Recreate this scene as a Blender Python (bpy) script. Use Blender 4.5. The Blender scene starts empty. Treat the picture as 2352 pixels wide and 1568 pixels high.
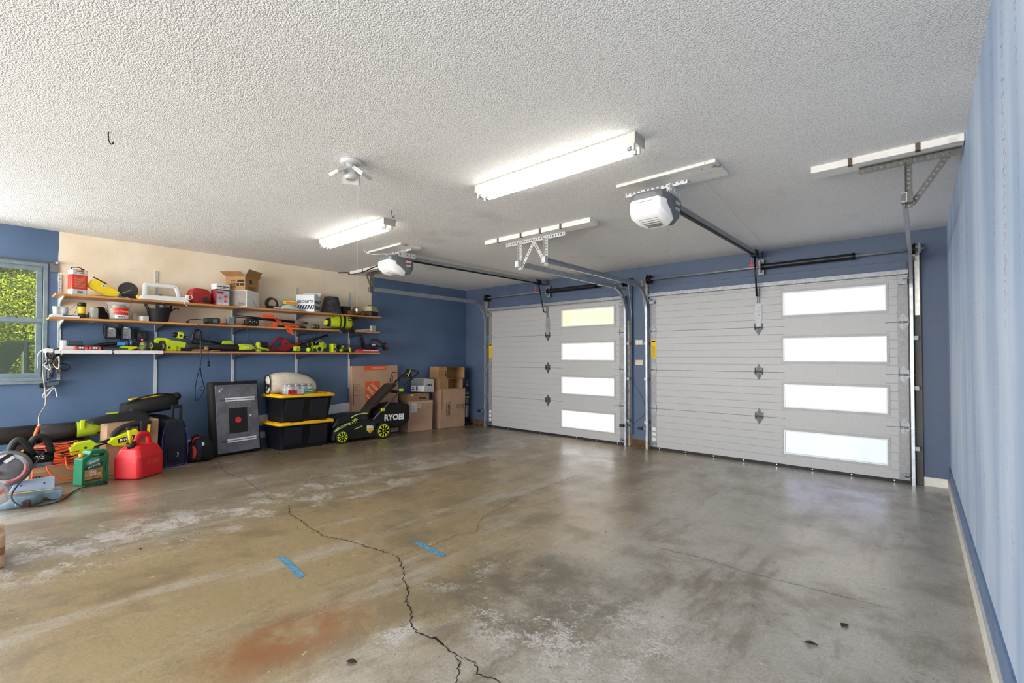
import bpy, bmesh, math, random
from mathutils import Vector, Matrix, Euler, noise as mnoise
random.seed(11)
scene = bpy.context.scene
COL = scene.collection
PI = math.pi
def R(d): return d * PI / 180
# ---------------------------------------------------------------- room measures (metres)
XL, XR, YB, HC = -6.63, 0.205, 6.25, 2.561      # left wall, right wall, back wall, ceiling height
YR = -5.5                                       # rear wall behind the camera, set deep to even out the light
SL = 0.025                                      # the slab falls towards the garage doors
def fz(y): return SL * (YB - y)
# ---------------------------------------------------------------- camera numbers
CF, YAW, PIT, CX, CY, CH = 1076.4, 0.7171, 0.0157, 1176.0, 802.0, 1.283
_s, _c = math.sin(YAW), math.cos(YAW)
_f0, _rt = Vector((-_s, _c, 0)), Vector((_c, _s, 0))
_fw = _f0 * math.cos(PIT) + Vector((0, 0, math.sin(PIT)))
_up = Vector((0, 0, math.cos(PIT))) - _f0 * math.sin(PIT)
def _ray(u, v): return _fw + _rt * ((u - CX) / CF) - _up * ((v - CY) / CF)
def onX(u, v, X):                               # point of the plane x = X seen at a pixel
    d = _ray(u, v); return Vector((0, 0, CH)) + d * (X / d.x)
def onY(u, v, Y):
    d = _ray(u, v); return Vector((0, 0, CH)) + d * (Y / d.y)
def onZ(u, v, Z):
    d = _ray(u, v); return Vector((0, 0, CH)) + d * ((Z - CH) / d.z)
def onF(u, v):                                  # point of the sloping floor
    d = _ray(u, v); t = (SL * YB - CH) / (d.z + SL * d.y); return Vector((0, 0, CH)) + d * t

# ---------------------------------------------------------------- materials
def lin(c):
    return tuple((x / 255 / 12.92) if x / 255 <= .04045 else ((x / 255 + .055) / 1.055) ** 2.4 for x in c) + (1,)
class NT:
    def __init__(s, name):
        s.m = bpy.data.materials.new(name); s.m.use_nodes = True; s.t = s.m.node_tree
        s.b = s.t.nodes['Principled BSDF']; s.out = s.t.nodes['Material Output']
        s.oc = s.t.nodes.new('ShaderNodeTexCoord').outputs['Object']
    def put(s, sock, v):
        if isinstance(v, bpy.types.NodeSocket): s.t.links.new(v, sock)
        elif v is not None: sock.default_value = v
    def node(s, ty, props=None, **ins):
        n = s.t.nodes.new(ty)
        for k, v in (props or {}).items(): setattr(n, k, v)
        for k, v in ins.items(): s.put(n.inputs[k.replace('_', ' ')], v)
        return n
    def math(s, op, a, b=0., clamp=False):
        n = s.t.nodes.new('ShaderNodeMath'); n.operation = op; n.use_clamp = clamp
        s.put(n.inputs[0], a); s.put(n.inputs[1], b); return n.outputs[0]
    def noise(s, scale, detail=4, rough=.55, vec=None, dist=0.):
        n = s.node('ShaderNodeTexNoise', None, Scale=scale, Detail=detail, Roughness=rough, Distortion=dist)
        s.put(n.inputs['Vector'], vec if vec is not None else s.oc); return n.outputs['Fac']
    def mapr(s, x, a, b, c=0., d=1., smooth=True):
        n = s.t.nodes.new('ShaderNodeMapRange'); n.interpolation_type = 'SMOOTHSTEP' if smooth else 'LINEAR'
        for i, v in enumerate((x, a, b, c, d)): s.put(n.inputs[i], v)
        return n.outputs[0]
    def mix(s, f, a, b, mode='MIX'):
        n = s.t.nodes.new('ShaderNodeMix'); n.data_type = 'RGBA'; n.blend_type = mode
        s.put(n.inputs[0], f); s.put(n.inputs[6], a); s.put(n.inputs[7], b); return n.outputs[2]
    def sep(s, v=None):
        n = s.t.nodes.new('ShaderNodeSeparateXYZ'); s.put(n.inputs[0], v if v is not None else s.oc); return n.outputs
    def scaled(s, sc, loc=(0, 0, 0), rot=(0, 0, 0)):
        n = s.t.nodes.new('ShaderNodeMapping'); s.put(n.inputs[0], s.oc)
        n.inputs[1].default_value = loc; n.inputs[2].default_value = rot; n.inputs[3].default_value = sc; return n.outputs[0]
    def bump(s, h, strength=.3, dist=.01):
        n = s.node('ShaderNodeBump', None, Strength=strength, Distance=dist, Height=h)
        s.t.links.new(n.outputs[0], s.b.inputs['Normal']); return n
_mats = {}
def mat(key, rgb=(128, 128, 128), rough=.5, metal=0., var=.10, scale=9., bump=0., bscale=80., alpha=1., emit=0., spec=.5, trans=0., coat=0.):
    if key in _mats: return _mats[key]
    n = NT(key); c = lin(rgb); b = n.b
    f = n.noise(scale, 5)
    dark = tuple(x * (1 - var * 1.6) for x in c[:3]) + (1,); light = tuple(min(1, x * (1 + var)) for x in c[:3]) + (1,)
    n.put(b.inputs['Base Color'], n.mix(n.mapr(f, .3, .7), dark, light))
    b.inputs['Roughness'].default_value = rough; b.inputs['Metallic'].default_value = metal
    b.inputs['Specular IOR Level'].default_value = spec
    if coat: b.inputs['Coat Weight'].default_value = coat
    if trans: b.inputs['Transmission Weight'].default_value = trans
    if alpha < 1: b.inputs['Alpha'].default_value = alpha
    if emit: b.inputs['Emission Color'].default_value = c; b.inputs['Emission Strength'].default_value = emit
    if bump: n.bump(n.noise(bscale, 3), bump, .004)
    _mats[key] = n.m; return n.m

# ---------------------------------------------------------------- mesh building
def rr(w, d, r, z=0., n=4, cx=0., cy=0.):                  # rounded rectangle ring in the xy plane
    r = min(r, w / 2 - 1e-5, d / 2 - 1e-5); pts = []
    for qx, qy, a0 in ((1, 1, 0), (-1, 1, 90), (-1, -1, 180), (1, -1, 270)):
        for k in range(n + 1):
            a = R(a0 + 90 * k / n)
            pts.append((cx + qx * (w / 2 - r) + r * math.cos(a), cy + qy * (d / 2 - r) + r * math.sin(a), z))
    return pts
def ring(r, z, n=20, cx=0., cy=0., sy=1.):
    return [(cx + r * math.cos(2 * PI * k / n), cy + sy * r * math.sin(2 * PI * k / n), z) for k in range(n)]
def arc(cx, cz, r, a0, a1, n=10):
    return [(cx + r * math.cos(R(a0 + (a1 - a0) * k / n)), cz + r * math.sin(R(a0 + (a1 - a0) * k / n))) for k in range(n + 1)]
def smooth_path(pts, n=6):                                 # Catmull-Rom through points
    P = [Vector(p) for p in pts]; P = [P[0] * 2 - P[1]] + P + [P[-1] * 2 - P[-2]]; out = []
    for i in range(1, len(P) - 2):
        a, b, c, d = P[i - 1:i + 3]
        for k in range(n):
            t = k / n
            out.append(.5 * ((2 * b) + (c - a) * t + (2 * a - 5 * b + 4 * c - d) * t * t + (3 * b - a - 3 * c + d) * t ** 3))
    out.append(P[-2]); return out
class MB:
    def __init__(s): s.bm = bmesh.new(); s.T = Matrix()
    def at(s, loc=(0, 0, 0), rot=(0, 0, 0)):
        s.T = Matrix.Translation(loc) @ Euler([R(a) for a in rot]).to_matrix().to_4x4(); return s
    def raw(s, verts, faces, smooth=False):
        vs = [s.bm.verts.new(s.T @ Vector(v)) for v in verts]
        for f in faces:
            try: s.bm.faces.new([vs[i] for i in f]).smooth = smooth
            except ValueError: pass
        return s
    def box(s, c, d):
        x, y, z = (v / 2 for v in d)
        V = [(c[0] + i * x, c[1] + j * y, c[2] + k * z) for k in (-1, 1) for j in (-1, 1) for i in (-1, 1)]
        return s.raw(V, [(0, 2, 3, 1), (4, 5, 7, 6), (0, 1, 5, 4), (2, 6, 7, 3), (0, 4, 6, 2), (1, 3, 7, 5)])
    def bb(s, x0, x1, y0, y1, z0, z1):
        return s.box(((x0 + x1) / 2, (y0 + y1) / 2, (z0 + z1) / 2), (abs(x1 - x0), abs(y1 - y0), abs(z1 - z0)))
    def loft(s, rings, smooth=False, caps=True, closed=True, loop=False):
        n = len(rings[0]); V = [p for r in rings for p in r]; F = []
        m = len(rings)
        for i in range(m if loop else m - 1):
            for k in range(n if closed else n - 1):
                a, b = i * n + k, i * n + (k + 1) % n; c, d = ((i + 1) % m) * n + (k + 1) % n, ((i + 1) % m) * n + k
                F.append((a, b, c, d))
        base = len(s.bm.verts); s.raw(V, F, smooth)
        if caps and not loop:
            s.bm.verts.ensure_lookup_table()
            for idx in (range(n - 1, -1, -1), range((m - 1) * n, m * n)):
                try: s.bm.faces.new([s.bm.verts[base + i] for i in idx])
                except ValueError: pass
        return s
    def lathe(s, prof, n=20, c=(0, 0, 0), caps=True, smooth=True):
        return s.loft([ring(max(r, 1e-4), z + c[2], n, c[0], c[1]) for r, z in prof], smooth, caps)
    def cyl(s, p0, p1, r0, r1=None, n=14, caps=True, smooth=True):
        p0, p1 = Vector(p0), Vector(p1); r1 = r0 if r1 is None else r1; d = (p1 - p0).normalized()
        a = d.orthogonal().normalized(); b = d.cross(a)
        return s.loft([[p + (a * math.cos(2 * PI * k / n) + b * math.sin(2 * PI * k / n)) * r for k in range(n)] for p, r in ((p0, r0), (p1, r1))], smooth, caps)
    def tube(s, pts, r, n=8, flat=None, loop=False, taper=None):
        P = [Vector(p) for p in pts]; m = len(P); rings = []; a = None
        for i, p in enumerate(P):
            if loop: d = (P[(i + 1) % m] - P[i - 1])
            else: d = P[min(i + 1, m - 1)] - P[max(i - 1, 0)]
            d = d.normalized()
            if a is None: a = d.orthogonal().normalized() if flat is None else (Vector(flat) - d * d.dot(Vector(flat))).normalized()
            else:
                a = a - d * d.dot(a)
                a = a.normalized() if a.length > 1e-6 else d.orthogonal().normalized()
            b = d.cross(a); q = r if taper is None else r * (1 + (taper - 1) * i / max(1, m - 1))
            ra, rb = (q if not isinstance(q, tuple) else q[0]), (q if not isinstance(q, tuple) else q[1])
            rings.append([p + a * ra * math.cos(2 * PI * k / n) + b * rb * math.sin(2 * PI * k / n) for k in range(n)])
        return s.loft(rings, True, True, True, loop)
    def strip(s, pts, w, t, side=(0, 1, 0)):                # flat band along a path: width w along side, thickness t
        sd = Vector(side).normalized(); P = [Vector(p) for p in pts]; rings = []
        for i, p in enumerate(P):
            d = (P[min(i + 1, len(P) - 1)] - P[max(i - 1, 0)]).normalized(); nn = d.cross(sd).normalized()
            rings.append([p + sd * w / 2 + nn * t / 2, p - sd * w / 2 + nn * t / 2, p - sd * w / 2 - nn * t / 2, p + sd * w / 2 - nn * t / 2])
        return s.loft(rings)
    def prism(s, poly, y0, y1, smooth=False):               # polygon in (x, z) pushed along y
        return s.loft([[(x, y0, z) for x, z in poly], [(x, y1, z) for x, z in poly]], smooth)
    def prismx(s, poly, x0, x1):                            # polygon in (y, z) pushed along x
        return s.loft([[(x0, y, z) for y, z in poly], [(x1, y, z) for y, z in poly]])
    def prismz(s, poly, z0, z1):
        return s.loft([[(x, y, z0) for x, y in poly], [(x, y, z1) for x, y in poly]])
    def ell(s, c, r, nu=16, nv=10):
        rings = []
        for i in range(nv + 1):
            a = PI * i / nv - PI / 2
            rings.append([(c[0] + r[0] * max(math.cos(a), 1e-3) * math.cos(2 * PI * k / nu), c[1] + r[1] * max(math.cos(a), 1e-3) * math.sin(2 * PI * k / nu), c[2] + r[2] * math.sin(a)) for k in range(nu)])
        return s.loft(rings, True)
    def frame(s, x0, x1, z0, z1, w, y0, y1):                # rectangular ring standing in the xz plane
        s.bb(x0, x1, y0, y1, z0, z0 + w); s.bb(x0, x1, y0, y1, z1 - w, z1)
        s.bb(x0, x0 + w, y0, y1, z0 + w, z1 - w); return s.bb(x1 - w, x1, y0, y1, z0 + w, z1 - w)
    def perf(s, p0, p1, w, side, t=.002, pitch=.032):       # perforated steel strap with open holes
        p0, p1 = Vector(p0), Vector(p1); d = p1 - p0; L = d.length; d.normalize(); sd = Vector(side); sd = (sd - d * d.dot(sd)).normalized(); nn = d.cross(sd)
        def slab(a, b, u, v):
            V = [p0 + d * x + sd * y + nn * z for z in (-t / 2, t / 2) for y in (u, v) for x in (a, b)]
            s.raw(V, [(0, 2, 3, 1), (4, 5, 7, 6), (0, 1, 5, 4), (2, 6, 7, 3), (0, 4, 6, 2), (1, 3, 7, 5)])
        e = w * .3
        slab(0, L, -w / 2, -w / 2 + e); slab(0, L, w / 2 - e, w / 2)
        k = max(2, int(L / pitch)); g = L / k
        for i in range(k): slab(i * g - (.3 * g if i else 0), i * g + .3 * g, -w / 2 + e, w / 2 - e)
        slab(L - .3 * g, L, -w / 2 + e, w / 2 - e)
        return s
    def build(s, name, m, parent=None, bev=0., seg=2, sub=0, smooth=False, loc=None):
        bmesh.ops.recalc_face_normals(s.bm, faces=s.bm.faces)
        me = bpy.data.meshes.new(name); s.bm.to_mesh(me); s.bm.free()
        if smooth:
            for p in me.polygons: p.use_smooth = True
        o = bpy.data.objects.new(name, me); COL.objects.link(o)
        for x in (m if isinstance(m, (list, tuple)) else [m]): me.materials.append(x)
        if parent is not None: o.parent = parent
        if loc is not None: o.location = loc
        if bev:
            b = o.modifiers.new('edge', 'BEVEL'); b.width = bev; b.segments = seg; b.limit_method = 'ANGLE'; b.angle_limit = R(35)
        if sub:
            b = o.modifiers.new('round', 'SUBSURF'); b.levels = sub; b.render_levels = sub
        return o
def text(name, body, size, m, parent, loc, rot=(90, 0, 0), ext=.0006, align='CENTER', bold=0., sx=1.):
    cu = bpy.data.curves.new(name, 'FONT'); cu.body = body; cu.size = size; cu.extrude = ext; cu.offset = bold
    cu.align_x = align; cu.align_y = 'CENTER'; cu.resolution_u = 2
    t = bpy.data.objects.new(name, cu); COL.objects.link(t)
    me = bpy.data.meshes.new_from_object(t.evaluated_get(bpy.context.evaluated_depsgraph_get()))
    bpy.data.objects.remove(t); bpy.data.curves.remove(cu)
    o = bpy.data.objects.new(name, me); COL.objects.link(o); me.materials.clear(); me.materials.append(m)
    o.parent = parent; o.location = loc; o.rotation_euler = [R(a) for a in rot]; o.scale = (sx, 1, 1); return o
def tag(o, label=None, cat=None, group=None, kind=None):
    for k, v in (('label', label), ('category', cat), ('group', group), ('kind', kind)):
        if v: o[k] = v
    return o
def thing(name, label, cat, loc=(0, 0, 0), rz=0., group=None, rot=None):
    o = bpy.data.objects.new(name, None); COL.objects.link(o); o.empty_display_size = .05
    o.location = loc; o.rotation_euler = [R(a) for a in (rot or (0, 0, rz))]
    return tag(o, label, cat, group)
def fthing(name, label, cat, x, y, rz=0., group=None):      # stands on the sloping slab
    o = thing(name, label, cat, (0, 0, 0), 0, group)
    o.matrix_world = Matrix.Translation((x, y, fz(y) + .001)) @ Matrix.Rotation(-math.atan(SL), 4, 'X') @ Matrix.Rotation(R(rz), 4, 'Z'); return o
def struct(o): o['kind'] = 'structure'; return o
def dup(root, loc=None, rz=None, label=None):
    r = root.copy(); COL.objects.link(r)
    if loc is not None: r.location = loc
    if rz is not None: r.rotation_euler = (0, 0, R(rz))
    if label: r['label'] = label
    for ch in root.children:
        c = ch.copy(); COL.objects.link(c); c.parent = r
        for g in ch.children:
            d = g.copy(); COL.objects.link(d); d.parent = c
    return r

# palette
GALV = lambda: mat('galvanised steel', (158, 161, 164), .48, .4, .12, 30)
STEELD = lambda: mat('dull zinc', (120, 124, 128), .45, .7, .15, 30)
BLK = lambda: mat('black plastic', (16, 16, 19), .5, 0, .2)
BLKM = lambda: mat('black metal', (14, 14, 16), .4, .3, .2)
RUB = lambda: mat('black rubber', (14, 14, 15), .75, 0, .2)
LIME = lambda: mat('lime tool plastic', (186, 208, 14), .45, 0, .06)
WHT = lambda: mat('white plastic', (226, 228, 226), .4, 0, .03)
WPAP = lambda: mat('white card', (222, 222, 222), .7, 0, .03)
CARD = lambda: mat('brown cardboard', (172, 138, 110), .85, 0, .07, 4)
CARDD = lambda: mat('tan cardboard', (158, 122, 86), .85, 0, .07, 4)
INK = lambda: mat('black print', (35, 32, 32), .8, 0, .05)
RED = lambda: mat('red plastic', (205, 32, 38), .42, 0, .06)
SCREW = lambda: mat('bright screw', (215, 215, 215), .3, .8, .05)
CLEAR = lambda: mat('clear plastic', (235, 240, 242), .12, 0, .02, alpha=.28)
LBL = lambda: mat('white lettering', (238, 238, 238), .6, 0, .02)
# ================================================================ the room shell
def blue_paint(name, tan=False):
    n = NT(name); X, Y, Z = n.sep(); f = n.noise(1.3, 5); g = n.noise(40, 4)
    blue = n.mix(n.mapr(f, .3, .7), lin((74, 98, 128)), lin((90, 114, 146))) if tan else n.mix(n.mapr(f, .3, .7), lin((70, 86, 110)), lin((82, 98, 124)))
    blue = n.mix(n.mapr(g, .62, .74, 0, .35), blue, lin((132, 144, 158)))
    if tan:
        w = n.math('MULTIPLY', n.math('SUBTRACT', n.noise(4.5, 5), .5), .10)
        low = n.math('ADD', Z, w); ya = n.math('ADD', Y, n.math('MULTIPLY', w, .35))
        m = n.math('MULTIPLY', n.mapr(low, 1.655, 1.665), n.math('MULTIPLY', n.mapr(ya, .552, .557), n.mapr(ya, 4.168, 4.178, 1, 0)))
        notch = n.math('MULTIPLY', n.mapr(ya, 3.80, 3.82), n.mapr(low, 1.9, 1.91, 1, 0))
        m = n.math('MULTIPLY', m, n.math('SUBTRACT', 1., notch))
        h = n.noise(2.2, 6); tn = n.mix(n.mapr(h, .3, .7), lin((232, 214, 186)), lin((246, 232, 208)))
        marks = n.noise(26, 5, .7, n.scaled((1, .35, 1)))
        tn = n.mix(n.mapr(marks, .66, .74, 0, .4), tn, lin((140, 118, 92)))
        col = n.mix(m, blue, tn)
    else: col = blue
    n.put(n.b.inputs['Base Color'], col); n.put(n.b.inputs['Roughness'], n.mapr(f, .2, .8, .42, .62))
    n.bump(n.noise(70, 4), .25, .004); return n.m
def faded_lit_paint():  # worn blue; paler base puts the strong light on this wall into colour
    n = NT('faded blue paint with painted light'); f = n.noise(1.0, 4, .5, n.scaled((1, 2.2, .55)))
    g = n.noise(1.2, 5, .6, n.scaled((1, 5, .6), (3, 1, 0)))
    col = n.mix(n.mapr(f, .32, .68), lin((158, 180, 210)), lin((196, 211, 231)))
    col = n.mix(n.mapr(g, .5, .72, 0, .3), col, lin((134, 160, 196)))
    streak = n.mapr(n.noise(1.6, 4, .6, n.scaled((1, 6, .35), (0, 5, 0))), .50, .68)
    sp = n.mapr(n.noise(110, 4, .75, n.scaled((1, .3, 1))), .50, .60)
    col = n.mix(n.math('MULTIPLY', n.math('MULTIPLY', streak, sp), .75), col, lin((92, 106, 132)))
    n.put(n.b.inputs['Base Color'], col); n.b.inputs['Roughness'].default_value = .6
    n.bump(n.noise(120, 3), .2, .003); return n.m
def popcorn():
    n = NT('popcorn ceiling texture'); f = n.noise(.55, 4)
    a = n.noise(125, 1, .5); b = n.noise(270, 1, .5); p = n.math('ADD', n.math('MULTIPLY', a, .7), n.math('MULTIPLY', b, .3))
    col = n.mix(n.mapr(f, .3, .75), lin((243, 242, 240)), lin((250, 249, 247)))
    st = n.noise(.9, 5, .6, n.scaled((1, 1, 1), (4.2, 1.7, 0)))
    col = n.mix(n.mapr(st, .60, .74, 0, .35), col, lin((196, 184, 172)))
    pit_shade = n.mapr(p, .36, .50, 1, 0)  # shade in the hollows, put into the colour as darker specks
    col = n.mix(n.math('MULTIPLY', pit_shade, .3), col, lin((140, 138, 136)))
    n.put(n.b.inputs['Base Color'], col); n.b.inputs['Roughness'].default_value = .95; n.b.inputs['Specular IOR Level'].default_value = .1
    n.bump(n.mapr(p, .34, .62, smooth=False), .75, .006); return n.m
def concrete():
    n = NT('sealed stained concrete'); X, Y, Z = n.sep()
    def spot(cx, cy, rx, ry, w=.5, jit=.8, sc=2.6):
        dx = n.math('DIVIDE', n.math('SUBTRACT', X, cx), rx); dy = n.math('DIVIDE', n.math('SUBTRACT', Y, cy), ry)
        d = n.math('SQRT', n.math('ADD', n.math('MULTIPLY', dx, dx), n.math('MULTIPLY', dy, dy)))
        d = n.math('ADD', d, n.math('MULTIPLY', n.math('SUBTRACT', n.noise(sc, 5), .5), jit))
        return n.mapr(d, 1 - w, 1 + w, 1, 0)
    B = n.noise(2.4, 7, .66); Cn = n.noise(15, 6, .7); D = n.noise(95, 4, .75); E = n.noise(42, 5, .75)
    S = n.noise(1.3, 8, .70, n.scaled((2.8, .5, 1), (1, 2, 0), (0, 0, R(-6)))); S2 = n.noise(1.1, 9, .74, n.scaled((3.4, .7, 1), (7, 3, 0), (0, 0, R(-6))))
    lane = n.math('ADD', n.math('ADD', X, n.math('MULTIPLY', n.math('SUBTRACT', Y, 2.5), .13)), n.math('MULTIPLY', n.math('SUBTRACT', n.noise(1.1, 6, .6, n.scaled((1, .6, 1))), .5), 1.1))
    col = n.mix(n.mapr(lane, -2.0, -1.2), lin((170, 150, 112)), lin((188, 182, 170)))          # brown lane, greyer towards the right wall
    col = n.mix(n.mapr(lane, -4.3, -3.5, .85, 0), col, lin((150, 140, 122)))
    col = n.mix(n.mapr(lane, -5.7, -5.0, .7, 0), col, lin((118, 102, 76)))
    col = n.mix(n.mapr(B, .47, .64, 0, .55), col, lin((116, 99, 74)))
    col = n.mix(n.mapr(S, .50, .66, 0, .55), col, lin((200, 194, 184)))
    col = n.mix(n.mapr(S2, .52, .66, 0, .6), col, lin((112, 96, 72)))
    col = n.mix(n.mapr(Cn, .56, .70, 0, .5), col, lin((112, 98, 76)))
    dk = n.math('MULTIPLY', spot(-1.48, 1.86, .42, .5, .35, 1.0), n.mapr(n.noise(5, 7, .7), .32, .60)); col = n.mix(n.math('MULTIPLY', dk, .8), col, lin((104, 97, 85)))
    chalk = n.math('MULTIPLY', n.mapr(n.math('ADD', n.math('MULTIPLY', n.noise(3.2, 9, .78), .75), n.math('MULTIPLY', E, .25)), .49, .57), n.mapr(D, .34, .5))
    c1 = n.math('MAXIMUM', n.math('MAXIMUM', spot(-1.22, 1.58, .6, .20, .5, 1.1), spot(-.98, 1.80, .30, .34, .5, 1.1)), n.math('MAXIMUM', spot(-1.9, 1.76, .12, .22, .5), spot(-1.66, 1.15, .07, .14, .5)))
    ln_ = n.mapr(n.math('ABSOLUTE', n.math('ADD', lane, 4.02)), .12, .62, 1, 0)
    c1 = n.math('MAXIMUM', c1, n.math('MULTIPLY', ln_, 1.0))
    ck = n.math('MULTIPLY', chalk, c1)
    col = n.mix(n.math('MULTIPLY', ck, .85), col, lin((214, 209, 204)))
    rust = n.math('MULTIPLY', spot(-1.95, .86, .17, .31, .5, 1.0, 6), n.mapr(n.noise(6, 6, .65), .30, .56))
    col = n.mix(n.math('MULTIPLY', rust, .85), col, lin((150, 90, 38)))
    sp = n.mapr(n.noise(34, 2, .5, n.scaled((1, .6, 1))), .735, .76); col = n.mix(n.math('MULTIPLY', sp, .7), col, lin((222, 214, 200)))
    sd = n.mapr(n.noise(27, 2, .5, n.scaled((1, 1, 1), (4, 9, 1))), .755, .78); col = n.mix(n.math('MULTIPLY', sd, .7), col, lin((64, 54, 42)))
    col = n.mix(n.mapr(D, .35, .65, .32, 0), col, lin((88, 77, 60)))
    n.put(n.b.inputs['Base Color'], col)
    n.put(n.b.inputs['Roughness'], n.math('ADD', n.mapr(B, .3, .7, .24, .36), n.math('MULTIPLY', ck, .15)))
    n.b.inputs['Specular IOR Level'].default_value = .85
    n.bump(n.math('ADD', n.math('MULTIPLY', Cn, .6), n.math('MULTIPLY', D, .4)), .12, .004); return n.m
M_BLUE = blue_paint('blue wall paint'); M_BLUETAN = blue_paint('blue wall paint over tan patch', True)
M_FADELIT = faded_lit_paint(); M_WHITETRIM = mat('white trim paint', (224, 221, 212), .5, 0, .05, 20)

m = MB(); y0, y1 = YR - .3, YB + .5
x0, x1 = XL - .3, XR + .3
m.raw([(x, y, fz(min(y, YB)) + dz) for dz in (0, -.12) for x, y in ((x0, y0), (x1, y0), (x1, YB), (x0, YB))] , [(0, 1, 2, 3), (4, 7, 6, 5), (0, 4, 5, 1), (1, 5, 6, 2), (2, 6, 7, 3), (3, 7, 4, 0)])
floor = struct(m.build('floor', concrete()))
struct(MB().bb(XL - .3, XR + .3, YR - .3, YB + .3, HC, HC + .12).build('ceiling', popcorn()))

# cracks in the slab: thin dark fissures of uneven width
CRK = mat('dark crack', (38, 32, 26), .9, 0, .1)
def crack(pts, w, seed, jit=.008):
    w *= .72
    rnd = random.Random(seed); P = []
    for i in range(len(pts) - 1):
        a, b = Vector(pts[i]), Vector(pts[i + 1]); k = max(2, int((b - a).length / .013))
        for j in range(k): P.append(a.lerp(b, j / k) + Vector((rnd.uniform(-jit, jit), rnd.uniform(-jit, jit))))
    P.append(Vector(pts[-1])); L = []; q = MB()
    for i, p in enumerate(P):
        d = (P[min(i + 1, len(P) - 1)] - P[max(0, i - 1)]).normalized(); nn = Vector((-d.y, d.x)); e = min(1., 6 * min(i, len(P) - 1 - i) / len(P) + .55)
        h = w * e * rnd.uniform(.35, 1.2) / 2
        L.append((p + nn * h, p - nn * h))
    V = [(p.x, p.y, fz(p.y) + .0012) for pr in L for p in pr]
    q.raw(V, [(2 * i, 2 * i + 1, 2 * i + 3, 2 * i + 2) for i in range(len(L) - 1)])
    q.build('crack', CRK, floor)
crack([(-3.758, 1.638), (-3.514, 1.545), (-3.324, 1.54), (-3.149, 1.51), (-3.021, 1.517), (-2.96, 1.498), (-2.772, 1.562), (-2.551, 1.604), (-2.321, 1.642)], .010, 1)
crack([(-2.321, 1.642), (-2.146, 1.558), (-2.056, 1.485), (-1.932, 1.432), (-1.856, 1.361), (-1.78, 1.334), (-1.682, 1.265), (-1.608, 1.234), (-1.552, 1.243), (-1.512, 1.263), (-1.437, 1.251), (-1.366, 1.243)], .011, 2)
crack([(-1.53, 1.255), (-1.505, 1.262), (-1.48, 1.256), (-1.455, 1.252)], .022, 8, .003)
crack([(-1.366, 1.243), (-1.288, 1.261), (-1.235, 1.224), (-1.154, 1.238), (-1.08, 1.22)], .007, 3)
crack([(-1.366, 1.243), (-1.311, 1.205), (-1.255, 1.132), (-1.2, 1.08)], .007, 4)
crack([(-2.321, 1.642), (-2.316, 1.753), (-2.301, 1.91), (-2.326, 2.115), (-2.267, 2.239), (-2.393, 2.385), (-2.468, 2.514), (-2.5, 2.7), (-2.62, 3.2), (-2.7, 4.2)], .005, 5)
crack([(-6.058, 1.838), (-5.6, 1.73), (-5.225, 1.671), (-4.924, 1.718), (-4.517, 1.666), (-3.957, 1.609)], .007, 6)
crack([(-1.285, 2.827), (-.95, 2.862), (-.775, 2.833), (-.563, 2.85), (-.371, 2.865), (-.1, 2.879)], .004, 7)

# left wall with its window opening
WY0, WY1, WZ0, WZ1 = -2.60, .445, 1.07, 2.19
m = MB(); xa = XL - .16
m.bb(xa, XL, YR - .3, WY0, -.1, HC); m.bb(xa, XL, WY1, YB + .2, -.1, HC)
m.bb(xa, XL, WY0, WY1, -.1, WZ0); m.bb(xa, XL, WY0, WY1, WZ1, HC)
m.bb(XL, XL + .035, YR, YB, -.05, .205)
struct(m.build('wall_left', M_BLUETAN))
struct(MB().bb(XL, XL + .018, YR, 3.4, .205, .285).build('baseboard_left', M_WHITETRIM, bev=.004))
# right wall: painted kerb with the white board at its foot
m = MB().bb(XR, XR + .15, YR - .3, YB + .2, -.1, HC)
struct(m.build('wall_right', M_FADELIT))
m = MB(); a, b = YR, YB - .02
def slant(m, xa, xb, z0, z1):
    m.raw([(x, y, fz(y) + z) for z in (z0, z1) for y in (a, b) for x in (xa, xb)], [(0, 2, 3, 1), (4, 5, 7, 6), (0, 1, 5, 4), (2, 6, 7, 3), (0, 4, 6, 2), (1, 3, 7, 5)])
slant(m, XR - .008, XR, -.02, .215)
struct(m.build('trim_1', mat('blue kerb paint', (104, 128, 164), .55, 0, .1, 12)))
m = MB(); slant(m, XR - .020, XR - .008, -.02, .098)
struct(m.build('baseboard_right', M_WHITETRIM))
# back wall with two garage door openings
D1, D2 = (-5.965, -3.235), (-2.835, -.095)
m = MB(); ya, yb = YB, YB + .18
m.bb(XL - .1, D1[0] + .03, ya, yb, .10, HC); m.bb(D1[1] - .03, D2[0] + .03, ya, yb, .10, HC); m.bb(D2[1] - .03, XR + .1, ya, yb, -.02, HC)
m.bb(D1[0] + .03, D1[1] - .03, ya, yb, 2.13, HC); m.bb(D2[0] + .03, D2[1] - .03, ya, yb, 2.13, HC)
# plywood seams of the header boards
struct(m.build('wall_back', M_BLUE))
m = MB()
for xa_, xb_, z in ((-5.7, -3.3, 2.27), (-2.75, -.05, 2.265)): m.bb(xa_, xb_, YB - .014, YB, z - .09, z)
struct(m.build('trim_2', M_BLUE, bev=.003))
BRN = mat('rotten sill timber', (96, 70, 44), .9, 0, .25, 14, .6, 50)
m = MB(); m.bb(XL, D1[0] + .02, YB, YB + .14, -.02, .10); m.bb(D1[1] - .02, D2[0] + .02, YB, YB + .14, -.02, .10)
for k in range(14):
    x = random.choice([random.uniform(-6.5, -6.05), random.uniform(-3.1, -2.93)]); s_ = random.uniform(.012, .03)
    m.box((x, YB - random.uniform(.0, .03), s_ * .4), (s_ * 1.6, s_, s_ * .8))
struct(m.build('trim_3', BRN))
struct(MB().bb(-.002, XR, YB - .018, YB, 0, .088).build('baseboard_back', M_WHITETRIM, bev=.003))
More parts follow.
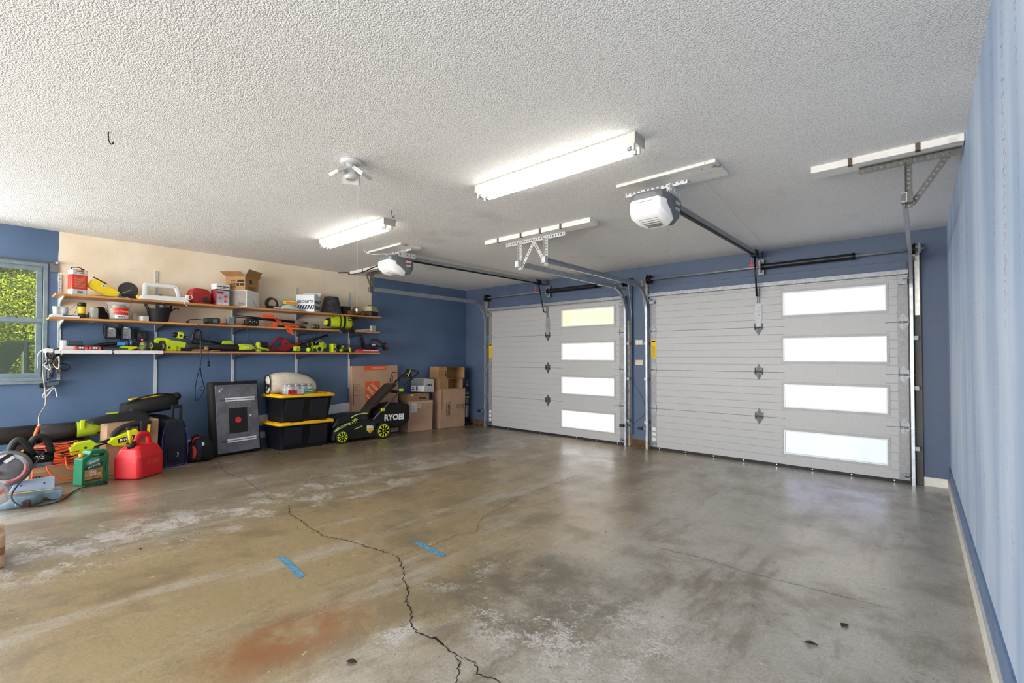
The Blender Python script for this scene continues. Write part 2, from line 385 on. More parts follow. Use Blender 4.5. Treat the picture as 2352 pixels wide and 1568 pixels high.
# jamb casings
struct(MB().bb(-.10, -.045, YB - .045, YB, 0, 2.25).bb(-.045, .012, YB - .03, YB, 0, 2.40).build('trim_4', mat('dark casing metal', (66, 62, 60), .45, .25, .12, 8), bev=.003))
RAWW = mat('raw pine', (205, 172, 128), .8, 0, .14, 22)
m = MB(); m.bb(-3.212, -3.16, YB - .05, YB, .005, .17); m.bb(-3.205, -3.168, YB - .042, YB, .17, 1.80)
struct(m.build('trim_5', mat('pale worn pine', (214, 196, 166), .8, 0, .2, 22), bev=.003))
struct(MB().bb(-3.168, -3.125, YB - .04, YB, .17, 2.42).build('trim_6', M_BLUE, bev=.003))
struct(MB().bb(-2.935, -2.915, YB - .02, YB, .005, .17).bb(-2.93, -2.918, YB - .016, YB, .17, 2.2).build('trim_7', RAWW))
# unseen rear wall; its wide opening is made up to admit fill light
m = MB(); m.bb(XL - .1, -6.3, YR - .15, YR, -.1, HC); m.bb(-.1, XR + .1, YR - .15, YR, -.1, HC); m.bb(-6.3, -.1, YR - .15, YR, 2.35, HC)
struct(m.build('wall_rear', mat('off white wall', (216, 212, 204), .7, 0, .04)))

# ---------------------------------------------------------------- window in the left wall
ALU = mat('grey green aluminium', (128, 144, 150), .4, .25, .08, 14)
w = thing('window_1', 'aluminium framed sash window with bright greenery behind it on the left wall', 'window', (XL, 0, 0)); w['kind'] = 'structure'
def wframe(x0, x1, ya, yb, z0, z1, t):
    m = MB(); m.bb(x0, x1, ya, yb, z0, z0 + t); m.bb(x0, x1, ya, yb, z1 - t, z1); m.bb(x0, x1, ya, ya + t, z0 + t, z1 - t); return m.bb(x0, x1, yb - t, yb, z0 + t, z1 - t)
wframe(-.10, .012, WY0 - .03, WY1 + .035, WZ0 - .03, WZ1 + .03, .035).build('window_frame', ALU, w, bev=.004)
for (z0, z1, xo) in ((1.625, 2.19, -.02), (1.07, 1.66, -.045)):
    s = wframe(xo - .03, xo, WY0, WY1, z0, z1, .048).build('sash', ALU, w, bev=.004)
    MB().bb(xo - .018, xo - .013, WY0 + .045, WY1 - .045, z0 + .045, z1 - .045).build('pane', mat('window glass', (240, 248, 245), .02, 0, .0, alpha=.025), s)
MB().tube(smooth_path([(.0, .19, 1.665), (.006, .21, 1.676), (.006, .25, 1.676), (.0, .27, 1.665)], 4), .004).build('latch', STEELD(), w)
MB().bb(-.01, .045, WY0 - .05, WY1 + .05, WZ0 - .055, WZ0 - .03).build('sill', ALU, w, bev=.004)
rod = thing('curtain_rod', 'thin silver curtain rod mounted above the window', 'curtain rod', (XL, 0, 2.232))
MB().cyl((.05, -2.75, 0), (.05, .535, 0), .007).build('rod', GALV(), rod)
MB().bb(0, .06, .515, .527, -.012, .012).bb(0, .012, .49, .56, -.09, .02).build('bracket', mat('grey painted block', (112, 112, 118), .6), rod)
MB().ell((.05, .54, 0), (.012, .012, .012), 10, 6).build('finial', WHT(), rod)
# ================================================================ garage doors
DW = mat('white door steel', (180, 179, 179), .42, 0, .03, 40, .05, 200); DWF = mat('white window surround', (172, 172, 172), .45, 0, .03)
SEAL = mat('black rubber seal', (24, 24, 27), .6)
SEC = [.035, .567, 1.100, 1.634, 2.165]
YD = YB - .052                                              # inside face of the doors
def pane_mat(key, rgb, e):
    n = NT(key); f = n.noise(3, 3); g = n.noise(160, 2)
    c = n.mix(n.mapr(f, .3, .7), lin(rgb), lin(tuple(min(255, x + 8) for x in rgb))); c = n.mix(n.mapr(g, .4, .6, 0, .06), c, lin((150, 160, 175)))
    n.b.inputs['Base Color'].default_value = (.12, .12, .12, 1); n.put(n.b.inputs['Emission Color'], c); n.b.inputs['Emission Strength'].default_value = e; n.b.inputs['Roughness'].default_value = .35; return n.m
PANES2 = [pane_mat('frosted glass lavender', (176, 184, 226), 1.0), pane_mat('frosted glass ivory', (240, 224, 206), 1.05), pane_mat('frosted glass white', (240, 232, 220), 1.1), pane_mat('frosted glass pale blue', (186, 212, 242), 1.1)]
PANES1 = [pane_mat('frosted glass bright', (250, 250, 250), 1.25), pane_mat('frosted glass clear white', (238, 238, 246), 1.15), pane_mat('frosted glass rosy', (240, 220, 206), 1.0), pane_mat('frosted glass yellowish', (218, 210, 172), .9)]
def groove_profile(z0, z1):
    P = [(YD + .045, z0), (YD, z0 + .002)]; k = 6; h = (z1 - z0) / k
    for i in range(1, k): z = z0 + h * i; P += [(YD, z - .004), (YD + .003, z), (YD, z + .004)]
    return P + [(YD, z1 - .002), (YD + .045, z1)]
def diamond_hinge(dz=0.):
    m = MB(); m.prism([(0, .098), (.036, .03), (.036, -.03), (0, -.098), (-.036, -.03), (-.036, .03)], -.004, 0)
    m.cyl((-.045, -.012, 0), (.045, -.012, 0), .010, n=10); m.bb(-.043, -.036, -.02, 0, -.03, .05); m.bb(.036, .043, -.02, 0, -.03, .05)
    for x, z in ((0, .07), (0, -.07), (0, .04), (0, -.04)): m.cyl((x, -.009, z), (x, -.004, z), .006, n=8)
    return m
def garage_door(name, label, x0, x1, wx0, wx1, panes, arm_x, yellow_left):
    d = thing(name, label, 'garage door'); d['kind'] = 'structure'
    for i in range(4):
        z0, z1 = SEC[i], SEC[i + 1]; zc = (SEC[i] + SEC[i + 1]) / 2 - .004; a, b = zc - .134, zc + .134
        m = MB(); m.prismx(groove_profile(z0, z1), x0, wx0 + .012); m.prismx(groove_profile(z0, z1), wx1 - .012, x1)
        m.bb(wx0 + .012, wx1 - .012, YD + .0005, YD + .045, z0, a + .012); m.bb(wx0 + .012, wx1 - .012, YD + .0005, YD + .045, b - .012, z1)
        sec = m.build('section', DW, d)
        f = MB(); f.frame(wx0 - .021, wx1 + .021, a - .026, b + .026, .030, YD - .005, YD + .002); fr = f.build('window_surround', DWF, sec, bev=.002)
        f = MB(); f.frame(wx0, wx1, a, b, .011, YD - .010, YD + .03)
        f.build('window_bead', mat('bright white bead', (238, 238, 238), .35, 0, .02), sec)
        f = MB()
        for k in range(3):
            x = wx0 + (wx1 - wx0) * (k + .75) / 3.5
            for z in (a - .013, b + .013): f.cyl((x, YD - .007, z), (x, YD - .004, z), .004, n=6)
        for x in (wx0 - .011, wx1 + .011):
            for z in (zc - .07, zc + .07): f.cyl((x, YD - .007, z), (x, YD - .004, z), .004, n=6)
        f.build('screw', STEELD(), sec)
        MB().bb(wx0 + .008, wx1 - .008, YD + .012, YD + .018, a + .008, b - .008).build('window_pane', panes[i], sec)
        for xa, xb in ((x0 - .002, x0 + .078), (x1 - .082, x1 + .002)):
            MB().bb(xa, xb, YD - .003, YD, z0 + .004, z1 - .002).build('end_stile', mat('grey stile steel', (150, 150, 152), .5, .2, .08, 25), sec)
    hm = GALV(); hd = mat('dark weathered zinc', (96, 98, 100), .5, .5, .2, 40)
    for z in SEC[1:4]: diamond_hinge().build('hinge', hd, d, loc=(arm_x, YD, z))
    for z in SEC[1:4]:
        for x, sg in ((x0 + .035, -1), (x1 - .035, 1)):
            m = diamond_hinge(); m.cyl((0, -.02, 0), (sg * .085, -.05, 0), .006, n=8); m.build('roller_hinge', hm, d, loc=(x, YD, z))
    for x, sg in ((x0 + .035, -1), (x1 - .035, 1)):
        m = MB(); m.bb(-.035, .035, -.05, 0, -.045, .0).bb(-.035, .035, -.006, 0, 0, .04).cyl((0, -.045, .01), (sg * .09, -.05, .01), .007, n=8).bb(-.03, .03, -.054, -.05, -.04, -.03)
        m.build('top_bracket', hm, d, loc=(x, YD, 2.06))
        MB().bb(-.04, .04, -.02, 0, 0, .06).cyl((0, -.02, .03), (sg * .08, -.05, .03), .006, n=8).build('bottom_bracket', STEELD(), d, loc=(x, YD, .045))
    m = MB(); m.prismx([(YD, 2.10), (YD - .012, 2.10), (YD - .012, 2.112), (YD - .055, 2.118), (YD - .055, 2.150), (YD - .012, 2.156), (YD - .012, 2.168), (YD, 2.168)], x0 - .01, x1 + .01)
    m.build('top_strut', hm, d)
    # operator plate carrying the opener arm
    m = MB(); m.prism([(-.042, -.17), (-.03, -.19), (.03, -.19), (.042, -.17), (.042, -.04), (.012, .10), (.02, .19), (-.02, .19), (-.012, .10), (-.042, -.04)], -.008, 0)
    m.bb(-.012, -.006, -.03, -.008, .02, .20); m.bb(.006, .012, -.03, -.008, .02, .20); m.bb(-.03, .03, -.012, -.004, -.28, -.19)
    for z in (-.12, -.22, -.25): m.cyl((0, -.016, z), (0, -.008, z), .008, n=8)
    m.build('operator_bracket', hm, d, loc=(arm_x, YD, 1.905))
    m = MB().bb(x0 - .01, x1 + .01, YD + .004, YD + .04, .0, .036)
    for k in range(9): m.cyl((x0 + .1 + (x1 - x0 - .2) * k / 8, YD + .001, .022), (x0 + .1 + (x1 - x0 - .2) * k / 8, YD + .004, .022), .004, n=6)
    m.build('bottom_seal', SEAL, d)
    m = MB()
    for k in range(8): x = x0 + .12 + (x1 - x0 - .24) * k / 7; m.cyl((x, YD - .003, .02), (x, YD + .004, .02), .007, n=8)
    m.build('seal_screw', SCREW(), d)
    MB().bb(x0 + .006, x0 + .074, YD - .0042, YD - .0032, 1.26, 1.52).build('warning_label', mat('yellow label', (232, 196, 20), .6, 0, .05), d)
    m = MB()
    for k in range(9): m.bb(x0 + .014, x0 + .066, YD - .0048, YD - .0042, 1.28 + k * .018, 1.284 + k * .018)
    m.bb(x0 + .012, x0 + .068, YD - .0048, YD - .0042, 1.485, 1.505); m.build('label_print', INK(), d)
    for z in (.12, .19, .26): MB().bb(x0 + .012, x0 + .065, YD - .0042, YD - .0032, z, z + .045).build('sticker', WPAP(), d)
    return d
garage_door('door_1', 'white sectional garage door at left with four frosted windows, next to the boxes', D1[0], D1[1], -4.347, -3.402, PANES1, -4.618, True)
garage_door('door_2', 'white sectional garage door at right with four frosted windows, beside the light blue wall', D2[0], D2[1], -1.205, -.262, PANES2, -1.468, True)

# ---------------------------------------------------------------- tracks
ZH, RC, YT = 2.262, .36, YD - .055
def track(label, x, face, yend=3.74, group='steel door tracks'):
    t = thing('door_track', label, 'garage door track', group=group)
    path = [(YT, .004 + .3 * k) for k in range(6)] + [(YT, ZH - RC)] + [(YT - RC + RC * math.cos(R(a)), ZH - RC + RC * math.sin(R(a))) for a in range(6, 90, 6)] + [(YT - RC, ZH)]
    def chan(path, nm, m_):
        rings = []
        for i, p in enumerate(path):
            a, b = path[max(0, i - 1)], path[min(len(path) - 1, i + 1)]; ty, tz = b[0] - a[0], b[1] - a[1]; L = math.hypot(ty, tz); ny, nz = -tz / L, ty / L
            w, h, th = .026, .029, .004
            prof = [(0, -h), (w, -h), (w, -h + th * 2), (w - th, -h + th * 2), (w - th, -h + th), (th, -h + th), (th, h - th), (w - th, h - th), (w - th, h - th * 2), (w, h - th * 2), (w, h), (0, h)]
            rings.append([(x + face * (u - .013), p[0] + ny * q, p[1] + nz * q) for u, q in prof])
        return MB().loft(rings).build(nm, m_, t)
    tm = mat('pale galvanised track', (178, 184, 190), .36, .6, .1, 20)
    chan(path[:6] + [(YT, ZH - RC)], 'vertical_track', tm); chan(path[6:], 'curved_track', tm); chan([(YT - RC, ZH), (yend, ZH - .0)], 'horizontal_track', tm)
    for z in (.35, .95, 1.45): MB().bb(min(x, x - face * .05), max(x, x - face * .05), YT + .0, YB - .002, z, z + .04).build('track_bracket', GALV(), t)
    xx = x - face * .045
    m = MB().bb(xx - .018, xx + .018, YB - .034, YB - .030, 1.70, 2.40).loft([[(q, YB - .034, 1.80), (q, YB - .060, 1.95), (q, YT - .02, 2.22), (q, YT - .03, 2.36), (q, YB - .034, 2.40)] for q in (xx - face * .018, xx - face * .015)])
    for z in (1.76, 1.9, 2.05, 2.2, 2.33): m.cyl((xx, YB - .038, z), (xx, YB - .034, z), .007, n=8)
    m.build('flag_bracket', mat('silver angle steel', (200, 198, 194), .35, .6, .08, 25), t)
    MB().box((x - face * .02, YT - .19, ZH - .02), (.03, .30, .02)).build('track_brace', GALV(), t)
    return t
track('galvanised steel track along the left edge of the left garage door', D1[0] - .028, 1)
track('galvanised steel track between the left garage door and the blue pier', D1[1] + .045, -1)
track('galvanised steel track at the left edge of the right garage door', D2[0] - .028, 1)
track('galvanised steel track at the right edge of the right garage door', D2[1] + .03, -1)

# ---------------------------------------------------------------- torsion springs
def torsion(label, xa, xb, s0, s1, xc):
    t = thing('torsion_spring', label, 'garage door spring', (0, YT - .005, 2.352), group='torsion springs above the doors')
    MB().cyl((xa, 0, 0), (xb, 0, 0), .0125).build('shaft', GALV(), t)
    rings = []; n = 12; k = int((s1 - s0) / .009)
    prof = []
    for i in range(k * 2 + 1): prof.append((s0 + (s1 - s0) * i / (k * 2), .034 if i % 2 else .030))
    m = MB(); m.loft([[(x, r * math.cos(2 * PI * j / n), r * math.sin(2 * PI * j / n)) for j in range(n)] for x, r in prof], True)
    m.build('spring', mat('oiled spring steel', (44, 44, 50), .42, .5, .15), t)
    for x in (s0 - .012, s1 + .012): MB().cyl((x - .014, 0, 0), (x + .014, 0, 0), .04, .034, 12).build('winding_cone', BLKM(), t)
    for x in (xa + .055, xb - .09):
        m = MB(); m.loft([[(x + dx, r * math.cos(2 * PI * j / 18), r * math.sin(2 * PI * j / 18)) for j in range(18)] for dx, r in ((-.025, .064), (-.017, .064), (-.014, .05), (.010, .05), (.014, .062), (.025, .062))], True)
        m.build('cable_drum', BLKM(), t)
    for x in (xa + .012, xb - .035): MB().bb(x - .012, x + .012, -.03, .07, -.045, .055).build('end_bracket', STEELD(), t, bev=.003)
    m = MB().bb(xc - .006, xc + .006, -.02, .055, -.07, .075).bb(xc - .03, xc + .03, .045, .055, -.09, .09); m.build('centre_bracket', GALV(), t)
    return t
torsion('dark torsion spring on a shaft above the left garage door', D1[0] - .05, D1[1] + .13, -4.565, -3.67, -4.60)
torsion('dark torsion spring on a shaft above the right garage door', D2[0] - .05, D2[1] + .13, -1.39, -.54, -1.43)

# ---------------------------------------------------------------- openers
def opener(label, x, yb_, cord, ax, redline):
    t = thing('garage_door_opener', label, 'garage door opener', (x, yb_, 2.335), group='chain drive openers')
    G = mat('opener grey plastic', (112, 116, 122), .35, .15, .06, 20)
    rings = []
    def oct_(w, y, z0, z1, c): return [(-w + c, y, z0), (w - c, y, z0), (w, y, z0 + c), (w, y, z1 - c * .5), (w - c * .5, y, z1), (-w + c * .5, y, z1), (-w, y, z1 - c * .5), (-w, y, z0 + c)]
    for y, w, z0, z1 in ((-.19, .085, .035, .105), (-.17, .12, .02, .12), (-.10, .138, -.03, .12), (.0, .14, -.07, .12), (.08, .138, -.085, .12), (.13, .125, -.07, .12), (.155, .10, -.03, .115)):
        rings.append(oct_(w, y, z0, z1, .045))
    body = MB().loft(rings, False).build('housing', G, t, bev=.008)
    rings = []
    for y, w, z0, z1 in ((-.205, .075, .005, .055), (-.19, .115, -.04, .062), (-.13, .133, -.075, .064), (-.05, .132, -.088, .058), (.02, .120, -.092, .02), (.06, .09, -.092, -.04)):
        rings.append(oct_(w, y, z0, z1, .03))
    MB().loft(rings).build('light_lens', mat('lit milky lens', (242, 242, 240), .3, 0, .02, emit=.10), t, bev=.035, seg=4, smooth=True)
    m = MB()
    for k in range(6): y = -.165 + .03 * k; z = -.055 - .0075 * k if k else -.042; m.box((0, y, z - .0), (.15 - .008 * k, .006, .02))
    for k in range(3): m.box((0, -.2 + .004 * k, .036 - .02 * k), (.12, .012, .004))
    m.build('vent_slot', mat('slot shadow grey', (92, 92, 94), .7), t)
    MB().bb(.139, .1425, -.01, .11, .03, .085).build('badge', mat('badge grey', (92, 96, 104), .4), t, bev=.001)
    m = MB().at((.1435, .05, .057), (0, 0, 90)); m.frame(-.045, .045, -.02, .02, .004, -.001, .001); m.build('badge_outline', mat('badge line %d' % redline[1], redline, .5), t)
    text('badge_lettering', 'GENIE', .030, LBL(), t, (.1437, .05, .057), (90, 0, 90), .0008, bold=.0006)
    q = MB()
    for z in (.008, .020): q.bb(.139, .1412, .02, .09, z - .003, z + .003)
    q.build('model_print', LBL(), t)
    yr = YB - .05 - yb_
    m = MB(); za, zb = .135, .165
    m.raw([(xx, y, z + (za if y < 1 else zb)) for y in (-.05, yr) for z in (-.02, .022) for xx in (-.022, .022)], [(0, 2, 3, 1), (4, 5, 7, 6), (0, 1, 5, 4), (2, 6, 7, 3), (0, 4, 6, 2), (1, 3, 7, 5)])
    m.build('rail', GALV(), t)
    m = MB(); m.raw([(xx, y, z + (za if y < 1 else zb)) for y in (.16, yr - .05) for z in (-.034, -.0205) for xx in (-.012, .012)], [(0, 2, 3, 1), (4, 5, 7, 6), (0, 1, 5, 4), (2, 6, 7, 3), (0, 4, 6, 2), (1, 3, 7, 5)])
    m.build('drive_chain', BLK(), t)
    MB().bb(-.03, .03, yr - .02, yr + .046, zb - .03, zb + .05).build('header_bracket', STEELD(), t)
    m = MB().perf((-.26, .03, .205), (.22, .03, .205), .05, (0, 0, 1), .003, .036); m.perf((-.26, .045, .229), (.22, .045, .229), .03, (0, 1, 0), .003, .036)
    for xx in (-.11, .09): m.perf((xx, .02, .205), (xx, .02, .10), .035, (1, 0, 0), .003, .03)
    m.perf((.135, -.08, .135), (.135, .16, .135), .06, (0, 0, 1), .003, .04)
    m.build('hanging_bracket', mat('bright perforated strap', (222, 222, 222), .4, .4, .06), t)
    # trolley, arm and release cord near the header
    ytr = yr - .22
    MB().bb(-.035, .035, ytr - .05, ytr + .06, zb - .05, zb + .03).build('trolley', BLKM(), t, bev=.006)
    m = MB().tube([(0, ytr + .02, zb - .04), (ax * .3, ytr + .07, -.10), (ax * .6, ytr + .12, -.305), (ax * .7, ytr + .135, -.325), (ax, yr - .022, -.32)], .010, 8)
    m.build('door_arm', BLKM(), t)
    MB().cyl((-.02, ytr - .04, zb - .05), (-.02, ytr - .04, cord), .003, n=6).build('release_cord', mat('pink cord', (206, 130, 140), .8), t)
    MB().prism([(-.03, 0), (.03, 0), (.012, .03), (-.012, .03)], -.008, .008).build('release_handle', RED(), t, loc=(-.02, ytr - .04, cord - .03))
    return t
opener('white lensed grey opener on the nearer ceiling board, serving the right garage door', -1.455, 3.28, .03, -.013, (150, 152, 156))
opener('white lensed grey opener on the farther ceiling board, serving the left garage door', -4.66, 3.28, .03, .042, (206, 70, 70))

# ---------------------------------------------------------------- pier between the doors: plates, sensors, wiring
def plate(label, x, z, kind):
    t = thing('wall_plate', label, 'wall plate', (x, YB, z), group='plates on the blue pier')
    MB().bb(-.057, .057, -.006, 0, -.036, .036).build('cover', mat('ivory plate', (206, 196, 178), .45, 0, .05), t, bev=.003)
    m = MB()
    if kind == 'outlet':
        for x_ in (-.024, .024):
            m.cyl((x_, -.008, 0), (x_, -.005, 0), .015, n=14)
        m.build('socket', WHT(), t); m = MB()
        for x_ in (-.024, .024): m.bb(x_ - .006, x_ - .004, -.0095, -.008, -.006, .006).bb(x_ + .003, x_ + .005, -.0095, -.008, -.006, .006)
        m.build('slot', BLK(), t)
    else: m.bb(-.012, .012, -.012, -.005, -.012, .012).build('button', mat('beige button', (226, 196, 160), .5), t, bev=.002)
plate('ivory outlet cover on the blue pier, the upper of two plates', -3.036, 1.488, 'outlet')
plate('ivory opener button plate on the blue pier, the lower of two plates', -3.036, 1.20, 'button')
def sensor(label, x, z, sg):
    t = thing('safety_sensor', label, 'safety sensor', (x, YT - .07, z), group='door safety sensors')
    MB().bb(-.035, .02, -.02, .03, -.02, .02).cyl((-.035, 0, 0), (-.045, 0, 0), .018).build('eye_housing', BLK(), t, bev=.005)
    MB().cyl((-.045, 0, 0), (-.048, 0, 0), .008).build('eye_lens', SCREW(), t)
    MB().bb(.0, .05, .028, .033, -.012, .012).bb(.045, .05, .03, .17, -.012, .012).build('bracket', GALV(), t)
sensor('black safety sensor low beside the left garage door near the gas cylinder', -6.09, .295, 1)
sensor('black safety sensor low on the track left of the blue pier', -3.21, .30, 1)
sensor('black safety sensor low on the track right of the blue pier', -2.925, .29, 1)
tag(MB().tube(smooth_path([(-3.12, YB - .004, 1.9), (-3.116, YB - .004, 1.45), (-3.122, YB - .004, .95), (-3.06, YB - .004, .82), (-2.97, YB - .004, .66), (-2.95, YB - .004, .5), (-3.0, YB - .004, .42), (-3.13, YB - .006, .32)], 6), .0022, 5).build('sensor_wire', BLK()), 'thin black wire stapled down the blue pier between the doors', 'wire')
tag(MB().tube(smooth_path([(-6.12, YB - .004, .30), (-6.16, YB - .01, .24), (-6.11, YB - .01, .19), (-6.07, YB - .01, .25), (-6.10, YB - .006, .62), (-6.08, YB - .004, .75)], 6), .0035, 5).build('sensor_wire', mat('brown wire', (110, 84, 60), .7)), 'thin brown wire looping at the floor beside the left garage door', 'wire')
# ================================================================ ceiling
def old_board(key, stain):
    n = NT(key); f = n.noise(5, 6, .6, n.scaled((.4, 3, 1))); g = n.noise(4.2, 5, .65)
    c = n.mix(n.mapr(f, .3, .7), lin((222, 219, 212)), lin((236, 234, 229)))
    c = n.mix(n.mapr(g, .62, .70, 0, stain), c, lin((120, 96, 70)))
    n.put(n.b.inputs['Base Color'], c); n.b.inputs['Roughness'].default_value = .6; n.bump(n.noise(40, 4, .6, n.scaled((.3, 3, 1))), .2, .004); return n.m
BOARD = old_board('old white painted board', .75); BOARD2 = old_board('clean white painted board', .25)
def board(label, x0, x1, y0, y1, th, m, group='boards screwed to the ceiling', step=None, nails=()):
    t = thing('ceiling_board', label, 'board', ((x0 + x1) / 2, (y0 + y1) / 2, HC - th), 0, group)
    a, b = (x1 - x0) / 2, (y1 - y0) / 2
    MB().bb(-a, a, -b, b, 0, th).build('plank', m, t, bev=.003)
    if nails:
        q = MB()
        for nx, ny in nails: q.cyl((nx, ny, -.001), (nx, ny, .004), .006, n=8)
        q.build('nail', mat('rusty nail', (66, 46, 34), .8), t)
    return t
board('wide stained white board holding the nearer opener', -1.695, -.985, 3.125, 3.41, .022, BOARD, nails=((.27, .02), (.25, -.08), (-.05, .06), (.1, .09)))
board('wide stained white board holding the farther opener', -5.05, -4.375, 3.12, 3.41, .022, BOARD, nails=((.2, .05), (-.2, -.05)))
STRAPB = mat('brown metal strap', (96, 82, 66), .6, .3)
def hanger_board(label, x0, x1, th, straps):
    t = board(label, x0, x1, 3.69, 3.835, th, BOARD2); q = MB(); cx, b = (x0 + x1) / 2, .0725
    for s_ in straps: q.bb(s_ - cx - .012, s_ - cx + .012, -b - .002, -b, -.002, th); q.bb(s_ - cx - .012, s_ - cx + .012, -b - .002, -b + .03, -.002, 0)
    q.build('strap', STRAPB, t)
hanger_board('white ceiling board in the corner by the light blue wall, holding the right track hanger', -.545, XR - .004, .045, (-.33, .0))
hanger_board('white ceiling board in the middle, holding two track hangers', -3.62, -2.27, .045, (-3.42, -3.1, -2.85, -2.6))
hanger_board('stained white ceiling board above the shelves, holding the left track hanger', -6.45, -5.62, .045, (-6.1, -5.9))
def hanger(label, xa, xb, xt, side, dark):
    t = thing('track_hanger', label, 'track hanger', (0, 0, 0), 0, 'perforated track hangers'); zb = HC - .047
    M1 = mat('dull perforated steel', (104, 102, 98), .45, .5, .1, 25) if dark else mat('bright perforated steel', (206, 206, 204), .4, .5, .08, 25)
    m = MB()
    for p in xt:
        pass
    MB().perf((xa, 3.80, zb - .018), (xb, 3.80, zb - .018), .042, (0, 0, 1), .003, .032).perf((xa, 3.785, zb - .002), (xb, 3.785, zb - .002), .036, (0, 1, 0)).build('angle_iron', M1, t)
    for k, p in enumerate(xt):
        MB().perf((p, 3.795, zb), (p, 3.79, ZH - .06), .036, (1, 0, 0), .003, .028).perf((p - .018, 3.78, zb - .03), (p - .018, 3.775, ZH - .06), .03, (0, 1, 0), .003).build('strut', M1, t)
        s_ = side[k]
        MB().perf((p + s_ * .19, 3.807, zb - .01), (p + s_ * .012, 3.80, ZH - .04), .034, (1, 0, 0), .003, .028).build('diagonal_brace', M1, t)
        m = MB().bb(p - .035, p + .02, 3.745, 3.79, ZH - .034, ZH + .03)
        m.build('end_plate', M1, t)
        for z in (0., .24): MB().cyl((p, 3.775, ZH - .03 + z), (p, 3.806, ZH - .03 + z), .006, n=6).build('bolt', M1, t)
hanger('dull perforated steel hanger carrying the track beside the light blue wall', -.29, XR - .01, (-.045,), (1,), True)
hanger('bright perforated steel hanger with two legs carrying the middle tracks', -3.40, -2.62, (-3.19, -2.845), (1, -1), False)
hanger('perforated steel hanger carrying the track above the shelves', -6.14, -5.78, (-5.995,), (-1,), True)

# ---------------------------------------------------------------- fluorescent strip lights
CREAM = mat('creamy enamel', (226, 219, 202), .4, 0, .05, 14)
def tube_mat(key, e):
    n = NT(key); n.put(n.b.inputs['Base Color'], lin((250, 250, 245))); n.b.inputs['Emission Color'].default_value = (1, .965, .91, 1); n.b.inputs['Emission Strength'].default_value = e; return n.m
TUBE = tube_mat('lit fluorescent tube', 10.0)
def strip_light(label, xc, yc, L):
    t = thing('strip_light', label, 'fluorescent light', (xc, yc, HC), 0, 'two tube strip lights'); h = L / 2
    MB().prismx([(-.062, 0), (.062, 0), (.062, -.035), (.045, -.058), (-.045, -.058), (-.062, -.035)], -h, h).build('housing', CREAM, t, bev=.003)
    for s_ in (-1, 1):
        c = MB().bb(min(s_ * h, s_ * (h + .004)), max(s_ * h, s_ * (h + .004)), -.064, .064, -.062, 0).build('end_plate', mat('grey enamel', (176, 172, 164), .45), t)
        for y in (-.036, .036):
            MB().bb(s_ * (h - .018) - .008, s_ * (h - .018) + .008, y - .013, y + .013, -.095, -.056).build('lamp_socket', WHT(), t, bev=.003)
            MB().cyl((s_ * (h - .027), y, -.080), (s_ * (h - .055), y, -.080), .0132, n=12).build('tube_cap', GALV(), t)
    for y in (-.036, .036): MB().cyl((-h + .05, y, -.080), (h - .05, y, -.080), .0128, n=16).build('fluorescent_tube', TUBE, t)
strip_light('two tube fluorescent strip light nearest the camera', -1.855, 2.505, 1.29)
strip_light('two tube fluorescent strip light farther off, above the shelf wall', -4.315, 2.515, 1.23)

# ---------------------------------------------------------------- folding LED ceiling lamp with its pull string
t = thing('ceiling_lamp', 'white folding panel ceiling lamp with a long pull string', 'ceiling lamp', (-2.79, 1.60, HC))
LW = mat('lamp white metal', (216, 216, 214), .35, .2, .04)
MB().lathe([(.064, 0), (.066, -.012), (.06, -.022), (.045, -.026)], 24).build('ceiling_plate', LW, t)
MB().lathe([(.03, -.02), (.03, -.05), (.042, -.06), (.042, -.11), (.03, -.125)], 18).build('lamp_body', LW, t)
for k in range(3):
    a = 118 + 120 * k - 90
    m = MB(); 
    P = thing('lamp_panel', None, None, (.045 * math.cos(R(a)), .045 * math.sin(R(a)), -.07)); P.rotation_euler = (0, R(34), R(a)); P.parent = t
    MB().bb(0, .085, -.058, .058, -.004, .004).build('panel_plate', LW, P, bev=.002)
    g = MB()
    for i in range(7): g.bb(.006 + i * .0125, .009 + i * .0125, -.056, .056, .004, .016)
    for i in range(9): g.bb(.004, .084, -.056 + i * .0136, -.0535 + i * .0136, .004, .016)
    g.build('cooling_grid', LW, P)
    MB().bb(.01, .078, -.05, .05, -.008, -.004).build('diffuser', mat('milky diffuser', (236, 236, 236), .3), P, bev=.002)
top = onZ(821, 424, HC - .12) - Vector((-2.79, 1.60, HC)); bot = onX(822, 722, -6.30)
sx, sy = top.x, top.y
# the string is tied back to a nail on the shelf wall side: it hangs straight below the lamp body
m = MB(); m.cyl((sx, sy, -.12), (sx, sy, -.955), .0013, n=6)
m.ell((sx, sy, -.965), (.008, .008, .012), 8, 6).build('pull_string', mat('white string', (226, 222, 214), .8), t)

# ---------------------------------------------------------------- hooks and stray wires
def hook(label, x, y, rz, s=1.):
    pts = [(0, 0, .002), (0, 0, -.03 * s), (.004, 0, -.05 * s), (.013, 0, -.062 * s), (.024, 0, -.056 * s), (.027, 0, -.044 * s)]
    o = tag(MB().tube(smooth_path(pts, 5), .0032, 6).build('ceiling_hook', BLKM()), label, 'hook', 'screw hooks in the ceiling'); o.location = (x, y, HC); o.rotation_euler = (0, 0, R(rz))
hook('small dark screw hook in the bare ceiling far from the lights', -3.471, .486, 120)
hook('small dark screw hook in the ceiling beside the farther strip light', -3.471, 2.382, 30)
def wire(label, pts, r, m, cat='wire'): return tag(MB().tube(smooth_path(pts, 6), r, 6).build('loose_wire', m), label, cat)
b = Vector((-1.43, 3.40, 2.26))
wire('thin stray wire dangling beneath the nearer opener', [b, b + Vector((.02, .02, -.06)), b + Vector((.02, .03, -.12)), b + Vector((-.02, .03, -.19))], .0018, STEELD())
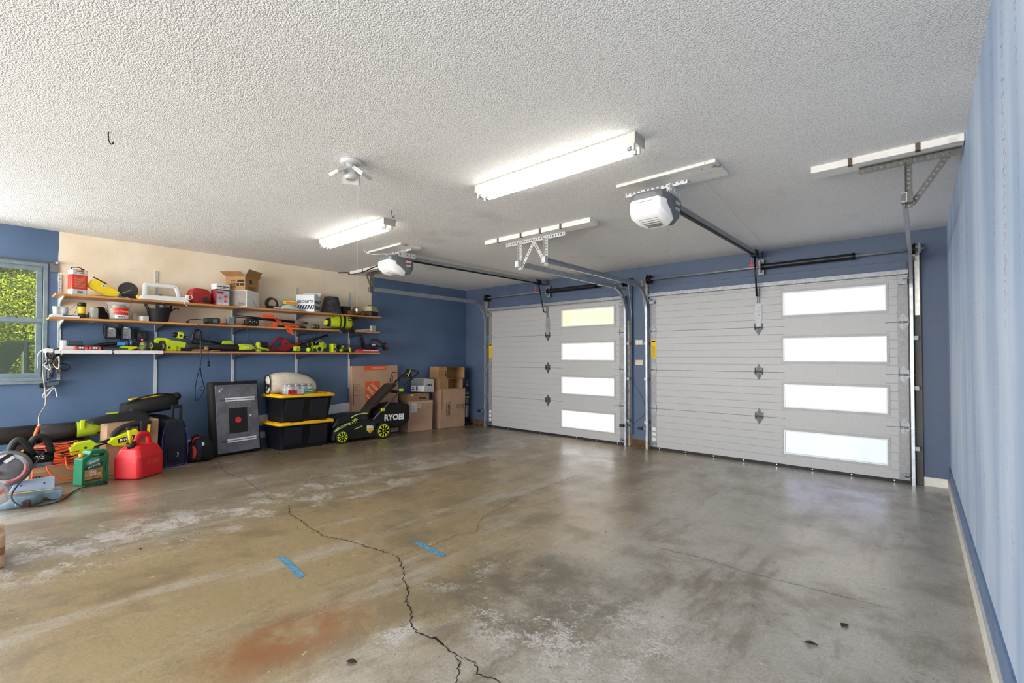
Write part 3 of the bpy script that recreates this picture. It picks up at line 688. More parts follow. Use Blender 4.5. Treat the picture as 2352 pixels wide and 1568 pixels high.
wire('white wire looping from the ceiling down to the farther opener', [(-4.97, 3.02, HC - .001), (-4.95, 3.04, HC - .04), (-4.86, 3.08, HC - .07), (-4.72, 3.14, HC - .075), (-4.70, 3.17, HC - .10)], .004, WHT())
wire('thin bell wire running from the nearer opener board to the header', [(-1.19, 3.2, HC - .024), (-1.17, 3.5, HC - .004), (-1.25, 4.6, HC - .006), (-1.32, 5.6, HC - .006), (-1.36, 6.22, HC - .03), (-1.37, YB - .005, HC - .1)], .0022, WHT())
wire('dark wire bundle stapled along the left track board', [(-6.62, 3.60, HC - .01), (-6.45, 3.66, HC - .02), (-6.42, 3.672, HC - .05), (-6.1, 3.682, HC - .052), (-5.8, 3.682, HC - .02), (-5.66, 3.68, HC - .008)], .007, BLK())
# ================================================================ wall shelving (left wall)
def wood(key, a, b):
    n = NT(key); f = n.noise(3.5, 6, .6, n.scaled((9, .5, 9))); g = n.noise(14, 5, .6, n.scaled((5, .3, 5)))
    c = n.mix(n.mapr(f, .3, .7), lin(a), lin(b)); c = n.mix(n.mapr(g, .55, .75, 0, .4), c, lin(tuple(x * .6 for x in a)))
    n.put(n.b.inputs['Base Color'], c); n.b.inputs['Roughness'].default_value = .45; return n.m
SHW = wood('varnished shelf pine', (176, 118, 62), (206, 150, 88))
STDW = mat('white slotted steel', (208, 212, 214), .4, .2, .05)
ST, SM, SB = 1.900, 1.667, 1.345                            # tops of the three shelves
SF, SBK = -6.285, -6.605
STY = (.565, 1.366, 2.168, 2.980, 3.785)
names_ = ('leftmost slotted white wall standard, next to the window', 'slotted white wall standard behind the white plastic frame', 'slotted white wall standard above the grey herringbone panel', 'slotted white wall standard above the rolled rug', 'rightmost slotted white wall standard, by the large flat carton')
for i, (y, zt, zb) in enumerate(zip(STY, (2.125, 2.27, 2.06, 2.26, 2.268), (1.02, .81, .80, .80, .80))):
    t = thing('shelf_standard', names_[i], 'shelf standard', (XL, y, 0), 90, 'slotted shelf standards')
    m = MB().bb(-.0125, -.006, -.012, 0, zb, zt).bb(.006, .0125, -.012, 0, zb, zt).bb(-.006, .006, -.004, 0, zb, zt)
    k = int((zt - zb) / .032)
    for j in range(k): z = zb + .016 + j * .032; m.bb(-.006, .006, -.012, -.004, z - .008, z + .006)
    m.build('slotted_upright', STDW, t)
    for z in (ST, SM, SB):
        m = MB(); zz = z - .0215
        m.loft([[(x, -.012, zz - .075), (x, -.02, zz - .078), (x, -.10, zz - .042), (x, -.30, zz - .018), (x, -.335, zz - .012), (x, -.335, zz + .012), (x, -.33, zz + .012), (x, -.328, zz), (x, -.012, zz)] for x in (-.004, .004)])
        m.build('bracket', mat('mint white bracket', (196, 214, 204), .45, .1, .05) if i == 0 else mat('dark bracket', (64, 68, 74), .5, .3, .1), t)
for z, ya, yb_, lab in ((ST, .505, 4.145, 'topmost varnished wall shelf, against the tan wall patch'), (SM, .465, 4.115, 'middle varnished wall shelf'), (SB, .495, 4.115, 'lowest varnished wall shelf, edged partly with white strips')):
    t = thing('wall_shelf', lab, 'shelf', (0, 0, z), 0, 'varnished wall shelves')
    MB().bb(SBK, SF, ya, yb_, -.021, 0).build('board', SHW, t, bev=.003)
    if z == SB:
        for a, b in ((.505, .932), (.95, 1.365)):
            s = MB().bb(SF, SF + .004, a, b, -.030, .004).build('edge_strip', mat('white aluminium strip', (222, 220, 218), .4, .1, .03), t)
            m = MB()
            for q in (.1, .5, .9): m.cyl((SF + .004, a + (b - a) * q, -.013), (SF + .0055, a + (b - a) * q, -.013), .004, n=8)
            m.build('screw', STEELD(), s)
        MB().bb(SBK + .02, SF + .01, .45, .495, -.022, .012).build('end_strip', mat('white aluminium strip'), t)
    else: MB().bb(SF - .01, SF + .003, ya - .002, ya + .001, -.022, .001).build('end_cap', mat('pale end grain', (222, 206, 160), .7), t)
def it(name, label, cat, y, x, z, turn=0., group=None, rot=None):      # local axes: +x along the wall, -y faces the room
    return thing(name, label, cat, (x, y, z), 90 + turn, group, rot)
def carton(t, w, d, h, m, name='carton', open_top=False, flaps=(), tape=None, th=.004):
    if not open_top: o = MB().bb(-w / 2, w / 2, -d / 2, d / 2, 0, h).build(name, m, t, bev=.003)
    else:
        q = MB().bb(-w / 2, w / 2, -d / 2, d / 2, 0, th); q.bb(-w / 2, w / 2, -d / 2, -d / 2 + th, th, h).bb(-w / 2, w / 2, d / 2 - th, d / 2, th, h).bb(-w / 2, -w / 2 + th, -d / 2 + th, d / 2 - th, th, h).bb(w / 2 - th, w / 2, -d / 2 + th, d / 2 - th, th, h); o = q.build(name, m, t)
    for fx, fy, ang, ln in flaps:                                       # direction of the flap and its angle above horizontal
        q = MB(); L = w if fy else d
        q.at((fx * w / 2, fy * d / 2, h), (0, 0, math.degrees(math.atan2(fy, fx)))); T0 = q.T; q.T = T0 @ Matrix.Rotation(-R(ang), 4, 'Y')
        q.bb(0, ln, -L / 2, L / 2, -th, 0); q.build('flap', m, t)
    if tape: MB().bb(-w / 2 - .001, w / 2 + .001, -.025, .025, h - .0, h + .001).build('tape', tape, t)
    return o
def lines(t, name, m, x0, x1, z0, z1, n, y, th=.3, ragged=0., face='f', seed=1):    # rows of small print
    rnd = random.Random(seed); q = MB(); h = (z1 - z0) / n
    for i in range(n):
        z = z0 + h * i; e = x1 - (x1 - x0) * ragged * rnd.random(); a = x0
        while a < e - .1 * h:                               # a row of blurred words
            b = min(e, a + h * rnd.uniform(.8, 3.2))
            if face == 'f': q.bb(a, b, y - .0008, y, z, z + h * th)
            elif face == 'v': q.bb(z, z + h * th, y - .0008, y, a, b)
            else: q.bb(y - .0008, y, a, b, z, z + h * th)
            a = b + h * .35
    return q.build(name, m, t)

# ---------------------------------------------------------------- top shelf
t = it('solvent_can', 'white and red metal solvent can at the left end of the top shelf', 'can', .675, -6.40, ST, 18)
MB().loft([rr(.128, .085, .012, z) for z in (0, .004, .25, .256)]).build('body', mat('white tinplate', (214, 218, 214), .35, .3, .05), t)
MB().loft([rr(.130, .087, .012, z) for z in (.058, .205)], caps=False).build('red_band', mat('red foil print', (206, 58, 30), .28, .35, .15, 14), t)
for z in (0, .25): MB().loft([rr(.132, .089, .012, zz) for zz in (z, z + .006)]).build('rim', GALV(), t)
MB().tube(smooth_path([(-.05, 0, .256), (-.05, 0, .272), (-.02, 0, .282), (.025, 0, .28), (.055, 0, .258)], 5), .004, 6).build('handle', BLKM(), t)
MB().cyl((.035, -.01, .256), (.035, -.01, .272), .014).build('cap', BLK(), t)
MB().bb(-.035, .03, -.0442, -.0434, .234, .246).build('red_name', mat('red print', (200, 60, 40), .6), t); text('lettering', 'Paint Thinner', .015, INK(), t, (.0, -.0436, .222)); lines(t, 'fine_print', mat('pale print', (240, 196, 160), .5), -.045, .045, .08, .18, 9, -.0438, .25, .4)
q = MB()
for k in range(9): q.bb(-.02 + k * .005, -.0175 + k * .005, -.0434, -.0428, .018, .045)
q.build('barcode', INK(), t)
t = it('tool_sleeve', 'yellow plastic case leaning at an angle against the solvent can', 'case', .845, -6.42, ST + .004, rot=(0, 29, 90))
MB().at((-.0, 0, .09)).loft([[(-.14, y, -.045), (-.115, y, -.055), (.10, y, -.055), (.125, y, -.035), (.125, y, .03), (.11, y, .045), (-.10, y, .055), (-.14, y, .03)] for y in (-.024, .024)]).build('shell', mat('yellow plastic', (236, 206, 22), .45, 0, .07), t, bev=.008)
MB().at((0, 0, .09)).bb(-.14, -.02, -.018, .018, .058, .064).build('strap', BLK(), t); MB().at((0, 0, .09)).bb(-.045, -.015, -.0255, -.0245, .008, .040).build('label', WPAP(), t)
MB().at((0, 0, .09)).bb(-.04, -.02, -.026, -.0255, .014, .034).build('print', mat('grey print', (120, 124, 140), .7), t)
t = it('sanding_pad', 'round black rubber pad standing on edge against the tan wall', 'pad', 1.075, -6.40, ST, -16)
MB().cyl((0, -.006, .094), (0, .006, .094), .086, .086, 36).build('pad', mat('worn black rubber', (46, 42, 38), .85, 0, .2, 20), t); MB().cyl((0, .006, .094), (0, .03, .094), .02).build('hub', BLK(), t)
t = it('caulking_gun', 'black handled tool with yellow tip lying under the round black pad', 'hand tool', 1.06, -6.36, ST, 4)
MB().loft([rr(.14, .05, .018, z) for z in (0, .006, .04, .048)]).build('grip', BLK(), t, bev=.004); MB().cyl((.07, 0, .024), (.125, .0, .028), .024, .020).build('tip', mat('yellow plastic'), t)
MB().cyl((-.085, -.01, .02), (.035, -.02, .10), .0045).build('rod', GALV(), t)
tag(MB().tube(smooth_path([(-6.33, .76, ST + .008), (-6.32, .95, ST + .008), (-6.31, 1.02, ST + .010), (-6.27, 1.07, ST - .004), (-6.262, 1.085, ST - .02)], 4), (.008, .003), 6, flat=(1, 0, 0)).build('pry_bar', mat('bare steel', (150, 146, 138), .35, .8)), 'thin bent pry bar hanging over the front of the top shelf', 'pry bar')
# white plastic frame with a handle
t = it('serving_tray', 'white plastic tray with a tall open hoop handle on the top shelf', 'plastic tray', 1.375, -6.37, ST, 4)
MB().loft([[(-.235, -.10, 0), (.235, -.10, 0), (.235, .07, 0), (-.235, .07, 0)], [(-.20, -.085, .05), (.19, -.085, .058), (.19, .06, .058), (-.20, .06, .05)]]).build('tray', WHT(), t, bev=.006)
MB().tube(smooth_path([(-.155, .03, .05), (-.15, .035, .15), (-.12, .04, .178), (.10, .04, .182), (.14, .035, .165), (.165, .03, .06)], 5), (.008, .026), 8, flat=(0, 1, 0)).build('hoop_handle', WHT(), t)
MB().bb(.19, .225, -.09, -.07, .03, .085).build('ear', WHT(), t, bev=.006)
MB().tube(smooth_path([(.21, -.09, .08), (.245, -.095, .085), (.25, -.10, .05), (.22, -.10, .03)], 5), .003, 6).build('cord_loop', WHT(), t)
MB().tube(smooth_path([(.17, -.112, .005), (.175, -.117, -.02), (.20, -.118, -.05)], 4), .0035, 6).build('cord_tail', mat('cream cord', (214, 196, 160), .8), t)
t = it('lid', 'dark domed lid behind the white plastic tray', 'lid', 1.39, -6.54, ST); MB().lathe([(.085, 0), (.082, .035), (.072, .065), (.05, .075), (.0, .08)], 28).build('dome', mat('dark brown plastic', (40, 30, 30), .5), t); MB().cyl((0, 0, .078), (0, 0, .092), .015).build('knob', BLK(), t)
t = it('fuel_tank', 'dull red metal fuel can with a black spout on the top shelf', 'fuel can', 1.735, -6.42, ST, 6)
MB().at((0, 0, .095)).loft([[(x, y, z) for x, z in [(-.105, -.095), (.105, -.095), (.105, .03), (.085, .07), (.05, .085), (-.06, .09), (-.09, .07), (-.105, .03)]] for y in (-.075, .075)]).build('tank', mat('dull red metal', (168, 34, 34), .5, .1, .18, 12), t, bev=.016, seg=3)
MB().cyl((.03, -.08, .055), (.03, -.115, .055), .03, .026, 18).build('cap', mat('dark ribbed cap', (44, 40, 38), .7), t); MB().cyl((.045, -.10, .05), (.115, -.115, .03), .014, .008).build('spout', BLK(), t)
MB().loft([rr(.216, .156, .02, z) for z in (.028, .034)], caps=False).build('seam', mat('dark red seam', (110, 24, 26), .6), t)
t = it('tool_box', 'tall white and red printed product box on the top shelf', 'box', 1.945, -6.375, ST, 10)
MB().bb(-.075, .075, -.06, .06, 0, .255).build('carton', mat('silver grey print', (186, 190, 200), .45, 0, .14, 7), t, bev=.002)
MB().bb(-.0755, .0755, -.0605, .0605, .185, .256).build('white_band', WPAP(), t); MB().bb(-.0758, .0758, -.0608, .0608, .178, .19).build('dark_line', INK(), t); MB().bb(-.0757, -.074, -.0607, .0607, 0, .178).build('red_side', mat('dark red print', (150, 40, 48), .6), t)
MB().prism([(-.07, .135), (0., .135), (.01, .165), (-.07, .165)], -.0612, -.0600).build('red_patch', RED(), t)
MB().bb(.012, .05, -.0612, -.06, .04, .06).bb(.02, .03, -.0612, -.06, .06, .11).bb(.012, .045, -.0612, -.06, .10, .118).bb(.04, .052, -.0612, -.06, .09, .135).build('tool_picture', mat('bright red print', (222, 52, 52), .5), t)
MB().cyl((-.035, -.0614, .085), (-.035, -.0602, .085), .015, n=20).build('round_mark', mat('rose print', (196, 120, 124), .6), t); MB().bb(-.07, .0, -.0612, -.06, .008, .022).bb(.005, .07, -.0612, -.06, .004, .03).build('white_patch', WPAP(), t)
lines(t, 'name_print', INK(), -.065, .065, .218, .236, 1, -.0606, .6, 0); lines(t, 'small_print', mat('dark red print'), -.035, .035, .200, .210, 1, -.0606, .6, 0)
t = it('whitish_box', 'large white box on the top shelf with an open brown carton on it', 'box', 2.225, -6.44, ST, 43)
carton(t, .30, .24, .208, mat('white gloss card', (228, 230, 232), .55, 0, .02)); MB().bb(-.1502, -.1495, -.115, .115, .004, .2).build('grey_side', mat('grey printed card', (150, 142, 136), .7, 0, .1), t)
lines(t, 'print', INK(), -.09, .0, .02, .055, 3, -.1502, .4, .5, 's'); lines(t, 'side_name', mat('grey print'), -.05, .08, .135, .175, 2, -.1502, .5, .3, 's', 6)
MB().cyl((.0, -.1202, .10), (.0, -.121, .10), .007).build('mark', mat('grey print'), t); q = MB(); q.tube([(.0, -.1206, .09), (.02, -.1206, .06), (.10, -.1206, .01)], .0018, 5).build('cable_tie', BLK(), t)
t = it('open_carton', 'brown carton with raised flaps standing on the white box', 'box', 2.215, -6.45, ST + .2095, 40)
carton(t, .29, .24, .165, mat('printed brown carton', (172, 132, 84), .8, 0, .08, 5), 'carton', True, ((1, 0, 28, .11), (-1, 0, 24, .11), (0, -1, 62, .10), (0, 1, 40, .10)))
lines(t, 'name_print', INK(), -.06, .06, .09, .14, 2, -.1202, .6, .3, 'f', 5); lines(t, 'print', INK(), -.07, .07, .02, .05, 3, -.1205, .5, .2); q = MB(); q.frame(-.085, .085, .01, .06, .003, -.1212, -.1204); q.build('print_frame', INK(), t)
lines(t, 'side_name', INK(), -.11, -.01, .05, .135, 2, -.1452, .7, .1, 's', 7); lines(t, 'side_print', INK(), .0, .10, .03, .12, 6, -.1452, .4, .5, 's', 3)
t = it('strap_coil', 'dark coiled strap with a black box on the top shelf', 'strap', 2.56, -6.40, ST, 6)
for k, (r, dx) in enumerate(((.075, 0), (.066, .012), (.07, -.012))):
    MB().tube([(dx + r * math.cos(R(a)), .03 - .014 * k, .078 + r * math.sin(R(a))) for a in range(0, 360, 20)], (.006, .012), 6, flat=(0, 1, 0), loop=True).build('loop', mat('olive webbing', (66, 62, 48), .85, 0, .15), t)
MB().bb(-.065, .115, -.06, -.0, 0, .045).build('reel_box', mat('navy plastic', (24, 26, 44), .5), t, bev=.006); MB().bb(-.02, .06, -.0612, -.06, .01, .034).build('label', mat('pale blue label', (180, 190, 220), .6), t)
t = it('small_bottle', 'small clear bottle behind the dark strap coil', 'bottle', 2.67, -6.47, ST); MB().lathe([(.024, 0), (.026, .01), (.026, .12), (.012, .15), (.012, .175)], 16).build('glass', CLEAR(), t); MB().cyl((0, 0, .175), (0, 0, .188), .014).build('cap', WHT(), t)
t = it('plastic_bag', 'crumpled clear plastic bag of hardware lying before the striped white box', 'bag', 2.80, -6.345, ST, 3)
rnd = random.Random(5); rings = []
for i in range(8):
    u = i / 7; h = .085 * math.sin(PI * min(1, u * 1.25 + .06)) * (1 - .5 * u) + .012
    rings.append([(-.17 + .34 * u, .07 * math.cos(2 * PI * j / 14) * (.6 + .5 * math.sin(PI * u)), max(0, h * .5 + h * .55 * math.sin(2 * PI * j / 14)) * (1 + rnd.uniform(-.12, .12))) for j in range(14)])
MB().loft(rings).build('film', mat('milky film', (196, 212, 208), .25, 0, .08, 20, .6, 40, alpha=.8), t, sub=1)
t = it('yellow_box', 'small yellow box resting on the clear plastic bag', 'box', 2.775, -6.40, ST + .085, -18)
carton(t, .15, .07, .045, mat('yellow card', (226, 206, 70), .6, 0, .05)); MB().bb(-.0755, -.074, -.034, .034, .002, .043).build('side_print', mat('olive print', (120, 104, 40), .7), t); MB().bb(-.04, .07, -.0362, -.035, .008, .03).build('red_print', mat('orange red print', (214, 96, 40), .7), t)
t = it('striped_box', 'white box with dark diagonal stripes on the top shelf', 'box', 3.045, -6.415, ST, 46)
EB = mat('white gloss card'); BLU = mat('navy print', (26, 48, 72), .6)
carton(t, .25, .24, .23, EB, 'carton', True, ((1, 0, 70, .06),))
for face in 'fs':
    q = MB()
    for k in range(7):
        a = -.118 + .0345 * k; P = [(a, .03), (a + .022, .03), (min(.12, a + .046), .088), (min(.118, a + .024), .088)]
        if face == 'f': q.prism(P, -.1212, -.1200)
        else: q.prismx([(-x, z) for x, z in P], -.1262, -.1250)
    q.build('stripes', BLU, t)
text('lettering', 'EBONITE', .052, BLU, t, (.0, -.1212, .135), bold=.0012); text('side_lettering', 'EBONITE', .052, BLU, t, (-.1262, 0, .135), (90, 0, -90), bold=.0012)
q = MB(); q.tube([(.095 + .03 * math.cos(R(a)), -.1208, .15 + .03 * math.sin(R(a))) for a in range(-10, 95, 15)], .004, 5).build('swoosh', BLU, t)
t = it('tub', 'white round tub inside the striped white box', 'tub', 3.16, -6.47, ST + .01); MB().lathe([(.03, 0), (.034, .20), (.034, .245)], 16).build('pot', WHT(), t); MB().lathe([(.037, .2452), (.037, .258)], 16).build('cap', WHT(), t)
t = it('plant_pot', 'upside down dark grey plant pot on the top shelf', 'plant pot', 3.385, -6.42, ST)
MB().lathe([(.152, 0), (.15, .02), (.142, .022), (.098, .235), (.09, .245), (0, .245)], 32).build('pot', mat('charcoal stoneware plastic', (62, 60, 64), .75, 0, .3, 22, .3, 60), t)
t = it('speaker_box', 'small black box between the plant pot and the work gloves', 'box', 3.60, -6.42, ST, 10); MB().bb(-.065, .065, -.05, .05, 0, .125).build('case', mat('dark cloth box', (36, 34, 38), .8), t, bev=.01)
t = it('work_gloves', 'pair of crumpled brown leather work gloves on the top shelf', 'gloves', 3.78, -6.40, ST, 6, 'leather work gloves'); LEA = mat('brown leather', (112, 82, 46), .75, 0, .25, 16, .5, 40)
for dx, dz, a in ((-.06, 0, 12), (.06, .0, -25)):
    g = MB().at((dx, .02 * (dx > 0), .035), (0, 0, a)).loft([[(x, .045 * math.cos(2 * PI * j / 12) * (1 - 1.6 * x * x * 20 * .3), .034 * math.sin(2 * PI * j / 12) * (1 - abs(x) * 2)) for j in range(12)] for x in (-.11, -.06, 0, .05, .09)], True).build('glove', LEA, t)
    for k in range(4): MB().at((dx, .02 * (dx > 0), .035), (0, 0, a)).tube([(.07, -.033 + .022 * k, .0), (.11, -.04 + .026 * k, .004 + .01 * (k % 2)), (.14 - .012 * abs(k - 1), -.045 + .028 * k, -.008)], .012, 7, taper=.75).build('finger', LEA, g)
    MB().at((dx, .02 * (dx > 0), .035), (0, 0, a)).tube([(.0, -.04, .0), (.03, -.07, .005), (.06, -.085, -.005)], .013, 7, taper=.75).build('thumb', LEA, g)
MB().at((-.02, .01, .095), (25, 0, 70)).ell((0, 0, 0), (.07, .04, .04)).build('cuff', LEA, t)
t = it('tackle_box', 'beige lidded black case at the right end of the top shelf', 'case', 4.015, -6.42, ST, 28)
MB().bb(-.10, .10, -.085, .085, 0, .078).build('base', BLK(), t, bev=.008); MB().loft([rr(.215, .185, .012, .079), rr(.215, .185, .012, .092), rr(.17, .15, .02, .155), rr(.15, .13, .02, .160)]).build('lid', mat('beige plastic', (196, 176, 138), .5), t)
MB().bb(-.02, .02, -.091, -.085, .05, .085).build('latch', BLK(), t); MB().tube(smooth_path([(-.05, 0, .16), (-.045, 0, .172), (.045, 0, .172), (.05, 0, .16)], 4), .005, 6).build('handle', BLK(), t)

# ---------------------------------------------------------------- middle shelf
t = it('flat_case', 'thin white and blue flat case at the left end of the middle shelf', 'case', .578, -6.37, SM, 2)
MB().bb(-.10, .10, -.10, .08, 0, .014).build('base', WPAP(), t, bev=.003); MB().bb(-.02, .10, -.096, .076, .014, .024).build('blue_cover', mat('petrol blue card', (42, 74, 104), .5), t, bev=.002); MB().bb(-.10, -.022, -.10, .08, .0142, .024).build('white_cover', WPAP(), t)
for dx, r, lab, a in ((-.045, .024, 'white plastic cup on the flat case, nearer the window', 1.), (.015, .03, 'frosted plastic cup on the flat case, nearer the yellow lantern', .55)):
    t = it('plastic_cup', lab, 'cup', .565 + dx, -6.40, SM + .025, 0, 'cups on the flat case'); MB().lathe([(r * .85, 0), (r, .085), (r * .94, .085), (r * .8, .004)], 18).build('cup', WHT() if a == 1. else mat('frosted plastic', (206, 214, 214), .4, alpha=.6), t)
t = it('camping_lantern', 'black and yellow cylindrical lantern on the middle shelf', 'lantern', .71, -6.40, SM)
MB().lathe([(.027, 0), (.03, .01), (.03, .05), (.026, .05)], 18).build('base', mat('dark olive plastic', (46, 46, 32), .6), t); MB().lathe([(.026, .05), (.030, .052), (.028, .066), (.030, .08), (.028, .095), (.030, .122), (.026, .124)], 18).build('barrel', mat('amber plastic', (240, 196, 24), .4, 0, .04), t); MB().lathe([(.026, .124), (.033, .126), (.033, .158), (.028, .164)], 18).build('lid', BLK(), t)
MB().tube(smooth_path([(-.03, 0, .15), (-.06, .01, .12), (-.10, .02, .07), (-.085, .02, .03), (-.05, .01, .06), (-.033, 0, .145)], 5), .002, 5).build('wire_bail', STEELD(), t)
t = it('water_bottle', 'squat ribbed clear plastic bottle on the middle shelf', 'bottle', .80, -6.395, SM); MB().lathe([(.034, 0), (.038, .012), (.034, .03), (.038, .045), (.034, .06), (.038, .078), (.034, .094), (.037, .11), (.026, .126), (.02, .128)], 20).build('plastic', mat('clear bottle', (214, 212, 204), .1, alpha=.45), t)
t = it('black_pouch', 'black pouch wedged between clear bottle and clear bucket', 'pouch', .86, -6.53, SM, 8); MB().loft([rr(.20, .10, .03, 0), rr(.20, .10, .03, .05), rr(.11, .08, .03, .115), rr(.07, .05, .02, .14)]).build('pouch', mat('black nylon', (20, 20, 24), .8, 0, .2), t, bev=.006)
t = it('clear_bucket', 'clear plastic bucket with a red label on the middle shelf', 'bucket', 1.005, -6.395, SM)
MB().lathe([(.078, 0), (.084, .01), (.100, .165), (.110, .166), (.110, .185), (.104, .185), (.098, .17), (.080, .008)], 32).build('pail', mat('clear pail plastic', (222, 226, 224), .12, alpha=.2), t)
MB().lathe([(.074, .01), (.086, .11), (.06, .13), (0, .125)], 24).build('contents', mat('pale contents', (206, 196, 178), .8, 0, .25, 20), t)
for k, (x, y, c) in enumerate(((-.03, -.02, 'cream bag'), (.03, .01, 'green card'))): MB().ell((x, y, .14), (.035, .03, .03), 10, 6).build('bag', mat(c, ((220, 208, 170), (120, 140, 90))[k], .7), t)
L = [[(1.008 * (.0845 + .0165 * z / .165) * math.sin(R(a)), -1.008 * (.0845 + .0165 * z / .165) * math.cos(R(a)), z) for a in range(-38, 46, 6)] for z in (.055, .125)]
MB().loft(L, True, False, False).build('label', mat('label red', (206, 34, 40), .45, 0, .04), t)
L = [[(1.010 * (.0845 + .0165 * z / .165) * math.sin(R(a)), -1.010 * (.0845 + .0165 * z / .165) * math.cos(R(a)), z) for a in range(-34, 46, 6)] for z in (.018, .052)]
MB().loft(L, True, False, False).build('white_label', mat('label white', (226, 224, 230), .5), t); text('lettering', 'Red Vines', .032, mat('gold print', (226, 196, 120), .5), t, (-.005, -.0965, .09)); lines(t, 'small_print', mat('navy print', (26, 48, 72)), -.03, .03, .028, .044, 1, -.0885, .5, 0)
MB().tube(smooth_path([(-.108, 0, .16), (-.118, -.03, .10), (-.10, -.055, .07)], 5), .0025, 5).build('bail', SCREW(), t)
t = it('glass_jar', 'small empty round glass jar beside the clear bucket', 'jar', 1.135, -6.40, SM); MB().lathe([(.022, 0), (.035, .02), (.036, .05), (.02, .08), (.018, .09)], 18).build('glass', mat('thin glass', (200, 196, 186), .06, alpha=.35), t)
t = it('paper_box', 'small plain white box on the middle shelf', 'box', 1.205, -6.385, SM, 22); carton(t, .065, .08, .058, WPAP())
t = it('rubber_tub', 'black flexible tub with looped handles on the middle shelf', 'tub', 1.345, -6.40, SM)
MB().lathe([(.085, 0), (.088, .004), (.108, .14), (.112, .145), (.104, .14), (.082, .008), (0, .006)], 28).build('tub', mat('black flexible rubber', (24, 25, 30), .5), t)
MB().tube(smooth_path([(.095, -.03, .14), (.115, -.03, .185), (.118, .03, .185), (.095, .03, .14)], 5), .007, 7).build('handle', BLK(), t); MB().tube(smooth_path([(-.095, -.03, .14), (-.115, -.03, .185), (-.118, .03, .185), (-.095, .03, .14)], 5), .007, 7).build('handle', BLK(), t)
t = it('inner_tub', 'second black tub tilted inside the black flexible tub', 'tub', 1.36, -6.405, SM + .068, rot=(0, 22, 90)); MB().lathe([(.055, 0), (.082, .11), (.085, .115), (.078, .11), (.05, .006), (0, .004)], 24).build('tub', mat('navy rubber', (30, 34, 46), .4), t)
MB().tube(smooth_path([(.075, -.02, .11), (.10, 0, .15), (.13, .01, .15)], 4), .006, 6).build('handle', BLK(), t)
t = it('cordless_trimmer', 'dark green corded tool with a thin black arm on the middle shelf', 'power tool', 1.855, -6.39, SM, 2); GRN = mat('dark green tool plastic', (34, 52, 40), .5, 0, .12)
MB().loft([[(x, y * .03 * k, .042 + z * .036 * k) for y, z in ((-1, -1), (1, -1), (1.1, 0), (1, 1), (-1, 1), (-1.1, 0))] for x, k in ((-.075, .8), (-.05, 1.), (.05, 1.05), (.09, .9))]).build('motor_body', GRN, t, bev=.006)
MB().bb(.01, .06, -.036, -.028, .02, .066).build('grey_cover', mat('slate plastic', (92, 102, 108), .5), t, bev=.004); MB().tube([(-.07, 0, .05), (-.15, 0, .052), (-.22, 0, .045), (-.24, 0, .02)], .006, 7).build('arm', BLK(), t); MB().bb(-.252, -.232, -.018, .018, .0, .03).build('foot', BLK(), t, bev=.004)
MB().tube(smooth_path([(-.06, -.03, .02), (-.10, -.08, .006), (-.02, -.10, .006), (.06, -.09, .008)], 5), .004, 6).build('cord', BLK(), t)
t = it('teal_box', 'small blue grey box beside the long black pole', 'box', 2.068, -6.42, SM, 12); carton(t, .07, .06, .10, mat('blue grey card', (132, 152, 160), .6)); 
t = it('red_screwdriver', 'red handled screwdriver lying beside the blue grey box', 'screwdriver', 1.985, -6.37, SM, 8); MB().lathe([(.006, -.05), (.012, -.045), (.012, .02), (.008, .03)], 10).build('grip', mat('dark red plastic', (168, 36, 34), .5), t, loc=(0, 0, .013)).rotation_euler = (0, R(90), 0); MB().cyl((.03, 0, .013), (.07, 0, .013), .004).build('shank', STEELD(), t)
t = it('extension_pole', 'long black pole with a grey grip along the middle shelf', 'pole', 2.60, -6.44, SM + .055, rot=(0, 2.5, 90))
MB().cyl((-.47, 0, .046), (.26, 0, .046), .017).build('pole', mat('black tube', (24, 24, 28), .35, .2), t); MB().cyl((.26, 0, .046), (.40, 0, .046), .026, .024).build('grip', mat('grey foam', (128, 120, 112), .8), t); MB().cyl((.40, 0, .046), (.44, 0, .046), .014).build('end', BLK(), t)
MB().bb(-.47, -.455, -.02, .02, -.05, .03).build('foot', mat('blue grey card'), t)
t = it('battery_tool', 'black power tool lying in front of the black pole', 'power tool', 2.285, -6.36, SM, 4)
MB().loft([[(x, y * .034 * k, .045 + z * .042 * k) for y, z in ((-1, -1), (1, -1), (1, 1), (-1, 1))] for x, k in ((-.08, .7), (-.05, 1), (.06, 1.), (.09, .8))]).build('body', BLK(), t, bev=.01); 
q = MB()
for k in range(5): q.ell((-.05 + .026 * k, -.036, .05 + .01 * (k % 2)), (.007, .004, .006), 8, 5)
q.build('switch_buttons', mat('pale buttons', (196, 196, 200), .5), t)
MB().tube(smooth_path([(-.08, -.02, .03), (-.13, -.06, .012), (-.10, -.09, .004), (-.085, -.108, -.01), (-.08, -.112, -.13), (.0, -.11, -.26), (.075, -.108, -.30)], 6), .004, 6).build('cord', BLK(), t)
ORG = mat('safety orange cloth', (240, 92, 30), .7, 0, .06)
t = it('safety_strap', 'orange webbing strap draped over the front of the middle shelf', 'strap', 2.60, -6.36, SM)
MB().strip([(-.17, .06, .135), (-.04, .05, .138), (.02, .03, .11), (.03, -.02, .075), (.08, -.055, .04), (.12, -.075, .0), (.135, -.085, -.05), (.155, -.086, -.085)], .082, .004, (.9, .0, -.25)).build('hanging_strap', ORG, t)
MB().bb(-.16, -.02, .045, .052, .115, .165).build('folded_strap', ORG, t); MB().prism([(-.11, 0), (.02, .0), (-.02, .075)], -.02, .03).build('orange_fold', ORG, t)
MB().strip([(.066, -.062, .028), (.106, -.079, -.01), (.118, -.0885, -.05), (.138, -.089, -.085)], .006, .003, (.9, 0, -.25)).build('binding', INK(), t)
t = it('orange_vest', 'orange and dark green cloth heaped on the middle shelf', 'cloth', 2.80, -6.40, SM, 0)
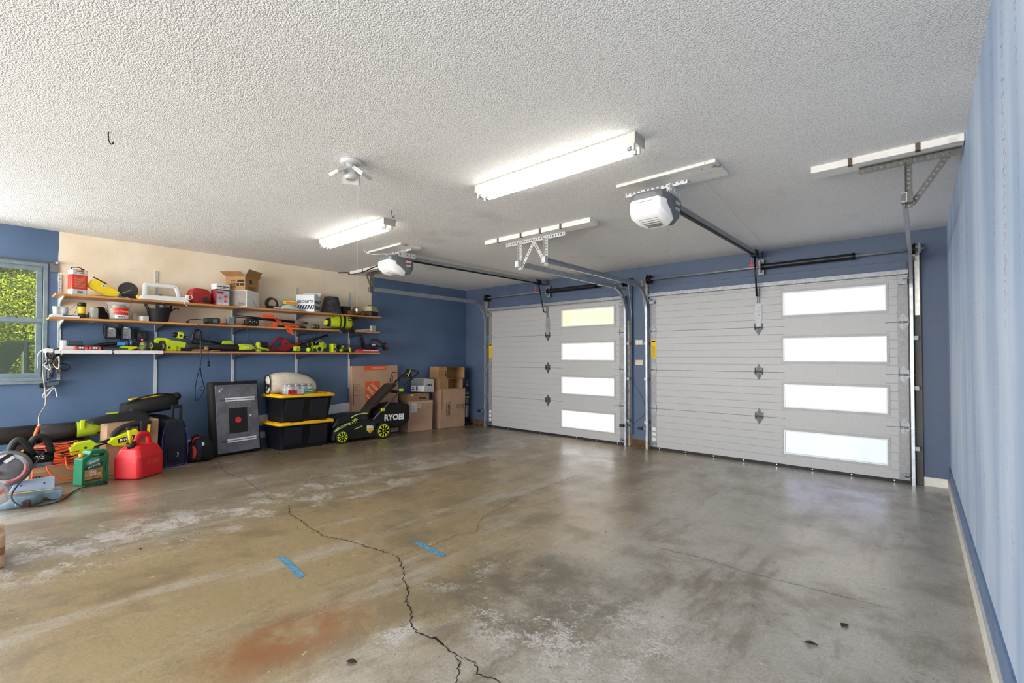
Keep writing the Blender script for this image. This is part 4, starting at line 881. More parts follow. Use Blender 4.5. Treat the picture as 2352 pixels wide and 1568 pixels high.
MB().ell((-.02, 0, .028), (.10, .06, .032)).ell((.07, -.01, .02), (.05, .04, .022)).build('cloth', ORG, t); MB().ell((-.16, -.03, .016), (.11, .035, .018)).ell((.12, .01, .02), (.10, .05, .022)).build('dark_cloth', mat('dark green cloth', (36, 52, 44), .85), t)
t = it('spot_light', 'short silver and black cylinder lamp on the middle shelf', 'lamp', 3.125, -6.375, SM, 20); MB().at((0, 0, .036), (0, 90, 0)).lathe([(.022, -.065), (.028, -.06), (.028, .0), (.034, .004), (.034, .05), (.030, .056)], 22).build('barrel', STEELD(), t); MB().at((0, 0, .036), (0, 90, 0)).lathe([(.029, .0562), (.026, .06), (0, .061)], 22).build('lens', mat('pale lens', (210, 220, 220), .1), t)
for s_ in (-.02, .03): MB().at((s_, 0, .036), (0, 90, 0)).lathe([(.0345, -.006), (.0345, .006)], 22, caps=False).build('band', BLK(), t)
# lime tool bag
t = it('tool_bag', 'lime green zipped tool bag with black straps on the middle shelf', 'bag', 3.50, -6.42, SM + .03, 6); BG = mat('lime bag cloth', (186, 204, 22), .75, 0, .1, 10, .3, 30)
def bagring(x, w, h, z0=0.): return [(x, w * math.copysign(abs(math.cos(2 * PI * j / 16)) ** .6, math.cos(2 * PI * j / 16)), z0 + h / 2 + h / 2 * math.copysign(abs(math.sin(2 * PI * j / 16)) ** .7, math.sin(2 * PI * j / 16))) for j in range(16)]
prof = ((-.225, .03, .06, .04), (-.19, .06, .10, .03), (-.10, .085, .15, .01), (-.02, .095, .185, 0), (.06, .10, .205, 0), (.13, .10, .195, 0), (.19, .09, .15, 0), (.205, .07, .10, .01))
MB().loft([bagring(*p) for p in prof], True).build('body', BG, t)
def band(x0, x1, k=1.03):
    def at_(x):
        for a, b in zip(prof, prof[1:]):
            if a[0] <= x <= b[0]: u = (x - a[0]) / (b[0] - a[0]); return tuple(a[i] + (b[i] - a[i]) * u for i in range(4))
        return prof[-1]
    r_ = []
    for x in (x0, (x0 + x1) / 2, x1): x_, w, h, z = at_(x); r_.append(bagring(x, w * k, h * (k + .01), z - .002))
    return MB().loft(r_, True, False)
band(-.035, -.02).build('piping', BLK(), t); band(.02, .055).build('strap', BLK(), t); band(.165, .185).build('strap', BLK(), t); band(-.21, -.17).build('end_trim', BLK(), t)
MB().bb(.085, .145, -.108, -.102, .115, .15).build('badge', BLK(), t, bev=.003); text('lettering', 'RYOBI', .018, LBL(), t, (.115, -.1085, .133), bold=.0006)
t = it('cloth_sleeve', 'black cloth sleeve hanging over the shelf edge below the lime bag', 'cloth', 3.47, -6.33, SM, 0)
MB().strip([(-.22, .03, .012), (-.08, .0, .02), (.0, -.02, .022), (.06, -.048, .012), (.075, -.056, -.01), (.08, -.058, -.035)], .10, .012, (.35, -.8, 0)).build('sleeve', mat('black nylon'), t); MB().bb(-.03, .20, -.062, -.052, -.032, .012).build('flap', mat('black nylon'), t, bev=.004)
MB().ell((-.02, -.065, -.028), (.008, .004, .008), 8, 6).build('snap', SCREW(), t)
t = it('mallet', 'square black headed mallet lying at the right end of the middle shelf', 'mallet', 4.03, -6.38, SM, -14); MB().bb(-.008, .055, -.03, .03, 0.0, .095).build('head', mat('black rubber'), t, bev=.006); MB().bb(-.03, -.008, -.029, .029, .002, .092).build('white_face', mat('scuffed white face', (214, 212, 208), .5), t, bev=.004); MB().cyl((-.02, 0, .03), (-.27, .0, .010), .009).build('handle', WHT(), t); MB().cyl((-.27, 0, .010), (-.34, 0, .010), .010).build('grip', BLK(), t)

# ---------------------------------------------------------------- lowest shelf
DKR = mat('deep red tool plastic', (150, 34, 40), .45, 0, .08)
t = it('charger_block', 'white and grey charger block at the left end of the lowest shelf', 'charger', .635, -6.46, SB + .052, 4); MB().bb(-.03, .085, -.04, .04, 0, .046).build('case', mat('graphite plastic', (60, 70, 72), .5), t, bev=.006); MB().bb(-.075, -.03, -.042, .042, -.004, .052).build('white_end', mat('mint white plastic', (206, 226, 220), .4), t, bev=.012)
t = it('white_carton', 'small slanted white carton at the left end of the lowest shelf', 'box', .60, -6.42, SB, 8); MB().prism([(-.05, 0), (.05, 0), (.048, .04), (-.036, .051)], -.06, .04).build('carton', WPAP(), t, bev=.002)
for y, lab in ((.695, 'red and black battery pack on the lowest shelf beside the white carton'), (.80, 'red and black battery pack on the lowest shelf beside the flat dark case')):
    t = it('battery_pack', lab, 'battery', y, -6.36, SB, 3, 'red battery packs'); MB().bb(-.045, .045, -.05, .04, 0, .046).build('case', DKR, t, bev=.006); MB().bb(-.026, .026, -.053, -.049, .008, .042).build('face', mat('grey brown face', (104, 84, 80), .5), t, bev=.002)
    for x in (-.038, .038): MB().bb(x - .01, x + .01, -.054, -.04, .004, .034).build('latch', mat('salmon plastic', (206, 92, 84), .5), t, bev=.002)
    q = MB(); q.cyl((-.008, -.055, .026), (-.008, -.0525, .026), .009, n=16).cyl((.01, -.055, .026), (.01, -.0525, .026), .008, n=16); q.build('round_mark', mat('white ink', (226, 220, 216), .5), t)
    MB().bb(-.03, .03, -.03, .03, .046, .056).build('terminal_rail', BLK(), t)
t = it('flat_dark_case', 'flat dark slate case on the lowest shelf', 'case', .925, -6.375, SB, 2); MB().bb(-.065, .07, -.05, .05, 0, .034).build('case', mat('slate case', (52, 60, 76), .5), t, bev=.004); MB().bb(-.068, .073, -.052, .052, .034, .042).build('lid', BLK(), t, bev=.003)
t = it('tool_grip', 'black tool grip lying behind the flat dark case', 'hand tool', .90, -6.50, SB, -8); MB().loft([[(x, .022 * math.cos(2 * PI * j / 10), .06 + dz + .02 * math.sin(2 * PI * j / 10)) for j in range(10)] for x, dz in ((-.09, -.02), (-.05, .0), (.06, .015), (.11, .02))], True).build('grip', BLK(), t); MB().bb(-.03, .02, -.02, .02, 0, .05).build('foot', BLK(), t)
t = it('lime_stapler', 'lime green stapler like tool on the lowest shelf', 'hand tool', 1.05, -6.36, SB, 3); MB().prism([(-.08, .0), (.02, 0), (.05, .012), (.10, .03), (.098, .048), (.05, .046), (.0, .05), (-.075, .04)], -.02, .02).build('body', LIME(), t, bev=.005); MB().bb(-.05, .02, -.022, .022, .014, .026).build('grip', BLK(), t)
t = it('red_pliers', 'red handled pliers with dark jaws on the lowest shelf', 'pliers', 1.15, -6.365, SB, -8); 
for s_ in (-1, 1): MB().tube(smooth_path([(.0, 0, .03), (-.03, .0, .03 + s_ * .012), (-.07, 0, .025 + s_ * .016), (-.09, 0, .02 + s_ * .012)], 4), .009, 7).build('handle', RED(), t)
MB().prism([(0, .02), (.05, .02), (.065, .04), (.0, .045)], -.008, .008).build('jaws', STEELD(), t); MB().bb(.0, .09, .03, .09, 0, .05).build('red_bit_case', DKR, t, bev=.004)
t = it('blue_knife', 'bright blue utility knife resting on clutter below the chargers', 'knife', 1.03, -6.47, SB + .058, 0); MB().prism([(-.03, 0), (.035, .0), (.05, .018), (.03, .036), (-.03, .034)], -.012, .012).build('handle', mat('sky blue plastic', (70, 150, 222), .45), t, bev=.004); MB().bb(-.03, .03, -.03, .02, -.058, 0).build('block', BLK(), t)
t = it('charger_pile', 'jumble of black chargers and leads below the wall chargers', 'charger', 1.12, -6.51, SB, 0); MB().bb(-.03, .05, -.03, .05, 0, .10).bb(.02, .07, -.05, .0, 0, .07).build('case', BLK(), t, bev=.006); MB().cyl((-.0, -.035, .05), (-.0, -.035, .125), .016).cyl((-.035, -.035, .04), (-.035, -.035, .11), .014).build('battery_cell', mat('steel blue cell', (90, 110, 150), .3, .4), t)
MB().tube(smooth_path([(-.12, -.03, .02), (-.07, -.05, .05), (-.02, -.06, .03), (.06, -.07, .045), (.12, -.05, .02)], 5), .007, 6).build('lead', BLK(), t)
for y, z0, h, lab, led in ((.966, 1.475, .125, 'black charger with a white label, leftmost of three on the wall', 0), (1.093, 1.465, .145, 'black charger with a white label, middle of three on the wall', 0), (1.236, 1.452, .12, 'black charger showing a red light, rightmost of three on the wall', 1)):
    t = it('wall_charger', lab, 'charger', y, XL, z0, 0, 'chargers mounted on the wall')
    MB().loft([rr(.092, h, .014, z) for z in (0, .05, .06)]).build('case', BLK(), t, bev=.004).matrix_local = Matrix.Translation((0, 0, h / 2)) @ Matrix.Rotation(R(90), 4, 'X')
    if not led:
        MB().bb(-.03, .036, -.0612, -.0602, .018, h - .018).build('label', mat('silver label', (150, 152, 160), .5, 0, .12, 40), t); lines(t, 'print', INK(), -.026, .032, .024, h - .024, 8, -.0612, .3, .4)
        lines(t, 'white_print', LBL(), -.022, .026, h - .016, h - .004, 1, -.0602, .8, 0)
    else:
        MB().bb(-.032, .032, -.066, -.0602, .04, .10).build('battery_dock', mat('dark dock', (44, 44, 48), .4), t, bev=.006); MB().cyl((.0, -.067, .075), (.0, -.0662, .075), .016).build('round_mark', BLK(), t)
        MB().ell((-.006, -.064, .022), (.008, .006, .008), 10, 8).build('indicator_light', mat('red led', (255, 40, 60), .3, emit=6.), t)
    MB().tube(smooth_path([(-.03, -.03, h), (-.055, -.03, h + .035), (-.062, -.02, h - .02), (-.055, -.03, .02), (-.02, -.05, -.04), (.02, -.06, -.07)], 5), .006, 6).build('lead', BLK(), t)
# reciprocating saw / inflator with a round dial
t = it('cordless_vacuum', 'cordless tool with a round black and lime dial end on the lowest shelf', 'power tool', 1.27, -6.36, SB, 22)
MB().at((-.06, 0, .054), (0, 90, 0)).lathe([(.046, -.03), (.053, -.02), (.054, .02), (.05, .06), (.036, .10), (.032, .16)], 24).build('barrel', mat('dark olive grey plastic', (60, 62, 46), .5), t)
MB().at((-.06, 0, .054), (0, 90, 0)).lathe([(.0545, .03), (.0525, .045)], 24, caps=False).build('lime_ring', LIME(), t)
q = MB().at((-.0905, 0, .054), (0, 0, -90))
for k in range(-3, 4):
    if abs(k) > 0: q.bb(-.012 - .026 * (1 - abs(k) / 4), .012 + .026 * (1 - abs(k) / 4), -.002, .0, k * .0125 - .003, k * .0125 + .003)
q.build('dial_ribs', mat('lime grey ribs', (150, 160, 40), .5), t); q = MB().at((-.035, -.0525, .06), (0, 0, 0)); q.frame(-.012, .012, -.022, .022, .004, -.003, 0); q.build('dial_mark', LBL(), t)
MB().at((.105, 0, .054), (0, 90, 0)).lathe([(.030, 0), (.030, .02)], 18).build('grey_collar', mat('light grey plastic', (168, 168, 172), .5), t)
t = it('cordless_saw', 'lime green cordless reciprocating saw on the lowest shelf', 'power tool', 1.515, -6.42, SB, 3)
MB().prism([(-.20, .07), (-.175, .06), (-.16, .115), (-.11, .118), (-.10, .06), (.0, .045), (.085, .04), (.095, .10), (.03, .115), (-.06, .128), (-.10, .148), (-.17, .15), (-.205, .125)], -.025, .025).build('body', LIME(), t, bev=.007)
MB().bb(-.16, -.105, -.02, .02, .07, .11).build('grip_pad', mat('brown grip', (70, 52, 20), .7), t); MB().loft([[(x, .022 * k * math.cos(2 * PI * j / 12), .06 + .026 * k * math.sin(2 * PI * j / 12)) for j in range(12)] for x, k in ((.09, 1.2), (.13, 1.25), (.22, .9), (.25, .7))], True).build('nose_boot', mat('rubber boot', (54, 54, 44), .7), t)
MB().bb(-.10, .0, -.034, .034, 0, .062).build('battery', LIME(), t, bev=.01); MB().bb(.0, .04, -.02, .02, .005, .045).build('latch', LIME(), t, bev=.004); MB().cyl((-.075, -.036, .04), (-.075, -.034, .04), .012, n=16).build('screw_hole', BLK(), t)
# string trimmer
t = it('string_trimmer', 'long string trimmer with a black loop handle on the lowest shelf', 'string trimmer', 1.80, -6.47, SB, 0)
MB().cyl((-.235, 0, .175), (.32, 0, .075), .013).build('shaft', mat('black tube'), t); MB().prism([(-.27, .155), (-.215, .14), (-.20, .20), (-.215, .225), (-.255, .225)], -.028, .028).build('head_clamp', LIME(), t, bev=.006); MB().cyl((-.235, -.031, .18), (-.235, -.028, .18), .012, n=14).build('bolt', BLK(), t)
MB().ell((-.285, 0, .19), (.03, .022, .03), 12, 8).build('end_knob', BLK(), t)
MB().tube(smooth_path([(-.115, 0, .11), (-.11, -.01, .20), (-.085, -.015, .245), (-.05, -.015, .245), (-.03, -.01, .20), (-.035, 0, .11), (-.07, 0, .095), (-.115, 0, .11)], 5), .015, 9).build('loop_handle', BLK(), t)
MB().prism([(.17, .075), (.33, .075), (.325, .105), (.28, .138), (.21, .132)], -.03, .03).build('motor_cover', LIME(), t, bev=.01); MB().bb(.16, .40, -.03, .03, .05, .08).build('lower_body', BLK(), t, bev=.008)
MB().cyl((-.05, 0, 0), (-.05, 0, .12), .012).cyl((.3, 0, 0), (.3, 0, .06), .014).build('rest', BLK(), t)
t = it('stick_blower', 'black tubed blower with a lime green body on the lowest shelf', 'leaf blower', 2.03, -6.385, SB, 0)
MB().at((0, 0, .05), (0, 90, 0)).lathe([(.034, -.30), (.038, -.29), (.038, .10), (.034, .105), (.034, .13)], 20).build('tube', mat('matt black tube', (38, 38, 42), .55), t); MB().loft([[(x, y * .032 * k, .055 + z * .036 * k) for y, z in ((-1, -.8), (1, -.8), (1.1, .2), (.6, 1), (-.6, 1), (-1.1, .2))] for x, k in ((.12, 1.05), (.18, 1.2), (.27, .95), (.31, .6))]).build('body', LIME(), t, bev=.006)
text('lettering', 'RYOBI', .020, LBL(), t, (.205, -.042, .055), bold=.0008); MB().loft([[(x, y * .028, .05 + z * .03) for y, z in ((-1, -1), (1, -1), (1, .8), (-1, .8))] for x in (.31, .37)]).build('grey_end', mat('slate plastic'), t, bev=.006); MB().bb(-.02, .30, -.03, .03, 0, .012).build('foot', BLK(), t)
t = it('leather_scrap', 'brown leather glove lying in front of the blower tube', 'glove', 1.73, -6.325, SB, 0); MB().ell((0, 0, .012), (.09, .03, .014)).ell((.06, 0, .03), (.025, .02, .03)).ell((.15, .0, .008), (.06, .025, .009)).build('leather', mat('tan leather', (152, 112, 84), .8, 0, .2, 14), t)
t = it('palm_sander', 'lime green and black palm sander on the lowest shelf', 'sander', 2.44, -6.385, SB, 4)
MB().prism([(-.075, .0), (.065, .0), (.065, .035), (.0, .05), (-.03, .06), (-.045, .115), (-.065, .13), (-.08, .10)], -.035, .035).build('body', LIME(), t, bev=.007); MB().prism([(-.06, .062), (.045, .055), (.06, .075), (.05, .12), (-.04, .132), (-.05, .12)], -.036, .036).build('black_grip', BLK(), t, bev=.01); MB().bb(-.08, .07, -.04, .04, 0, .008).build('pad', mat('grey pad', (150, 150, 146), .7), t); text('lettering', 'RYOBI', .026, BLK(), t, (-.01, -.0425, .022), bold=.001)
# dark red blower with a long black nozzle
t = it('red_blower', 'dark red hand blower with a long black nozzle pointing up right', 'leaf blower', 2.73, -6.50, SB, 2)
MB().prism([(-.04, .01), (.05, .005), (.13, .06), (.24, .105), (.255, .145), (.13, .11), (.09, .13), (.055, .175), (.02, .18), (.0, .14), (-.03, .075), (-.20, .05), (-.20, .02)], -.035, .035).build('body', mat('deep red tool plastic'), t, bev=.012, seg=3)
MB().tube(smooth_path([(.03, 0, .17), (-.02, 0, .182), (-.08, 0, .17), (-.13, 0, .11), (-.16, 0, .06)], 5), (.012, .018), 8, flat=(0, 1, 0)).build('handle', mat('deep red tool plastic'), t); MB().cyl((.045, -.037, .115), (.045, -.034, .115), .016).build('logo_disc', mat('grey red', (90, 50, 54), .5), t)
MB().tube([(.235, 0, .122), (.45, 0, .185), (.64, 0, .245)], .024, 12, taper=.62).build('nozzle', mat('matt black tube'), t); MB().tube([(.635, 0, .243), (.66, 0, .252)], .017, 12).build('nozzle_lip', BLK(), t); MB().bb(-.20, -.12, -.03, .03, 0, .022).build('battery_rail', STEELD(), t)
t = it('saw_blade', 'flat black saw blade case lying under the dark red blower', 'case', 2.60, -6.345, SB, 0); MB().bb(-.20, .30, -.03, .03, 0, .014).build('case', BLK(), t)
t = it('impact_driver', 'lime green drill lying on its side, leftmost of the right hand group', 'drill', 2.98, -6.365, SB, 0); 
def drill(t, dx=0.):
    MB().bb(-.155 + dx, -.075 + dx, -.038, .030, 0.002, .078).build('battery', LIME(), t, bev=.012); MB().bb(-.135 + dx, -.095 + dx, -.0395, -.037, .02, .06).build('battery_face', mat('dull lime', (150, 168, 16), .6), t)
    MB().loft([[(x + dx, .022 * k * math.cos(2 * PI * j / 10), .04 + .024 * k * math.sin(2 * PI * j / 10)) for j in range(10)] for x, k in ((-.08, 1.2), (-.05, .8), (.02, .85), (.04, 1.3))], True).build('grip', mat('dark olive grey plastic'), t)
    MB().at((.07 + dx, 0, .034), (0, 90, 30)).lathe([(.02, -.06), (.032, -.05), (.032, .03), (.022, .055), (.014, .07)], 16).build('motor_housing', LIME(), t); MB().at((.07 + dx, 0, .034), (0, 90, 30)).lathe([(.0325, -.035), (.0325, -.015)], 16).build('black_ring', BLK(), t); MB().cyl((.115 + dx, .03, .034), (.145 + dx, .05, .034), .013, .008).build('chuck', BLK(), t)
drill(t)
t = it('circular_saw', 'lime green and black circular saw, tallest of the right hand group', 'circular saw', 3.14, -6.37, SB, 2)
MB().at((.03, 0, .055), (0, 0, 0)).cyl((0, -.05, 0), (0, -.035, 0), .05, .05, 28).build('blade_guard', LIME(), t); MB().bb(-.06, .12, -.03, .02, .05, .10).build('lime_housing', LIME(), t, bev=.014); MB().at((.03, 0, .07)).tube([(.07 * math.cos(R(a)), -.042, .012 + .085 * math.sin(R(a))) for a in range(30, 155, 12)], .006, 6).build('guard_rim', GALV(), t)
MB().loft([[(x, .034 * k * math.cos(2 * PI * j / 12), .105 + dz + .034 * k * math.sin(2 * PI * j / 12)) for j in range(12)] for x, k, dz in ((-.15, .9, .0), (-.13, 1.25, .0), (-.09, 1.25, .0), (-.08, .9, 0), (.04, .85, .004))], True).build('motor_body', BLK(), t); MB().bb(-.092, -.07, -.04, .03, .07, .14).bb(.03, .10, -.03, .03, .09, .14).build('lime_collar', LIME(), t, bev=.008)
MB().tube([(.09, 0, .13), (.125, 0, .11), (.13, 0, .06)], .022, 10).build('rear_handle', LIME(), t); MB().bb(-.07, .11, -.06, .03, 0, .012).build('base_plate', STEELD(), t); MB().ell((.02, -.052, .045), (.03, .006, .03), 14, 8).build('dark_hub', mat('navy plastic'), t)
t = it('standing_battery_tool', 'lime green battery facing forward beside the circular saw', 'power tool', 3.385, -6.375, SB, 4); MB().loft([rr(.075, .10, .022, z, 4) for z in (0, .006, .118, .124)]).build('battery', LIME(), t, bev=.006); q = MB(); q.prism([(-.02, .03), (.0, .02), (.02, .035), (.016, .06), (-.012, .064)], -.053, -.050); q.build('dark_star', mat('dark olive mark', (70, 74, 14), .6), t); MB().bb(-.02, .02, -.052, -.049, .09, .108).build('vent', mat('dull lime'), t)
t = it('compact_drill', 'small lime green and black drill lying at the right of the lowest shelf', 'drill', 3.545, -6.38, SB, 0)
MB().at((-.06, 0, .06)).ell((0, 0, .02), (.035, .03, .03), 14, 9).build('chuck', BLK(), t); MB().at((-.06, 0, .06)).ell((.03, -.005, -.03), (.03, .026, .026), 14, 9).build('lime_housing', LIME(), t); MB().tube([(-.02, 0, .075), (.04, 0, .045), (.09, 0, .03)], .026, 12).build('grip', mat('dark olive grey plastic'), t); MB().bb(-.03, .01, -.025, .025, .06, .10).build('lime_collar', LIME(), t, bev=.008); MB().bb(.085, .125, -.03, .03, 0, .072).build('battery', LIME(), t, bev=.012); MB().bb(-.09, .09, -.03, .03, 0, .008).build('foot', BLK(), t)
t = it('hedge_trimmer', 'black hedge trimmer overhanging the right end of the lowest shelf', 'hedge trimmer', 4.02, -6.40, SB + .046, 0)
MB().loft([[(x, y * .03 * k, .045 + z * .045 * k) for y, z in ((-1, -1), (1, -1), (1, .8), (-1, .8))] for x, k in ((-.16, .3), (-.10, .8), (.06, 1), (.12, .8))]).build('motor_body', BLK(), t, bev=.01)
MB().tube(smooth_path([(-.02, 0, .08), (.02, 0, .145), (.09, 0, .155), (.17, 0, .12), (.21, 0, .07)], 5), .020, 10).build('rear_handle', mat('charcoal grip', (46, 46, 50), .6), t); MB().bb(-.01, .16, -.022, .022, .04, .06).build('lower_bar', BLK(), t)
MB().at((.25, 0, .05), (0, -28, 0)).bb(-.035, .035, -.035, .035, -.055, .055).build('battery', BLK(), t, bev=.008); MB().at((.25, -.036, .05), (0, -28, 0)).bb(.005, .02, -.0015, .0, -.035, .03).build('battery_mark', mat('rust print', (160, 60, 40), .6), t)
MB().tube(smooth_path([(-.10, 0, .05), (-.13, -.01, .13), (-.155, -.01, .19), (-.165, .02, .20), (-.14, .03, .13), (-.10, .03, .06)], 5), .014, 8).build('front_handle', BLK(), t); MB().cyl((-.14, -.02, .03), (-.235, -.02, .155), .010).build('hand_guard', BLK(), t)
MB().bb(-.60, -.14, -.012, .012, .024, .034).build('cutting_blade', mat('dark red brown steel', (84, 52, 50), .5, .4), t).rotation_euler = (0, R(5), 0); MB().bb(.0, .06, -.0315, -.0305, .066, .080).build('white_mark', LBL(), t)
t = it('blade_cover', 'red and white wrapped blade cover under the black hedge trimmer', 'blade cover', 3.955, -6.385, SB, 0); MB().loft([rr(.38, .09, .02, 0, cx=-.02), rr(.39, .095, .02, .012, cx=-.02), rr(.36, .085, .02, .045, cx=-.01)]).build('sleeve', mat('red pink wrap', (206, 60, 72), .5, 0, .25, 18), t); MB().loft([rr(.30, .092, .02, .026, cx=.03), rr(.29, .09, .02, .036, cx=.03)]).build('white_band', mat('white wrap', (232, 214, 214), .5, 0, .1, 30), t)
# cords hanging off the shelves
def cord(name, label, pts, r, m, cat='cord'): return tag(MB().tube(smooth_path([Vector(p) for p in pts], 8), r, 7).build(name, m), label, cat)
def wp(u, v, X): return tuple(onX(u, v, X))
cord('power_cord', 'black power cord hanging from the middle shelf down to a loop beside the dark panel', [wp(455, 743, -6.27), wp(461, 780, -6.265), wp(462, 815, -6.262), wp(460, 840, -6.28), wp(452, 870, -6.42), wp(448, 900, -6.5), wp(450, 918, -6.52), wp(458, 915, -6.5), wp(470, 895, -6.5), wp(468, 885, -6.52), wp(459, 892, -6.53), wp(466, 898, -6.54), wp(469, 889, -6.55), wp(462, 860, -6.4), wp(461, 845, -6.3)], .004, BLK())
t = thing('plug_cord', 'thin black cord with a small plug hanging below the shelves', 'cord', (0, 0, 0)); P = [wp(477, 743, -6.27), wp(478, 775, -6.262), wp(478, 812, -6.26), wp(479, 830, -6.28)]
MB().tube(smooth_path(P, 6), .0032, 6).build('lead', BLK(), t); e = Vector(P[-1]); MB().cyl(e, e - Vector((0, 0, .06)), .011).build('plug', BLK(), t); MB().cyl(e - Vector((0, 0, .06)), e - Vector((0, 0, .07)), .006).build('pin', SCREW(), t)
# tangle beside the window
t = thing('cable_tangle', 'tangle of black and white cables hanging between window and lowest shelf', 'cables', (0, 0, 0)); rnd = random.Random(4)
def loopy(c, n, amp, r, m, nm):
    P = [];
    for k in range(n): P.append(Vector((XL + .05 + rnd.uniform(0, .20), c[0] + rnd.uniform(-amp, amp), c[1] + rnd.uniform(-1.6 * amp, 1.6 * amp))))
    MB().tube(smooth_path(P, 6), r, 6).build(nm, m, t)
for k in range(4): loopy((.505, 1.29), 10, .055, .005, BLK(), 'black_cable')
for k in range(2): loopy((.49, 1.25), 8, .06, .005, mat('white cable', (214, 216, 212), .5), 'white_cable')
loopy((.52, 1.20), 7, .05, .006, mat('brown cable', (96, 66, 44), .6), 'brown_cable'); loopy((.49, 1.12), 7, .045, .0045, BLK(), 'black_cable')
MB().tube(smooth_path([(XL + .3, .50, SB + .01), (XL + .3, .44, SB + .01), (XL + .24, .40, 1.30), (XL + .16, .405, 1.2), (XL + .06, .41, 1.16)], 5), .005, 6).build('white_cable', mat('white cable'), t)
MB().box((XL + .05, .50, 1.13), (.05, .035, .13)).build('adapter', mat('grey adapter', (110, 116, 122), .5), t, bev=.005); MB().at((XL + .06, .50, 1.005), (0, 0, 0)).prismx([(-.075, -.035), (.07, .0), (.07, .042), (-.075, .012)], -.03, .03).build('power_strip', BLK(), t, bev=.004); MB().at((XL + .0915, .505, 1.005)).prismx([(-.03, -.02), (.06, .0), (.06, .036), (-.03, .018)], -.001, .001).build('strip_face', mat('slate face', (84, 100, 116), .5), t)
MB().tube(smooth_path([(XL + .05, .53, .99), (XL + .05, .47, .93), (XL + .05, .45, .89), (XL + .05, .475, .885), (XL + .05, .53, .97), (XL + .05, .545, .93), (XL + .05, .555, .875)], 6), .006, 6).build('white_loop', mat('white cable'), t)
MB().tube(smooth_path([(XL + .05, .56, 1.22), (XL + .05, .63, 1.20), (XL + .05, .64, 1.16), (XL + .05, .60, 1.145), (XL + .05, .55, 1.18)], 6), .004, 6).build('black_loop', BLK(), t)
# ================================================================ things on the floor along the left wall
NAVY = mat('navy nylon', (20, 24, 42), .8, 0, .18, 14, .3, 50); BNY = mat('black nylon bag', (12, 12, 14), .8, 0, .2, 14, .3, 50)
# ---- storage totes
TOTE = mat('dark navy tote plastic', (17, 20, 31), .42, 0, .12, 6); TLID = mat('yellow tote lid', (246, 190, 16), .42, 0, .05)
def tote(label, x, y, z, rz):
    t = thing('storage_tote', label, 'storage bin', (x, y, z), 0, 'black totes with yellow lids'); t.matrix_world = Matrix.Translation((x, y, z)) @ Matrix.Rotation(-math.atan(SL), 4, 'X') @ Matrix.Rotation(R(rz), 4, 'Z')
    MB().loft([rr(.655, .375, .035, 0), rr(.66, .38, .04, .006), rr(.735, .445, .05, .30), rr(.755, .465, .05, .302), rr(.755, .465, .05, .318)], True).build('body', TOTE, t)
    m = MB()
    for xa, xb in ((-.30, -.06), (.0, .0), (.04, .29)):
        if xb > xa:
            za, zb = .045, .285; f = lambda z: -.19 - .0335 * z / .30 - .004
            m.raw([(xa, f(za), za), (xb, f(za), za), (xb, f(zb), zb), (xa, f(zb), zb), (xa, f(za) + .012, za), (xb, f(za) + .012, za), (xb, f(zb) + .012, zb), (xa, f(zb) + .012, zb)], [(0, 1, 2, 3), (4, 7, 6, 5), (0, 4, 5, 1), (1, 5, 6, 2), (2, 6, 7, 3), (3, 7, 4, 0)])
    m.build('raised_panel', TOTE, t, bev=.004)
    lid = MB().loft([rr(.79, .50, .06, .312), rr(.80, .51, .06, .316), rr(.80, .51, .06, .335), rr(.77, .48, .05, .345), rr(.72, .43, .05, .346), rr(.70, .41, .05, .338)], True).build('lid', TLID, t)
    m = MB()
    for xa_, xb_ in ((-.37, -.24), (-.05, .20), (.29, .37)):
        for y_ in (-.215, .215): m.bb(xa_, xb_, y_ - .018, y_ + .018, .338, .352)
    for y_ in (-.12, 0, .12):
        for x_ in (-.36, .36): m.bb(x_ - .02, x_ + .02, y_ - .03, y_ + .03, .338, .356)
    m.build('lid_rib', TLID, lid, bev=.004)
    for s_ in (-1, 1): MB().bb(s_ * .385 - .022, s_ * .385 + .022, -.06, .06, .285, .318).build('grip_handle', TOTE, t, bev=.006)
tz = fz(2.88) + .001
tote('lower black tote with a yellow lid, on the floor', -6.335, 2.875, tz, 95); tote('upper black tote with a yellow lid, stacked on another', -6.338, 2.885, tz + .3555, 95.5)
top = tz + .3555 + .347
# rolled rug on the upper tote
t = thing('rolled_rug', 'cream rolled rug with a dark bound edge lying on the upper tote', 'rug', (-6.44, 2.80, top + .014), 96)
rings = []
for x, hy, hz, zo in ((-.30, .05, .105, .0), (-.285, .075, .12, 0), (-.2, .10, .135, 0), (-.06, .115, .142, 0), (.12, .115, .132, 0), (.26, .10, .108, 0), (.345, .075, .08, .0), (.385, .04, .05, .0)):
    rings.append([(x, hy * math.copysign(abs(math.cos(2 * PI * j / 20)) ** .8, math.cos(2 * PI * j / 20)), hz + zo + hz * math.copysign(abs(math.sin(2 * PI * j / 20)) ** .75, math.sin(2 * PI * j / 20))) for j in range(20)])
MB().loft(rings, True).build('rug', mat('cream woven rug', (222, 212, 194), .9, 0, .08, 8, .4, 60), t, sub=1)
DB = mat('dark rug backing', (44, 40, 40), .9, 0, .2, 30)
sp = [(-.302, .011 * a / 45 * .42 * math.cos(R(a)), .105 + .019 * a / 45 * .55 * math.sin(R(a))) for a in range(0, 420, 20)]
MB().tube(sp, .008, 6).build('dark_spiral_end', DB, t); MB().tube([(rings[1][j][0] - .008, rings[1][j][1] * 1.02, .12 + (rings[1][j][2] - .12) * 1.03) for j in range(20)], .007, 6, loop=True).build('dark_binding', DB, t); MB().at((-.3, 0, .105), (0, 90, 0)).lathe([(.0, 0), (.06, .004), (.0, .008)], 14, caps=False).build('dark_core', DB, t)
